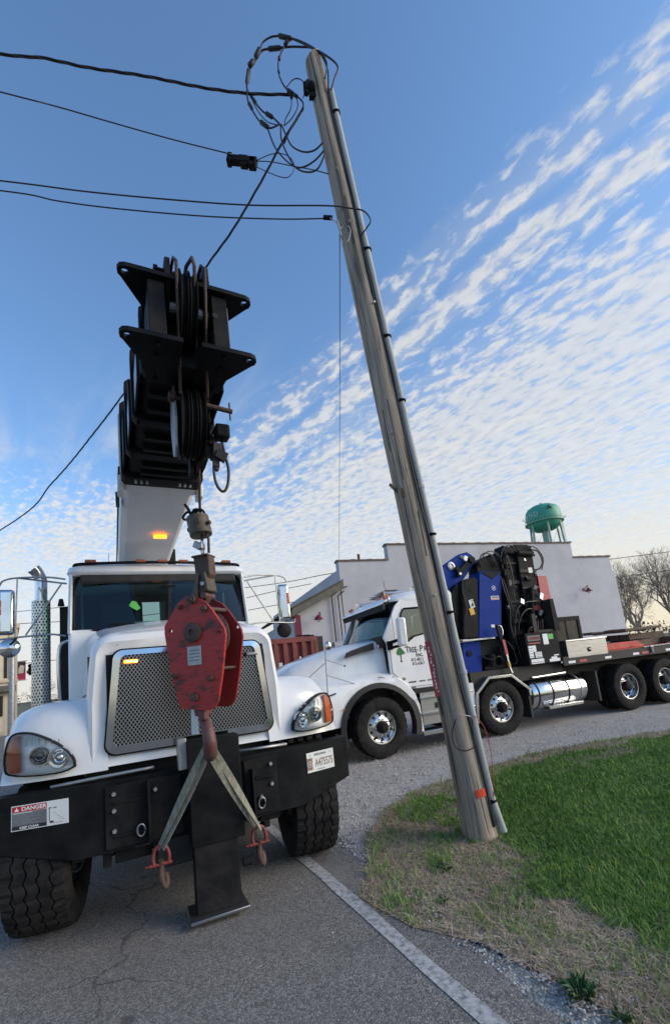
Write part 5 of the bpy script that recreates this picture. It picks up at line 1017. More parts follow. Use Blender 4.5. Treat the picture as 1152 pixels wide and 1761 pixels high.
# side mirror, mounting arms, wipers, hood mirror
mr_ = MB().obox((.66, -.10, 2.14), (.17, .14, .52), (0, .02, R(-12))).build('mirror', 'white', T2, bevel=.04, seg=3)
MB().beam((.50, .10, 1.97), (.66, -.02, 2.01), .05, .055).beam((.47, .10, 1.87), (.66, -.02, 1.90), .05, .05).obox((.50, .11, 1.92), (.10, .06, .16)).build('mirror_arm', 'black', mr_, bevel=.01)
mf_ = MB().obox((.66, 2*YC+.10, 2.14), (.17, .14, .52), (0, .02, R(12))).build('mirror', 'white', T2, bevel=.04, seg=3)
hm = MB().tube([(-.86, -.06, 1.18), (-.86, -.10, 1.60), (-.84, -.10, 1.93)], .0085, 6).tube([(-.86, -.08, 1.78), (-.40, .20, 1.64)], .0065, 6).tube([(-.86, -.08, 1.52), (-.22, .06, 1.28)], .0065, 6).tube([(-.86, -.08, 1.72), (-1.2, .22, 1.42)], .0065, 6).build('hood_mirror', 'steel', T2)
MB().sphere((-.78, -.10, 2.0), .085, 9, (.75, .45, 1)).build('mirror_head', 'chrome', hm, smooth=180)
for p_ in ((-.40, .20, 1.64), (-.22, .05, 1.28)): MB().sphere(p_, .02, 5).build('mount', 'blacksat', hm)
MB().obox((-.76, .0, 1.18), (.14, .02, .02), (0, -.2, 0)).build('side_marker', 'black', T2)
MB().tube([(.62, .12, 1.98), (.60, .10, 2.5), (.50, .06, 3.12)], .005, 5).cyl((.62, .12, 1.96), (.62, .12, 2.02), .014, .014, 6).build('antenna', 'black', T2)
for yy in (.35, .72, YC, 1.72, 2.09):
    MB().obox((.66+.06*(yy in (.72, YC, 1.72)), yy, 2.87), (.10, .10, .05), (0, -.5, 0)).build('marker_light', 'orange', T2, bevel=.012)
for yy in (.5, 1.95): 
    hh = MB().cyl((.78, yy, 2.965), (1.18, yy, 3.0), .018, .022, 10).cyl((.74, yy, 2.96), (.80, yy, 2.965), .055, .02, 12).build('air_horn', 'chrome', T2, smooth=40)
bl = MB().obox((1.05, YC, 3.055), (.30, .9, .06)).build('light_bar', 'lens', T2, bevel=.015)
for k in range(5): MB().obox((1.05, YC-.36+.18*k, 3.035), (.20, .10, .04)).build('lamp', 'orange' if k % 2 else 'steel', bl)
MB().obox((1.5, .6, 3.05), (.16, .16, .10)).build('roof_beacon', 'lens', T2, bevel=.02)
# steps and side panel between the wheels
sp = MB().box(.96, 2.10, .06, .12, .43, 1.0).build('step_panel', 'aludull', T2)
for z_, h_ in ((.93, .03), (.645, .035)): MB().box(.93, 2.10, .0, .13, z_-h_, z_).build('step_edge', 'alu', sp, bevel=.006)
MB().box(.90, 2.10, .0, .30, .255, .335).build('step_board', 'alu', sp, bevel=.008)
MB().box(1.26, 1.40, .045, .06, .70, .80).build('step_hole', 'darkgap', sp); MB().box(.86, 1.6, .10, .20, 1.0, 1.09).build('sill_gap', 'darkgap', T2)
# second-axle fender
fpts = [(2.07, .30), (2.16, .86), (2.50, 1.135), (3.08, 1.125), (3.50, .80), (3.50, .66)]
ip = [(3.45, .66), (3.44, .78), (3.06, 1.075), (2.52, 1.085), (2.21, .83), (2.13, .30)]
fd = MB().prism(fpts+ip, 'y', .0, .045).build('axle_fender', 'alu', T2, bevel=.005)
mb = MB()
for (a, b), (c_, d_) in zip(fpts, fpts[1:]): mb.add([(a, .02, b), (c_, .02, d_), (c_, .62, d_), (a, .62, b)], [(0, 1, 2, 3)])
mb.build('fender_top', 'aludull', fd); MB().box(1.98, 2.14, .03, .08, .45, 1.06).build('fender_panel', 'whiteflat', fd)
MB().box(3.45, 3.50, .05, .55, .22, .78).build('mud_flap', 'blackdull', T2)
# chassis and tank
MB().box(.2, 10.4, .78, .86, .62, .95).box(.2, 10.4, 1.58, 1.66, .62, .95).build('chassis_rail', 'blackdull', T2)
MB().box(2.2, 4.6, .16, 2.28, .95, 1.24).build('sub_frame', 'blackdull', T2)
MB().box(2.2, 9.9, .45, 2.0, .66, 1.1).build('transmission', 'darkgap', T2)
tk = MB().lathe([(0, 3.56), (.22, 3.56), (.30, 3.60), (.315, 3.64), (.315, 5.05), (.30, 5.10), (.22, 5.14), (0, 5.145)], o=(0, .36, .635), ax='x', n=36).build('fuel_tank', 'chrome', T2, smooth=35)
for x_ in (3.74, 4.12, 4.56, 4.92): MB().lathe([(.318, x_-.022), (.322, x_-.018), (.322, x_+.018), (.318, x_+.022)], o=(0, .36, .635), ax='x', n=36).build('tank_strap', 'blacksat' if x_ < 4.9 else 'steel', tk, smooth=50)
MB().tube([(3.70, .13, .985), (4.62, .13, 1.0)], .022, 8).build('tank_rail', 'alu', tk); MB().box(3.9, 4.85, .0, .16, .325, .385).build('tank_step', 'alu', tk, bevel=.006)
MB().box(5.45, 5.5, .1, .6, .30, .95).build('mud_flap', 'blackdull', T2)
# wheels
HX = ((.10, 'steer', .33), (2.73, 'steer', .33)); 
for x_, k_, wd in HX:
    make_wheel(T2, x_, wd/2-.01, .52, .52, wd, .285, k_, 'alu', rotz=R(5) if x_ < 1 else 0)
    w_ = make_wheel(T2, x_, 2*YC-wd/2+.01, .52, .52, wd, .285, k_, 'alu'); w_.rotation_euler = (0, 0, R(180))
for x_ in (6.35, 7.62, 8.9):
    make_wheel(T2, x_, .14, .515, .515, .28, .285, 'drive', 'alu')
    ow = make_wheel(T2, x_, .47, .515, .515, .28, .285, 'drive', 'steel')
    w_ = make_wheel(T2, x_, 2*YC-.14, .515, .515, .28, .285, 'drive', 'alu'); w_.rotation_euler = (0, 0, R(180))
    MB().cyl((x_, .3, .52), (x_, 2.1, .52), .10, .10, 12).build('axle', 'blackdull', T2)
MB().cyl((.10, .3, .5), (.10, 2.1, .5), .06, .06, 10).cyl((2.73, .3, .5), (2.73, 2.1, .5), .06, .06, 10).build('axle', 'blackdull', T2)
# deck
dk = MB().box(4.50, 11.0, .02, 2.42, 1.245, 1.335).box(4.50, 11.0, .0, .03, 1.15, 1.335).build('deck', 'blackdull', T2)
MB().box(5.92, 11.0, .05, 2.40, 1.336, 1.350).build('deck_boards', 'redp', dk)
MB().prism([(5.93, 1.352), (7.45, 1.352), (7.20, 1.50), (6.05, 1.50)], 'y', .25, 1.0).box(7.3, 7.75, .5, .8, 1.352, 1.41).box(6.9, 7.1, .25, .9, 1.352, 1.40).build('outrigger_cover', 'redp', T2, bevel=.01)
for i, (x_, c_) in enumerate(((4.63, 'inkw'), (4.95, 'inkred'), (5.72, 'inkw'), (6.62, 'inkw'), (6.92, 'inkred'), (7.75, 'inkw'), (8.4, 'inkred'), (8.9, 'inkw'))):
    MB().box(x_, x_+(.20 if c_ == 'inkw' else .22), -.004, .0, 1.185, 1.235).build('reflector', c_, dk)
MB().cyl((7.25, -.03, 1.20), (7.25, -.03, 1.33), .025, .02, 8).obox((7.25, -.01, 1.34), (.10, .05, .03)).build('strap_winch', 'steel', dk)
MB().tube([(7.0, -.01, 1.335), (8.6, -.01, 1.345)], .014, 6).build('rub_rail', 'steel', dk)
# toolbox
tb = MB().box(4.66, 5.86, .0, .52, 1.345, 1.70).build('toolbox', 'aludull', T2, bevel=.008)
tb.location = (0, 0, -.055)
MB().box(4.64, 5.88, -.02, .54, 1.70, 1.735).build('lid', 'alu', tb, bevel=.006)
MB().lathe([(.045, -.002), (.05, -.012), (.035, -.014), (.03, -.004), (0, -.004)], o=(5.30, 0, 1.49), n=20).build('latch_cup', 'black', tb, smooth=40)
MB().obox((5.30, -.016, 1.495), (.065, .012, .022), (0, .5, 0)).build('latch', 'steel', tb)
# black control box with stickers
cb = MB().box(3.60, 4.48, .02, .60, 1.25, 1.905).build('control_box', 'blacksat', T2, bevel=.006)
def stk(x0, x1, z0, z1, mt='inkw'): return MB().box(x0, x1, .014, .0185, z0, z1).build('sticker', mt, cb)
for a in ((3.645, 3.985, 1.735, 1.85, 'ink2'), (3.66, 3.97, 1.76, 1.82, 'redtag'), (3.65, 3.97, 1.675, 1.70, 'redtag'), (4.06, 4.20, 1.64, 1.86), (4.215, 4.35, 1.74, 1.85, 'greentag'), (3.63, 3.74, 1.39, 1.64), (3.745, 3.83, 1.51, 1.64), (3.78, 3.96, 1.385, 1.50), (3.65, 3.99, 1.265, 1.36), (3.66, 3.98, 1.285, 1.30, 'inkred'), (4.14, 4.43, 1.27, 1.33), (4.20, 4.36, 1.33, 1.37), (4.28, 4.42, 1.385, 1.41)): stk(*a)
for k in range(4): MB().box(3.64, 3.73, .012, .0142, 1.42+.055*k, 1.43+.055*k).build('print_line', 'ink2', cb)
for k in range(3): MB().box(3.80, 3.94, .012, .0142, 1.40+.035*k, 1.41+.035*k).build('print_line', 'ink2', cb)
# open black frame box above it with red parts
fb = MB().box(3.95, 4.50, .55, .60, 1.90, 2.58).box(4.45, 4.52, .05, .60, 1.90, 2.60).box(3.9, 4.0, .05, .10, 1.9, 2.3).box(3.95, 4.50, .05, .60, 1.905, 1.95).build('valve_cabinet', 'blackdull', T2)
MB().prism([(4.45, 2.60), (4.55, 2.60), (4.60, 1.90), (4.45, 1.90)], 'y', .02, .06).build('cabinet_edge', 'black', fb)
MB().obox((4.28, .3, 2.45), (.18, .1, .12)).obox((4.38, .3, 2.40), (.10, .08, .18)).build('valve', 'redtag', T2, bevel=.01)
for k in range(6): MB().cyl((4.02+.065*k, .25, 1.95), (4.02+.065*k, .22, 2.12+.03*(k % 2)), .012, .012, 6).sphere((4.02+.065*k, .22, 2.14+.03*(k % 2)), .018, 5).build('lever', 'steel' if k % 2 else 'redtag', T2)
# ---- folding crane
CA = thing_none = None
K = dict()
def lean(x0, x1, z0, z1, dxz=.20): # parallelogram leaning to the tail
    d_ = (z1-z0)*dxz; return [(x0, z0), (x1, z0), (x1+d_, z1), (x0+d_, z1)]
bc = MB().prism(lean(2.62, 3.20, 1.90, 3.30), 'y', .25, .62).build('crane_box_boom', 'bluep', T2, bevel=.012)
MB().prism([(2.93, 3.28), (3.50, 3.30), (3.22, 3.13)], 'y', .238, .248).build('tip_panel', 'blacksat', bc)
MB().prism([(2.885, 3.30), (3.52, 3.32), (3.50, 3.50), (3.35, 3.62), (3.1, 3.62), (2.93, 3.5)], 'y', .30, .60).build('boom_head', 'blacksat', bc, bevel=.01)
MB().lathe([(.045, 0), (.052, 0), (.052, .002), (.045, .002)], o=(3.20, .245, 2.93), n=20).build('round_badge', 'steel', bc); MB().prism([(3.175, 2.91), (3.20, 2.91), (3.225, 2.95), (3.20, 2.955)], 'y', .243, .247).build('round_badge', 'inkw', bc)
MB().obox((3.19, .246, 2.72), (.21, .004, .085)).build('name_decal', 'plate', bc, bevel=.001); MB().obox((3.19, .243, 2.735), (.17, .002, .035)).build('name_print', 'ink2', bc); MB().obox((3.19, .243, 2.695), (.19, .002, .018)).build('name_print', 'inkred', bc)
MB().obox((3.02, .246, 2.13), (.09, .004, .06)).build('decal', 'plate', bc)
# lower blue turret and base
MB().prism([(2.15, 1.10), (2.62, 1.10), (2.70, 1.86), (2.25, 1.86)], 'y', .32, .75).build('turret', 'bluep', T2, bevel=.015)
MB().prism([(2.66, 1.24), (3.50, 1.24), (3.52, 1.86), (2.72, 1.86)], 'y', .55, 2.0).box(2.2, 3.5, .30, 2.2, 1.0, 1.24).build('crane_base', 'blackdull', T2, bevel=.02)
MB().box(2.74, 3.5, .35, .56, 1.25, 1.32).cyl((2.95, .40, 1.32), (2.95, .40, 1.55), .10, .10, 14).cyl((3.25, .42, 1.3), (3.25, .42, 1.7), .06, .06, 12).build('rotator', 'blacksat', T2, smooth=40)
MB().cyl((2.38, .315, 1.62), (2.38, .30, 1.62), .06, .06, 16).build('pin_cap', 'blacksat', T2)
# upper-left blue arm with pins and link
ar = MB().prism([(1.75, 2.0), (2.0, 2.0), (2.38, 2.95), (2.98, 3.55), (2.93, 3.70), (2.80, 3.78), (2.62, 3.74), (2.18, 3.50), (2.08, 3.36), (1.98, 2.9)], 'y', .42, .58).build('crane_arm', 'bluep', T2, bevel=.012)
for (x_, z_, r_) in ((2.33, 3.47, .075), (2.72, 3.62, .06), (2.62, 3.66, .03)): MB().lathe([(r_*1.2, 0), (r_*1.2, -.02), (r_*.7, -.03), (r_*.66, -.012), (0, -.012)], o=(x_, .42, z_), n=20).build('pin', 'steel', ar, smooth=40)
MB().beam((2.45, .36, 3.28), (2.82, .36, 3.58), .12, .05, (0, 1, 0)).cyl((2.46, .40, 3.28), (2.46, .32, 3.28), .06, .06, 16).cyl((2.82, .40, 3.58), (2.82, .30, 3.58), .07, .07, 16).cyl((2.44, .40, 3.40), (2.44, .34, 3.40), .05, .05, 12).build('link', 'blacksat', ar, smooth=40)
MB().cyl((2.46, .318, 3.28), (2.46, .305, 3.28), .03, .03, 10).cyl((2.66, .34, 3.60), (2.66, .32, 3.60), .045, .045, 12).build('pin', 'steel', ar)
# black cabinet left of the blue box
bk = MB().prism([(2.22, 1.92), (2.60, 1.92), (2.80, 3.12), (2.72, 3.18), (2.48, 3.14), (2.40, 3.02)], 'y', .22, .55).build('crane_cabinet', 'blacksat', T2, bevel=.02)
MB().prism([(2.05, 2.05), (2.24, 2.0), (2.40, 3.0), (2.30, 3.06), (2.12, 2.85)], 'y', .30, .5).build('cylinder_cover', 'black', T2, bevel=.02)
MB().obox((2.55, .214, 2.62), (.115, .004, .17), (0, -.19, 0)).build('warning_label', 'plate', bk); MB().obox((2.525, .212, 2.46), (.115, .006, .14), (0, -.19, 0)).build('warning_label', 'yellow', bk)
MB().prism([(2.52, 2.56), (2.60, 2.57), (2.57, 2.66)], 'y', .208, .212).obox((2.56, .210, 2.68), (.08, .002, .012)).build('warning_print', 'ink', bk)
MB().obox((2.6, .215, 2.92), (.10, .004, .08), (0, -.19, 0)).build('cover_plate', 'black', bk)
MB().tube(curve([(2.42, .20, 3.15), (2.36, .20, 2.9), (2.40, .20, 2.55), (2.30, .20, 2.3)], 5), .010, 6).build('hose', 'hose', T2, smooth=180)
MB().box(2.2, 3.0, .22, .5, 1.87, 1.90).build('base_plate', 'steel', T2)
# black telescopic boom packet, folded upright
pk = ((3.55, 3.95, 1.55, 3.70, .35, .75, .05), (3.98, 4.42, 1.95, 3.86, .28, .72, .03), (3.62, 4.10, 1.9, 3.82, .78, 1.15, .05), (4.12, 4.52, 2.55, 3.75, .76, 1.1, .02))
for i, (x0, x1, z0, z1, y0, y1, ln) in enumerate(pk):
    s_ = MB().prism(lean(x0, x1, z0, z1, ln), 'y', y0, y1).build('boom_section', 'blacksat' if i % 2 else 'black', T2, bevel=.015)
    for k in range(5):
        z_ = z0+(z1-z0)*(k+.5)/5; MB().obox(((x0+x1)/2+(z_-z0)*ln, y0-.012, z_), (x1-x0+.03, .03, .05+.03*(k % 2))).build('section_band', 'blackdull', s_, bevel=.006)
MB().prism(lean(3.22, 3.72, 1.35, 3.42, .12), 'y', .78, 1.3).build('boom_filler', 'black', T2, bevel=.02)  # black filler added to close the gap between blue column and boom packet
MB().obox((4.30, .255, 3.30), (.11, .006, .12)).build('decal', 'plate', T2); MB().obox((4.22, .25, 3.12), (.16, .06, .08)).build('grab_slot', 'darkgap', T2)
for (a, b, r_) in (((3.50, .30, 1.6), (3.62, .30, 3.2), .07), ((3.60, .30, 2.6), (3.68, .30, 3.75), .045), ((4.02, .20, 2.05), (4.20, .22, 2.9), .05), ((3.3, .7, 1.3), (3.45, .8, 3.3), .10), ((4.45, .4, 2.6), (4.52, .4, 3.5), .04)):
    MB().cyl(a, b, r_, r_, 14).build('hydraulic_cylinder', 'blacksat', T2, smooth=40)
hd = MB().obox((3.85, .45, 3.78), (.35, .3, .16), (0, .2, 0)).obox((4.20, .45, 3.84), (.40, .32, .14)).obox((4.45, .45, 3.72), (.20, .3, .16), (0, .6, 0)).cyl((4.02, .28, 3.70), (4.42, .28, 3.68), .07, .07, 14).obox((3.66, .5, 3.62), (.16, .3, .3), (0, .5, 0)).build('boom_head', 'blacksat', T2, bevel=.02)
rr = random.Random(4)
for k in range(26):
    x0 = rr.uniform(3.5, 4.5); z0 = rr.uniform(2.0, 3.7); y0 = rr.uniform(.14, .28); s_ = rr.uniform(.03, .10)
    MB().obox((x0, y0, z0), (s_, s_*.6, s_*rr.uniform(.7, 1.9)), (rr.uniform(-.4, .4), rr.uniform(-.5, .5), 0)).build('fitting', rr.choice(['blacksat', 'black', 'blackdull', 'steel']) if rr.random() > .15 else 'steel', T2, bevel=.004)
def hose(pts, r_=.013): MB().tube(curve(pts, 6), r_, 6).build('hose', 'hose', T2, smooth=180)
hose([(2.95, .28, 3.45), (3.00, .26, 3.62), (3.12, .25, 3.70), (3.28, .25, 3.66), (3.36, .26, 3.52), (3.40, .27, 3.40)]); hose([(2.98, .30, 3.40), (3.08, .24, 3.66), (3.30, .24, 3.74), (3.5, .25, 3.60), (3.56, .27, 3.3)])
hose([(3.50, .24, 3.55), (3.62, .22, 3.80), (3.85, .22, 3.86), (4.0, .25, 3.70)]); hose([(4.38, .24, 3.78), (4.58, .22, 3.72), (4.66, .22, 3.50), (4.58, .24, 3.34), (4.45, .26, 3.30)], .017)
hose([(4.30, .24, 3.86), (4.55, .22, 3.80), (4.70, .22, 3.55), (4.62, .24, 3.30)], .014)
hose([(3.55, .20, 2.10), (3.62, .16, 2.40), (3.85, .15, 2.56), (4.15, .15, 2.58), (4.35, .2, 2.58)], .018); hose([(3.60, .2, 1.95), (3.70, .16, 2.25), (3.92, .16, 2.42), (4.2, .2, 2.40)], .016)
hose([(3.48, .3, 3.3), (3.42, .2, 2.9), (3.50, .2, 2.5), (3.44, .2, 2.1), (3.5, .2, 1.7)]); hose([(3.52, .3, 3.2), (3.50, .2, 2.8), (3.58, .2, 2.3), (3.52, .2, 1.9), (3.56, .2, 1.4)]); hose([(3.7, .25, 3.7), (3.72, .2, 3.2), (3.66, .2, 2.7), (3.72, .2, 2.2)])
hose([(3.25, .3, 1.85), (3.35, .2, 1.7), (3.45, .2, 1.4), (3.38, .2, 1.3)]); hose([(2.62, .3, 1.55), (2.8, .2, 1.45), (3.0, .2, 1.5), (3.15, .25, 1.4)]); hose([(4.0, .1, 1.95), (3.85, .08, 2.02), (3.78, .1, 1.92), (3.84, .1, 1.8)], .02)
# stay leg with hook, red and yellow marks
sl_ = MB().tube([(3.02, .10, 2.02), (3.03, .10, 2.02)], .01, 6).beam((3.00, .10, 2.14), (3.06, .08, 1.60), .07, .05, (0, 1, 0)).build('stay_leg', 'blacksat', T2)
MB().beam((3.055, .072, 1.82), (3.085, .068, 1.52), .062, .055, (0, 1, 0)).build('stay_sleeve', 'redtag', sl_); MB().beam((3.085, .07, 1.55), (3.115, .068, 1.25), .035, .035, (0, 1, 0)).build('stay_rod', 'alu', sl_)
MB().beam((3.108, .066, 1.36), (3.115, .066, 1.26), .045, .04, (0, 1, 0)).build('stay_mark', 'yellow', sl_); MB().beam((3.115, .068, 1.27), (3.15, .06, 1.14), .03, .03, (0, 1, 0)).build('stay_foot', 'alu', sl_)
MB().tube(curve([(3.0, .08, 2.12), (3.06, .07, 2.10), (3.09, .07, 2.0), (3.07, .07, 1.9)], 4), .014, 6).build('stay_hook', 'alu', sl_, smooth=180)
# red upright panel behind the packet
MB().prism([(4.56, 2.58), (4.86, 2.55), (4.84, 3.18), (4.58, 3.19)], 'y', .35, .8).build('red_panel', 'redtag', T2, bevel=.006)
# timber lying on the deck
T2M = Matrix.Translation((.48, 8, 0))@Matrix.Rotation(R(21.6), 4, 'Z')
tim = [('long dark timber at the bottom of the pile on the flatbed', 7.95, 1.1, 1.43, 1.5, .30, .16, 4), ('middle weathered timber mat in the pile on the flatbed', 8.0, 1.1, 1.60, 1.25, .34, .15, -3), ('topmost weathered board jutting left from the pile on the flatbed', 7.75, 1.0, 1.78, 1.45, .30, .07, 2), ('short brown timber block at the right of the flatbed pile', 8.75, .9, 1.44, .6, .26, .15, 8)]
for lab, x_, y_, z_, l_, w_, h_, a in tim:
    p_ = T2M@Vector((x_, y_, z_)); o = MB()
    for k in range(4): o.obox((0, -.45+.3*k, 0), (l_*random.uniform(.93, 1), .27, h_*random.uniform(.9, 1)), (random.uniform(-.02, .02), random.uniform(-.03, .03), R(random.uniform(-1.5, 1.5))))
    ob = o.build('timber_mat', 'timber', loc=(p_.x, p_.y, p_.z-h_*0), rotz=R(21.6+a), bevel=.01); tag(ob, lab, 'timber', 'timbers piled on the flatbed')
tp_ = T2M@Vector((7.15, 1.0, 1.36)); tag(MB().beam((0, 0, 0), (.45, 0, .30), .05, .05).build('pry_bar', 'blacksat', loc=tp_, rotz=R(21.6)), 'thin dark bar leaning from red deck against the timber pile', 'bar')

# ================================================================== leaning utility pole
PB = Vector((1.07, 4.33, 0)); PT = Vector((.43, 4.30, 8.93)); pax = (PT-PB).normalized(); PL = (PT-PB).length
pole = thing('utility_pole', PB, 'tall weathered wooden utility pole leaning left beside the lawn with grey conduit', 'utility pole')
PQ = Vector((0, 0, 1)).rotation_difference(pax)
mb = MB(); rings = []
nr_ = 70; na = 28
for i in range(nr_+1):
    t_ = i/nr_; z_ = -.15+(PL+.15)*t_; r_ = .139-.037*t_+(.02*math.exp(-z_*3) if z_ < 1.2 else 0)
    ring = []
    for k in range(na):
        a = 2*math.pi*k/na; rr = r_*(1+.016*math.sin(3*a+z_*.9)+.010*math.sin(7*a-z_*1.3)+random.uniform(-.006, .006)); top = (.07*math.cos(a-.4) if i == nr_ else 0)
        ring.append((rr*math.cos(a), rr*math.sin(a), z_-(.05-top if i == nr_ else 0)))
    rings.append(ring)
ws_ = mb.loft(rings, cap=True).build('pole_shaft', 'wood', pole, smooth=60); ws_.rotation_mode = 'QUATERNION'; ws_.rotation_quaternion = PQ
def pl_(x_, y_, z_): return PQ@Vector((x_, y_, z_))          # pole coordinates -> relative to its base
def pr_(z_): return .139-.037*(z_+.15)/(PL+.15)
cx0 = .135; cy0 = -.075
cpts = [pl_(pr_(z_)*.90+.022+(.045 if z_ < .35 else 0)*(1-z_/.35), -.075, z_) for z_ in (.03, .2, .35, .8, 1.5, 2.5, 4, 5.5, 7, 8.28)]
cd = MB().tube(cpts, .031, 14).build('conduit', 'pvc', pole, smooth=60)
for z_ in (.30, 2.02, 2.80, 4.25, 6.08, 7.95, 5.0): MB().tube([pl_(pr_(z_)*.90+.022+.038*math.cos(a), -.075+.038*math.sin(a), z_) for a in [2*math.pi*k/14 for k in range(15)]], .011, 5).obox(pl_(pr_(z_)*.92+.0, -.10, z_), (.05, .02, .03)).build('conduit_strap', 'black', pole)
for z_ in (1.45, 3.3): MB().lathe([(.034, -.02), (.037, -.015), (.037, .015), (.034, .02)], o=pl_(pr_(z_)*.90+.022, -.075, z_), ax='z', n=16).build('conduit_joint', 'pvc', pole)
zz = [.10, .5, .95, 1.5, 2.0, 2.6, 3.2, 3.9, 4.6, 5.3, 6.0, 6.8, 7.5, 8.0, 8.3]
MB().tube(curve([pl_(pr_(z_)*.72+.012*math.sin(z_*3.1), -pr_(z_)*.72-.015-.006*math.cos(z_*4), z_) for z_ in zz], 4), .010, 7).build('ground_cable', 'cable', pole, smooth=180)
MB().tube(curve([pl_(pr_(z_)*.80+.01*math.sin(z_*2.3+1), -pr_(z_)*.62-.012, z_) for z_ in zz[4:]], 4), .007, 6).build('ground_cable', 'cable', pole, smooth=180)
def wire(pts, r_, mt, nm, base=None, label=None, cat=None, par=None, n=5, sm=6):
    o0 = Vector(base if base is not None else pts[0]); ob = MB().tube([p_-o0 for p_ in curve([Vector(p_) for p_ in pts], sm)], r_, n).build(nm, mt, par, loc=None if par else o0, smooth=180)
    if label: tag(ob, label, cat)
    return ob
hoop = [(0.951, 4.12, 1.062), (0.905, 4.16, 0.927), (0.923, 4.15, 0.812), (1.0, 4.14, 0.779), (1.082, 4.15, 0.81), (1.095, 4.16, 0.922), (1.11, 4.18, 1.035)]
MB().tube(curve([Vector(p_)-PB for p_ in hoop], 5), .0055, 6).build('cable_hoop', 'cable', pole, smooth=180)
MB().tube(curve([Vector(p_)-PB for p_ in ((.94, 4.15, 1.06), (.98, 4.14, 1.085), (1.04, 4.15, 1.08), (1.10, 4.18, 1.06))], 4), .0045, 6).build('hoop_tie', 'steel', pole, smooth=180)
MB().tube(curve([pl_(x_, y_, z_) for x_, y_, z_ in ((.15, -.11, 1.05), (.215, -.10, .93), (.225, -.10, .72), (.19, -.11, .5), (.155, -.10, .28), (.16, -.10, .12))], 5), .0035, 5).build('red_wire', 'redwire', pole, smooth=180)
MB().prism([(-.05, -.035), (.048, -.035), (.05, .035), (-.045, .032)], 'y', 0, .002).build('red_paint_band', mat('fluorescent_red_paint', (.60, .045, .01), .6), pole, loc=PQ@Vector((.055, -.134, .40)))
bpp = MB(); rg = []
for a in range(-95, -44, 10): rg.append([pl_(.1395*math.cos(R(a)), .1395*math.sin(R(a)), z_) for z_ in (.365, .435)])
o_ = bpy.data.objects.get('red_paint_band'); bpy.data.objects.remove(o_)
for (z0, z1) in ((.365, .430),):
    vs = []; fs = []
    A = list(range(-98, -36, 6))
    for i, a in enumerate(A):
        jz = random.uniform(-.005, .005)
        for z_ in (z0+jz, z1+jz*.6):
            rr = pr_(z_)+.016; vs.append(pl_(rr*math.cos(R(a+8)), rr*math.sin(R(a+8)), z_))
    for i in range(len(A)-1): fs.append((2*i, 2*i+2, 2*i+3, 2*i+1))
    MB().add(vs, fs).build('red_paint_band', mat('red_marking_paint', (.60, .045, .012), .6, var=.3, vscale=40), pole, smooth=180)
# red strip with white print nailed to the left side
st_ = MB(); st_.beam(pl_(-.128, -.075, 1.27), pl_(-.122, -.075, 1.79), .058, .014, (0, 1, 0)); rs_ = st_.build('marker_strip', 'redtag', pole, bevel=.004)
for k in range(13): MB().obox(pl_(-.125+random.uniform(-.008, .008), -.0835, 1.32+.034*k), (.012, .002, .012+.008*(k % 3)), (0, .07, 0)).build('print_mark', 'plate', rs_)
MB().beam(pl_(-.128, -.07, 1.10), pl_(-.128, -.07, 1.27), .008, .008).build('strip_cable', 'black', rs_)
# peg, bracket and small fittings
MB().beam(pl_(-.10, -.06, 3.30), pl_(-.17, -.10, 3.38), .02, .03).box(-.31, -.28, -.13, -.10, 3.2, 3.3).build('split_peg', 'timber', pole, bevel=.004)
bk_ = MB().lathe([(.0, -.06), (.055, -.06), (.062, -.03), (.045, 0), (.062, .03), (.055, .06), (0, .06)], o=Vector((.335, 4.22, 8.33))-PB, ax='x', n=16).cyl(Vector((.30, 4.22, 8.25))-PB, Vector((.34, 4.22, 8.42))-PB, .03, .03, 8).obox(Vector((.37, 4.24, 8.31))-PB, (.08, .05, .20)).build('insulator_spool', 'blacksat', pole, smooth=50)
for z_, a in ((7.13, -100), (6.63, -120), (6.42, -95), (5.4, -60), (3.9, -110), (2.2, -80)): MB().cyl(pl_(pr_(z_)*.95*math.cos(R(a)), pr_(z_)*.95*math.sin(R(a)), z_), pl_((pr_(z_)+.03)*math.cos(R(a)), (pr_(z_)+.03)*math.sin(R(a)), z_), .009, .012, 6).build('bolt', 'steel', pole)
# cut scars / long splits of the shaft
for k in range(9):
    z_ = random.uniform(.4, 8.0); a = R(random.uniform(-150, -30)); l_ = random.uniform(.3, .9)
    MB().beam(pl_(pr_(z_)*1.012*math.cos(a), pr_(z_)*1.012*math.sin(a), z_), pl_(pr_(z_+l_)*1.012*math.cos(a+.08), pr_(z_+l_)*1.012*math.sin(a+.08), z_+l_), .004, .006).build('split', 'darkgap', pole)
# ------------------------------------------------------------------ overhead cables
loopA = [(0.56, 4.2, 8.251), (0.583, 4.209, 8.543), (0.541, 4.219, 8.768), (0.458, 4.228, 8.92), (0.276, 4.237, 9.086), (0.086, 4.247, 9.188), (-0.029, 4.256, 9.214), (-0.134, 4.266, 9.171), (-0.184, 4.275, 9.09), (-0.263, 4.284, 8.949), (-0.337, 4.294, 8.871), (-0.377, 4.303, 8.706), (-0.396, 4.312, 8.478), (-0.383, 4.322, 8.349), (-0.289, 4.331, 8.11), (-0.178, 4.341, 7.999), (-0.053, 4.35, 8.046)]
loopB = [(0.59, 4.2, 8.227), (0.65, 4.212, 8.417), (0.707, 4.224, 8.57), (0.679, 4.235, 8.696), (0.55, 4.247, 8.867), (0.43, 4.259, 8.987), (0.334, 4.271, 9.032), (0.204, 4.282, 9.074), (0.072, 4.294, 9.098), (-0.095, 4.306, 9.121), (-0.173, 4.318, 9.12), (-0.249, 4.329, 9.024), (-0.356, 4.341, 8.869), (-0.397, 4.353, 8.686), (-0.361, 4.365, 8.535), (-0.24, 4.376, 8.312), (-0.118, 4.388, 8.212), (-0.031, 4.4, 8.097)]
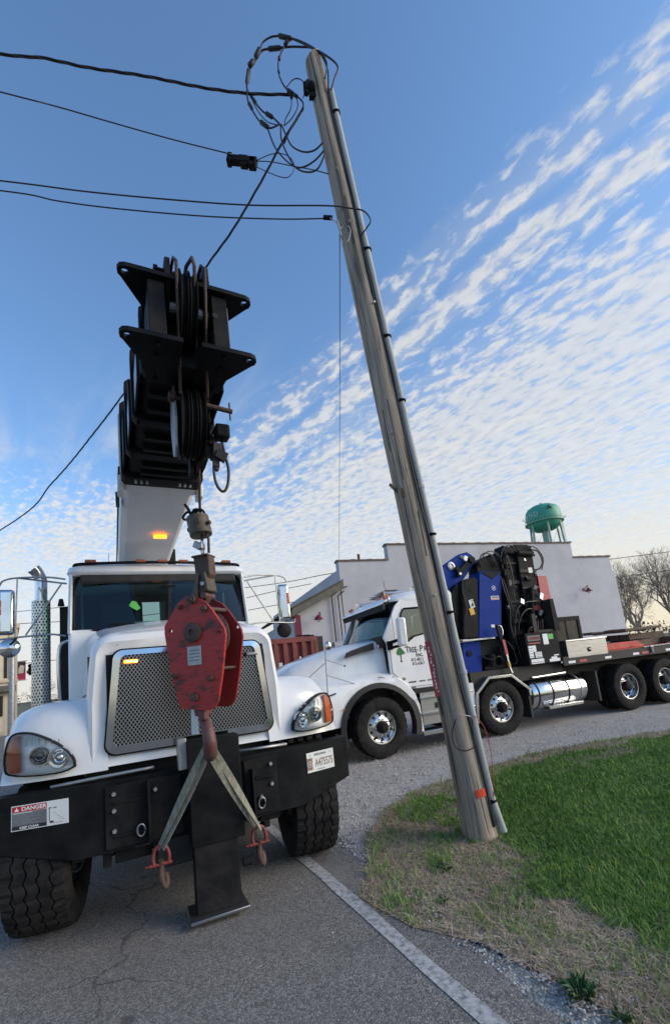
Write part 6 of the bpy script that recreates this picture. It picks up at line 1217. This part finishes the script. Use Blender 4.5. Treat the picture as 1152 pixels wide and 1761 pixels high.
loopC = [(0.531, 4.15, 8.332), (0.578, 4.173, 8.564), (0.542, 4.196, 8.77), (0.456, 4.219, 8.894), (0.181, 4.242, 9.139), (0.125, 4.265, 9.093), (0.033, 4.288, 8.936), (0.006, 4.312, 8.792), (0.028, 4.335, 8.661), (0.097, 4.358, 8.544), (0.219, 4.381, 8.451), (0.257, 4.404, 8.349), (0.1, 4.427, 8.119), (-0.021, 4.45, 7.906)]
drops = [[(-0.029, 4.4, 8.117), (0.02, 4.36, 7.872), (0.071, 4.32, 7.671), (0.188, 4.28, 7.523), (0.313, 4.24, 7.47), (0.425, 4.2, 7.513)],
 [(-0.04, 4.45, 8.171), (-0.048, 4.408, 7.911), (-0.001, 4.367, 7.648), (0.09, 4.325, 7.368), (0.224, 4.283, 7.238), (0.335, 4.242, 7.225), (0.432, 4.2, 7.362)],
 [(-0.2, 4.45, 8.152), (-0.138, 4.408, 7.823), (-0.04, 4.367, 7.576), (0.076, 4.325, 7.389), (0.184, 4.283, 7.319), (0.315, 4.242, 7.34), (0.43, 4.2, 7.409)],
 [(0.132, 4.4, 8.524), (0.107, 4.4, 8.342), (0.027, 4.4, 8.19), (0.002, 4.4, 8.092)], [(0.189, 4.42, 8.527), (0.192, 4.42, 8.382), (0.111, 4.42, 8.229), (0.011, 4.42, 8.131)],
 [(0.263, 4.3, 8.319), (0.3, 4.3, 8.446), (0.286, 4.3, 8.56), (0.226, 4.3, 8.615), (0.158, 4.3, 8.597), (0.084, 4.3, 8.505)], [(-0.372, 4.4, 8.592), (-0.284, 4.4, 8.333), (-0.189, 4.4, 8.178), (-0.063, 4.4, 8.111)]]
cb_ = thing('cable_loops', (.45, 4.25, 8.2), 'bundle of black looped cables with tape joints at the pole top', 'cable loops')
cbo = Vector((.45, 4.25, 8.2))
for L_, r_ in ((loopA, .010), (loopB, .011), (loopC, .009)): MB().tube([p_-cbo for p_ in curve([Vector(q_) for q_ in L_], 5)], r_, 6).build('cable', 'cable', cb_, smooth=180)
for i, L_ in enumerate(drops): MB().tube([p_-cbo for p_ in curve([Vector(q_) for q_ in L_], 5)], .009 if i < 3 else .006, 6).build('cable', 'cable', cb_, smooth=180)
def joint(L_, i, t0, t1, r_=.024):
    a, b = Vector(L_[i]), Vector(L_[i+1]); a2, b2 = a.lerp(b, t0), a.lerp(b, t1); d_ = (b2-a2)
    MB().tube([a2-cbo, a2+d_*.12-cbo, a2+d_*.88-cbo, b2-cbo], [r_*.5, r_, r_, r_*.5], 7).build('tape_joint', 'cable', cb_, smooth=50)
for L_, i, a, b, r_ in ((loopA, 4, .35, 1.2, .026), (loopA, 8, .0, .9, .03), (loopA, 9, .2, 1.1, .03), (loopA, 13, -.1, .35, .02), (loopA, 14, .1, 1.0, .026), (loopB, 8, .0, 1.0, .026), (loopB, 12, -.2, .9, .026), (loopB, 14, .0, .5, .018), (loopB, 15, .3, 1.0, .024), (loopC, 4, .2, 1.3, .022), (loopC, 6, -.1, .2, .018), (loopC, 7, .0, .3, .014), (loopC, 9, -.1, .5, .024), (loopC, 9, .4, .9, .02), (drops[3], 0, -.2, .2, .02)): joint(L_, i, a, b, r_)
def pline(name, pts, r_, label, twist=0, cat='overhead cable', n=5, group=None):
    o0 = Vector(pts[0]); C_ = curve([Vector(p_) for p_ in pts], 8); mb = MB()
    if twist:
        # dense resampling and a second strand wound round the first
        L_ = [0]; 
        for a, b in zip(C_, C_[1:]): L_.append(L_[-1]+(b-a).length)
        D_ = []; s_ = 0
        j = 0
        while s_ < L_[-1]:
            while L_[j+1] < s_: j += 1
            D_.append(C_[j].lerp(C_[j+1], (s_-L_[j])/(L_[j+1]-L_[j]+1e-9))); s_ += .035
        D_.append(C_[-1])
        for ph in range(3):
            mb.tube([p_-o0+Vector((0, math.cos(i*.30+ph*2.094), math.sin(i*.30+ph*2.094)))*r_*1.05 for i, p_ in enumerate(D_)], r_, n)
    else: mb.tube([p_-o0 for p_ in C_], r_, n)
    return tag(mb.build(name, 'cable', loc=o0, smooth=180), label, cat, group)
pline('overhead_cable', [(-12, 3.2, 10.6), (-5.457, 3.7, 9.152), (-3.102, 3.95, 8.843), (-2.689, 4.025, 8.864), (-2.197, 4.1, 8.779), (-1.554, 4.175, 8.688), (-0.898, 4.25, 8.549), (-0.362, 4.325, 8.509), (0.124, 4.4, 8.545)], .0085, 'topmost thick twisted cable entering from the left edge to the pole top', 1)
pline('overhead_cable', [(-12, 2.6, 10.8), (-5.317, 3.6, 8.85), (-3.056, 3.9, 8.224), (-2.548, 4.112, 8.276), (-1.984, 4.325, 8.278), (-1.367, 4.537, 8.262), (-0.695, 4.75, 8.247)], .0075, 'thin cable from the left edge ending at the black splice box')
pline('overhead_cable', [(-12, 3.3, 8.6), (-5.298, 3.7, 7.4), (-3.04, 3.9, 7.05), (-2.137, 3.933, 6.836), (-1.233, 3.967, 6.658), (-0.447, 4.0, 6.532), (0.35, 4.033, 6.463), (0.597, 4.067, 6.442), (0.753, 4.1, 6.425), (0.82, 4.133, 6.338), (0.77, 4.167, 6.278), (0.703, 4.2, 6.235)], .0078, 'cable crossing in front of the pole and curling back behind its right edge')
pline('overhead_cable', [(-12, 3.3, 8.4), (-5.29, 3.7, 7.25), (-3.038, 3.9, 6.925), (-2.475, 3.98, 6.82), (-1.895, 4.06, 6.746), (-0.98, 4.14, 6.627), (-0.164, 4.22, 6.579), (0.355, 4.3, 6.614)], .0072, 'lowest horizontal cable ending in a small clamp at the left side of the pole')
t = thing('cable_clamp', (.40, 4.28, 6.55), 'small clamp and wire ring where the lowest cable meets the pole', 'clamp'); tb_ = Vector((.40, 4.28, 6.55))
MB().beam(Vector((.33, 4.29, 6.62))-tb_, Vector((.43, 4.29, 6.60))-tb_, .035, .03).build('clamp_body', 'blacksat', t); MB().tube([Vector((.40, 4.28, 6.60))-tb_, Vector((.486, 4.24, 6.44))-tb_], .006, 5).tube([Vector((.47, 4.2, 6.45))-tb_, Vector((.49, 4.2, 6.25))-tb_], .011, 6).build('clamp_wire', 'steel', t)
MB().tube(curve([Vector(p_)-tb_ for p_ in [(0.483, 4.15, 6.287), (0.531, 4.15, 6.324), (0.592, 4.15, 6.29), (0.581, 4.15, 6.189), (0.544, 4.15, 6.118), (0.493, 4.15, 6.116), (0.472, 4.15, 6.186)]], 4), .004, 5).build('wire_ring', 'steel', t)
pline('service_cable', [(0.26, 4.4, 8.324), (-0.046, 4.6, 8.132), (-0.359, 4.8, 7.864), (-0.832, 5.1, 7.52), (-1.311, 5.5, 7.423), (-2.035, 6.2, 7.31), (-3.174, 7.2, 7.034), (-4.277, 8.0, 6.662), (-5.907, 9.2, 6.287), (-8.277, 10.8, 5.965), (-17.471, 15.0, 4.835)], .0085, 'twisted cable sloping from the pole top down behind the crane boom to the left', 1)
pline('drop_wire', [(0.492, 4.28, 6.413), (0.555, 6.5, 7.095), (0.508, 10.0, 6.934), (0.281, 16.0, 5.45)], .006, 'long thin wire seen hanging straight left of the pole to the building parapet')
sb = thing('splice_box', (-.57, 4.8, 8.2), 'black splice box hung on the thin cable left of the pole', 'splice box'); so = Vector((-.57, 4.8, 8.2))
MB().obox((-.02, .0, .0), (.36, .09, .085), (0, .25, 0)).obox((-.175, 0, .04), (.06, .10, .13), (0, .25, 0)).obox((.12, 0, -.06), (.10, .09, .13), (0, .25, 0)).obox((.01, 0, -.06), (.10, .07, .08), (0, .25, 0)).obox((0, 0, .055), (.12, .05, .04), (0, .25, 0)).build('box', 'blacksat', sb, bevel=.01)
MB().tube([p_-so for p_ in curve([Vector(q_) for q_ in [(-0.42, 4.78, 8.15), (-0.193, 4.7, 8.12), (-0.037, 4.7, 8.097), (0.058, 4.7, 7.996), (0.072, 4.7, 7.869), (0.02, 4.7, 7.773), (-0.052, 4.7, 7.741), (-0.185, 4.7, 7.80), (-0.44, 4.78, 8.08)]], 5)], .0055, 5).tube([p_-so for p_ in curve([Vector(q_) for q_ in [(-0.42, 4.8, 8.177), (-0.2, 4.662, 7.948), (0.048, 4.525, 7.67), (0.265, 4.388, 7.409), (0.443, 4.25, 7.143)]], 5)], .006, 5).build('tail_wire', 'cable', sb, smooth=180)

# ================================================================== white stepped-parapet building, annex, container
BO = Vector((2.22, 16.39, 0)); bld = thing('stepped_building', BO, 'white painted block building with stepped parapet behind the flatbed truck', 'building', R(20))
wp = [(-2.10, -.1), (11.12, -.1), (11.30, -.1), (11.30, 4.62), (11.16, 4.66), (11.16, 5.30), (8.98, 5.30), (8.98, 5.97), (-.08, 5.97), (-.08, 5.37), (-2.10, 5.37)]
MB().prism(wp, 'y', 0, .30).build('wall', 'block', bld)
MB().box(10.86, 11.10, .3, 12, -.1, 5.1).box(-2.1, -1.85, .3, 12, -.1, 5.1).box(-2.1, 11.1, 12, 12.3, -.1, 5.0).build('side_wall', 'block', bld)
MB().box(-1.85, 10.86, .3, 12, 4.5, 4.7).build('flat_roof', 'farroof', bld)
def coping(x0, x1, z_):
    n = max(2, int(round((x1-x0)/.62))); w_ = (x1-x0)/n
    for k in range(n):
        a = MB().loft([[(x0+k*w_+.006+(w_-.012)*s_, y_, z_+zz_*(1+.25*(s_ > .85))) for y_, zz_ in ((-.045, 0), (-.045, .055), (.15, .095), (.345, .055), (.345, 0))] for s_ in (0, .84, .86, 1)], cap=True).build('coping_tile', 'coping', bld)
coping(-2.14, -.10, 5.372); coping(-.12, 9.02, 5.972); coping(9.0, 11.2, 5.302)
MB().cyl((-1.2, .2, 5.4), (-1.2, .2, 5.68), .05, .05, 10).build('vent_pipe', 'rust', bld)
def barn_lamp(x_, z_, par):
    a = MB().tube(curve([(x_+.10, -.02, z_+.12), (x_+.10, -.14, z_+.22), (x_+.02, -.30, z_+.24), (x_-.04, -.34, z_+.14)], 4), .018, 6).obox((x_+.10, -.015, z_+.12), (.10, .03, .12)).build('wall_lamp', 'redtrim', par)
    MB().lathe([(.04, .14), (.07, .10), (.16, .0), (.165, -.01), (.14, .0), (.03, .09)], o=(x_-.04, -.34, z_), ax='z', n=18).build('lamp_shade', 'redtrim', a, smooth=50); MB().sphere((x_-.04, -.34, z_-.02), .06, 6, (1, 1, 1.4)).build('lamp_glass', 'lens', a, smooth=180)
barn_lamp(9.13, 3.72, bld)
wf = MB().box(7.05, 8.60, -.05, .06, 2.55, 2.72).box(7.05, 7.17, -.05, .06, 1.55, 2.55).box(8.46, 8.60, -.05, .06, 1.55, 2.55).box(7.05, 8.60, -.05, .06, 1.42, 1.55).box(7.78, 7.84, -.03, .03, 1.55, 2.55).build('window', 'black', bld); MB().box(7.17, 8.46, -.012, -.006, 1.55, 2.55).build('pane', 'windark', wf)
# annex with mono-pitch roof
ax_ = thing('annex_building', BO+Vector((math.cos(R(20))*-3.0, math.sin(R(20))*-3.0, 0)), 'low white annex with sloping dark eave and red corner post', 'building', R(20))
def AX(x_): return x_+3.0
MB().prism([(AX(-3.80), -.1), (AX(-2.12), -.1), (AX(-2.12), 4.36), (AX(-3.80), 3.56)], 'y', .02, .28).build('wall', 'block', ax_)
MB().prism([(AX(-4.05), 3.44), (AX(-2.12), 4.34), (AX(-2.12), 4.60), (AX(-4.02), 3.72)], 'y', -.32, .6).build('eave', 'fascia', ax_)
MB().prism([(AX(-4.08), 3.71), (AX(-2.12), 4.61), (AX(-2.12), 4.65), (AX(-4.10), 3.75)], 'y', -.38, 9).build('roof', 'farroof', ax_)
MB().box(AX(-3.92), AX(-3.70), -.03, .10, 0, 3.52).build('corner_post', 'redtrim', ax_); MB().box(AX(-3.8), AX(-3.7), .3, 9, 0, 3.5).build('side_wall', 'block', ax_)
barn_lamp(AX(-3.12), 3.30, ax_)
for x_, xb in ((-2.52, -2.46), (-2.28, -2.22)):
    MB().tube([(AX(x_)+.25, -.06, 4.28), (AX(x_), -.06, 4.10), (AX(x_), -.06, 1.6)], .022, 6).build('conduit_pipe', 'blacksat', ax_)
MB().tube([(AX(-2.28), -.06, 4.30), (AX(-1.9), -.06, 4.44)], .02, 6).build('conduit_pipe', 'blacksat', ax_); MB().box(AX(-2.6), AX(-2.2), -.10, -.0, 1.9, 2.5).build('meter_box', 'steel', ax_)
MB().box(AX(-3.35), AX(-3.0), -.05, .02, 2.0, 2.75).build('notice_board', 'blackdull', ax_)
# red ribbed container
ct = thing('red_container', (-1.75, 12.65, 0), 'rusty red ribbed steel container in front of the annex', 'container', R(20))
MB().box(-1.3, 1.12, .03, 2.2, .15, 2.52).build('shell', 'rustred', ct); MB().box(-1.32, 1.16, -.06, .06, 2.46, 2.60).box(1.06, 1.16, -.06, .06, .1, 2.46).box(-1.32, 1.16, -.06, .06, .1, .22).build('edge_frame', 'rustred', ct)
for k in range(9): MB().prism([(-1.25+.27*k, .03), (-1.21+.27*k, -.05), (-1.11+.27*k, -.05), (-1.07+.27*k, .03)], 'z', .22, 2.46).build('rib', 'rustred', ct)
MB().box(.55, .95, -.02, -.005, 2.62, 2.66).box(.9, 1.14, .2, .9, 2.6, 2.66).build('lid_hinge', 'black', ct); MB().obox((.60, -.055, 1.75), (.05, .004, .6)).build('print_mark', 'plate', ct); MB().obox((.02, -.055, 1.70), (.10, .004, .45)).build('print_mark', 'plate', ct)
# ================================================================== water tower
wt = thing('water_tower', (74.7, 150, 0), 'green elevated water tower showing above the white parapet', 'water tower')
MB().lathe([(0, 49.9), (1.2, 49.8), (3.2, 49.3), (4.8, 48.4), (5.5, 47.3), (5.65, 46.0), (5.65, 44.2), (5.5, 42.9), (4.7, 41.5), (3.2, 40.6), (1.4, 40.15), (0, 40.1)], ax='z', n=48).build('tank', 'green_tank', wt, smooth=60)
MB().lathe([(5.5, 43.0), (6.2, 43.0), (6.2, 43.25), (5.5, 43.25)], ax='z', n=48).build('balcony', 'green_leg', wt); MB().cyl((0, 0, 49.8), (0, 0, 50.4), .5, .4, 12).build('roof_vent', 'green_tank', wt)
mb = MB()
for k in range(24): a = 2*math.pi*k/24; mb.cyl((6.15*math.cos(a), 6.15*math.sin(a), 43.2), (6.15*math.cos(a), 6.15*math.sin(a), 44.2), .04, .04, 4)
mb.lathe([(6.12, 44.15), (6.18, 44.15), (6.18, 44.22), (6.12, 44.22)], ax='z', n=32); mb.build('railing', 'green_leg', wt)
for k in range(6): a = 2*math.pi*(k+.25)/6; MB().cyl((4.9*math.cos(a), 4.9*math.sin(a), 42.6), (7.2*math.cos(a), 7.2*math.sin(a), 0), .34, .42, 12).build('leg', 'green_leg', wt, smooth=60)
MB().cyl((0, 0, 0), (0, 0, 40.5), .9, .9, 14).build('riser', 'green_leg', wt, smooth=60)
for k in range(6):
    a = 2*math.pi*(k+.25)/6; b = 2*math.pi*(k+1.25)/6
    for z0, z1 in ((34, 42), (34, 26)): MB().cyl(((4.9+(42.6-z0)*.054)*math.cos(a), (4.9+(42.6-z0)*.054)*math.sin(a), z0), ((4.9+(42.6-z1)*.054)*math.cos(b), (4.9+(42.6-z1)*.054)*math.sin(b), z1), .05, .05, 5).build('brace_rod', 'green_leg', wt)
lad = MB()
for k in range(60): lad.box(5.9, 6.4, -.03, .03, 43.2-.6*k*.5, 43.26-.6*k*.5)
lad.box(5.86, 5.92, -.04, .04, 24, 44).box(6.38, 6.44, -.04, .04, 24, 44); tag(lad.build('ladder', 'green_leg', wt), kind='stuff')
for s_ in (-1, 1): MB().beam((6.2*s_, -.5, 43.2), (7.4*s_, -.6, 45.2), .12, .12).beam((6.9*s_, -.5, 44.3), (7.8*s_, -.6, 44.6), .1, .1).build('aerial', 'green_leg', wt)
vd = math.atan2(74.7, 150)
for ch, ang in (('L', -1.60), ('A', -1.20), ('N', -.85), ('D', -.52)):
    a = -math.pi/2-vd+ang*1.0+.15; n_ = Vector((math.cos(a), math.sin(a), 0))
    text('lettering', ch, 2.3, 'palegreen', wt, n_*5.72+Vector((0, 0, 44.9)), (R(90), 0, a+math.pi/2), .95, 'CENTER', .03, .06)
a = -math.pi/2-vd+.42; n_ = Vector((math.cos(a), math.sin(a), 0)); MB().obox(n_*5.66+Vector((0, 0, 47.2)), (1.6, .15, .25), (0, .3, a+math.pi/2)).obox(n_*5.66+Vector((0, 0, 46.7)), (1.8, .15, .22), (0, -.1, a+math.pi/2)).obox(n_*5.66+Vector((0, 0, 47.6)), (.5, .15, .5), (0, .6, a+math.pi/2)).build('painted_mark', 'ink', wt)
# ================================================================== bare trees
def tree(x_, y_, h_, seed, label, spread=.55, depth=8, mt='bark', cat='bare tree', name='bare_tree', group='bare trees beyond the building'):
    rd = random.Random(seed); t = thing(name, (x_, y_, 0), label, cat, 0, group); tr = MB(); cr_ = MB()
    def grow(p_, d_, l_, r_, k):
        n_ = 3; q_ = p_.copy(); pts = [q_.copy()]; dd = d_.copy()
        for i in range(n_):
            dd = (dd+Vector((rd.uniform(-1, 1), rd.uniform(-1, 1), rd.uniform(-.4, .8)))*.13).normalized(); q_ = q_+dd*l_/n_; pts.append(q_.copy())
        (tr if k == 0 else cr_).tube(pts, [r_*(1-.35*i/n_) for i in range(n_+1)], 7 if k < 2 else (4 if k < 4 else 3), cap=False)
        if k >= depth: return
        nb = 3 if k < 4 else rd.choice((2, 3))
        if k == 0: nb = 4
        for b in range(nb):
            ax2 = dd.orthogonal().normalized(); ax2 = Quaternion(dd, rd.uniform(0, 6.28)+b*2.1)@ax2
            nd = (Quaternion(ax2, rd.uniform(.25, .25+spread))@dd+Vector((0, 0, .12))).normalized()
            src = pts[-1] if b == 0 or k < 1 else pts[rd.choice((1, 2, 3))]
            grow(src, nd, l_*rd.uniform(.66, .86), max(r_*rd.uniform(.52, .68), .006), k+1)
    grow(Vector((0, 0, 0)), Vector((0, 0, 1)), h_*.24, h_*.017, 0)
    tr.build('trunk', mt, t, smooth=60); cr_.build('crown', mt, t); return t
tree(23.6, 35.5, 9.0, 3, 'wide bare tree just right of the white building', .6)
tree(27.2, 36.5, 10.6, 8, 'bare tree cut by the right edge of the photo', .6)
tree(30.5, 48, 9.0, 12, 'smaller bare tree further back between the two larger ones', .6, 6)
def brushline(name, x0, x1, y_, h_, n, mt, label, seed=1):
    rd = random.Random(seed); mb = MB()
    for k in range(n):
        x_ = rd.uniform(x0, x1); yy = y_+rd.uniform(-6, 6); hh = h_*rd.uniform(.35, 1)*(.6+.4*math.sin(x_*.11)); w_ = hh*rd.uniform(.5, .9)
        for j in range(14):
            c_ = Vector((x_+rd.gauss(0, w_*.4), yy+rd.gauss(0, w_*.3), hh*rd.uniform(.1, .9))); s_ = hh*rd.uniform(.08, .2)
            v_ = [c_+Vector((rd.uniform(-1, 1), rd.uniform(-1, 1), rd.uniform(-1, 1)))*s_ for _ in range(3)]; mb.add(v_, [(0, 1, 2)])
    tag(mb.build(name, mt), label, 'tree line', kind='stuff')
brushline('far_tree_line', -260, 330, 190, 9, 900, 'brush', 'low hazy brown tree line along the far horizon')
brushline('brush_bank', 26, 60, 62, 3.2, 160, 'brush', 'brown leafless brush behind the bare trees', 5)
# shrubs and street things at the far left
for i, (x_, y_, h_, lb) in enumerate(((-22.6, 34, 4.2, 'reddish leafless shrub beside the cream building'), (-20.2, 33, 3.4, 'leafless shrub left of the perforated exhaust stack'))):
    tree(x_, y_, h_, 40+i, lb, .9, 6, 'brush', 'shrub', 'bare_shrub', 'bare shrubs down the street')
cr = thing('cream_building', (-17.4, 24, 0), 'cream rendered two-storey building at the left edge behind the round mirror', 'building', R(37))
cr_o = []
col_before = set(bpy.data.objects)
MB().box(-9, 6.62, 0, 12, 0, 5.6).build('wall', 'cream', cr); MB().box(-9.2, 6.75, -.15, 12, 5.6, 5.85).box(-9.1, 6.7, -.10, .0, 2.72, 2.86).box(6.3, 6.66, -.06, .0, 0, 5.6).build('cornice', 'creamtrim', cr)
for x_ in (6.15, 5.75, 5.0, 4.2, 3.4, 2.6): MB().box(x_-.07, x_+.07, -.03, .0, 2.95, 4.1).build('window', 'windark', cr)
MB().box(5.2, 6.6, -.5, 0, 2.25, 2.55).build('awning', 'fascia', cr); dd = MB().box(5.5, 6.15, -.04, .0, .05, 2.2).build('door', 'creamtrim', cr); MB().box(5.6, 6.05, -.06, -.04, 1.0, 2.05).build('pane', 'windark', dd); MB().box(5.6, 6.05, -.055, -.045, .2, .9).build('door_panel', 'cream', dd)
for o_ in set(bpy.data.objects)-col_before:
    if o_.parent == cr: o_.location.x -= 6.62
t = thing('street_pole', (-11.75, 16, 0), 'grey steel pole standing before the cream building at left', 'pole'); MB().cyl((0, 0, 0), (0, 0, 3.35), .10, .085, 14).build('shaft', 'steel', t, smooth=60); MB().sphere((0, 0, 3.38), .11, 6).build('cap', 'steel', t, smooth=180)
t = thing('banner_pole', (-22.05, 30.1, 0), 'thin dark pole carrying the pink and purple street banner', 'pole'); MB().cyl((0, 0, 0), (0, 0, 4.5), .06, .05, 8).cyl((0, 0, 4.33), (.95, 0, 4.33), .02, .02, 6).cyl((0, 0, 3.05), (.95, 0, 3.05), .02, .02, 6).build('shaft', 'steel', t)
t = thing('street_banner', (-21.55, 30.05, 3.08), 'pink and purple street banner left of the exhaust stack', 'banner'); MB().box(-.37, .37, 0, .02, 0, 1.22).build('cloth', mat('banner_purple', (.10, .07, .16), .8, var=.4, vscale=3), t)
MB().prism([(-.37, 0), (.37, 0), (.37, .55), (.1, .42), (-.37, .18)], 'y', -.006, 0).build('pink_print', mat('banner_pink', (.50, .05, .16), .8), t); MB().prism([(-.1, .42), (.25, .45), (.3, .9), (.05, 1.0), (-.1, .75)], 'y', -.008, 0).build('pale_print', 'plate', t)
t = thing('traffic_signal', (-20.75, 30, 3.35), 'dark traffic signal hanging beside the street banner', 'traffic signal'); MB().obox((0, 0, .35), (.28, .2, .75)).obox((.16, 0, .5), (.2, .25, .2)).obox((-.15, 0, .2), (.2, .25, .2)).build('housing', 'rust', t, bevel=.03)
for z_ in (.12, .35, .58): MB().lathe([(0, -.10), (.09, -.10), (.10, -.20)], o=(0, 0, z_), n=12).build('lamp_hood', 'black', t)
pline('far_wire', [(-30, 30, 5.0), (-21, 30, 4.15), (-12, 30, 4.5)], .02, 'span wire carrying the traffic signal', cat='wire')
pline('far_wire', [(-60, 40, 11), (-20, 40, 8.2), (-2, 40, 9.4)], .03, 'upper far wire behind the left mirror', cat='wire')
pline('far_wire', [(-60, 40, 8.5), (-20, 40, 7.2), (-2, 40, 8.0)], .03, 'lower far wire behind the left mirror', cat='wire')
pline('far_wire', [(-30, 26, 7.0), (-5.6, 20, 5.65), (.2, 16.5, 5.15)], .015, 'wire running from the white building corner to the left behind the mirror', cat='wire')
pline('far_wire', [(12.0, 60, 11.6), (38, 60, 12.2), (75, 60, 12.8)], .045, 'upper far wire behind the bare trees', cat='wire')
pline('far_wire', [(12.0, 60, 8.6), (38, 60, 9.6), (75, 60, 10.6)], .045, 'lower far wire behind the bare trees', cat='wire')
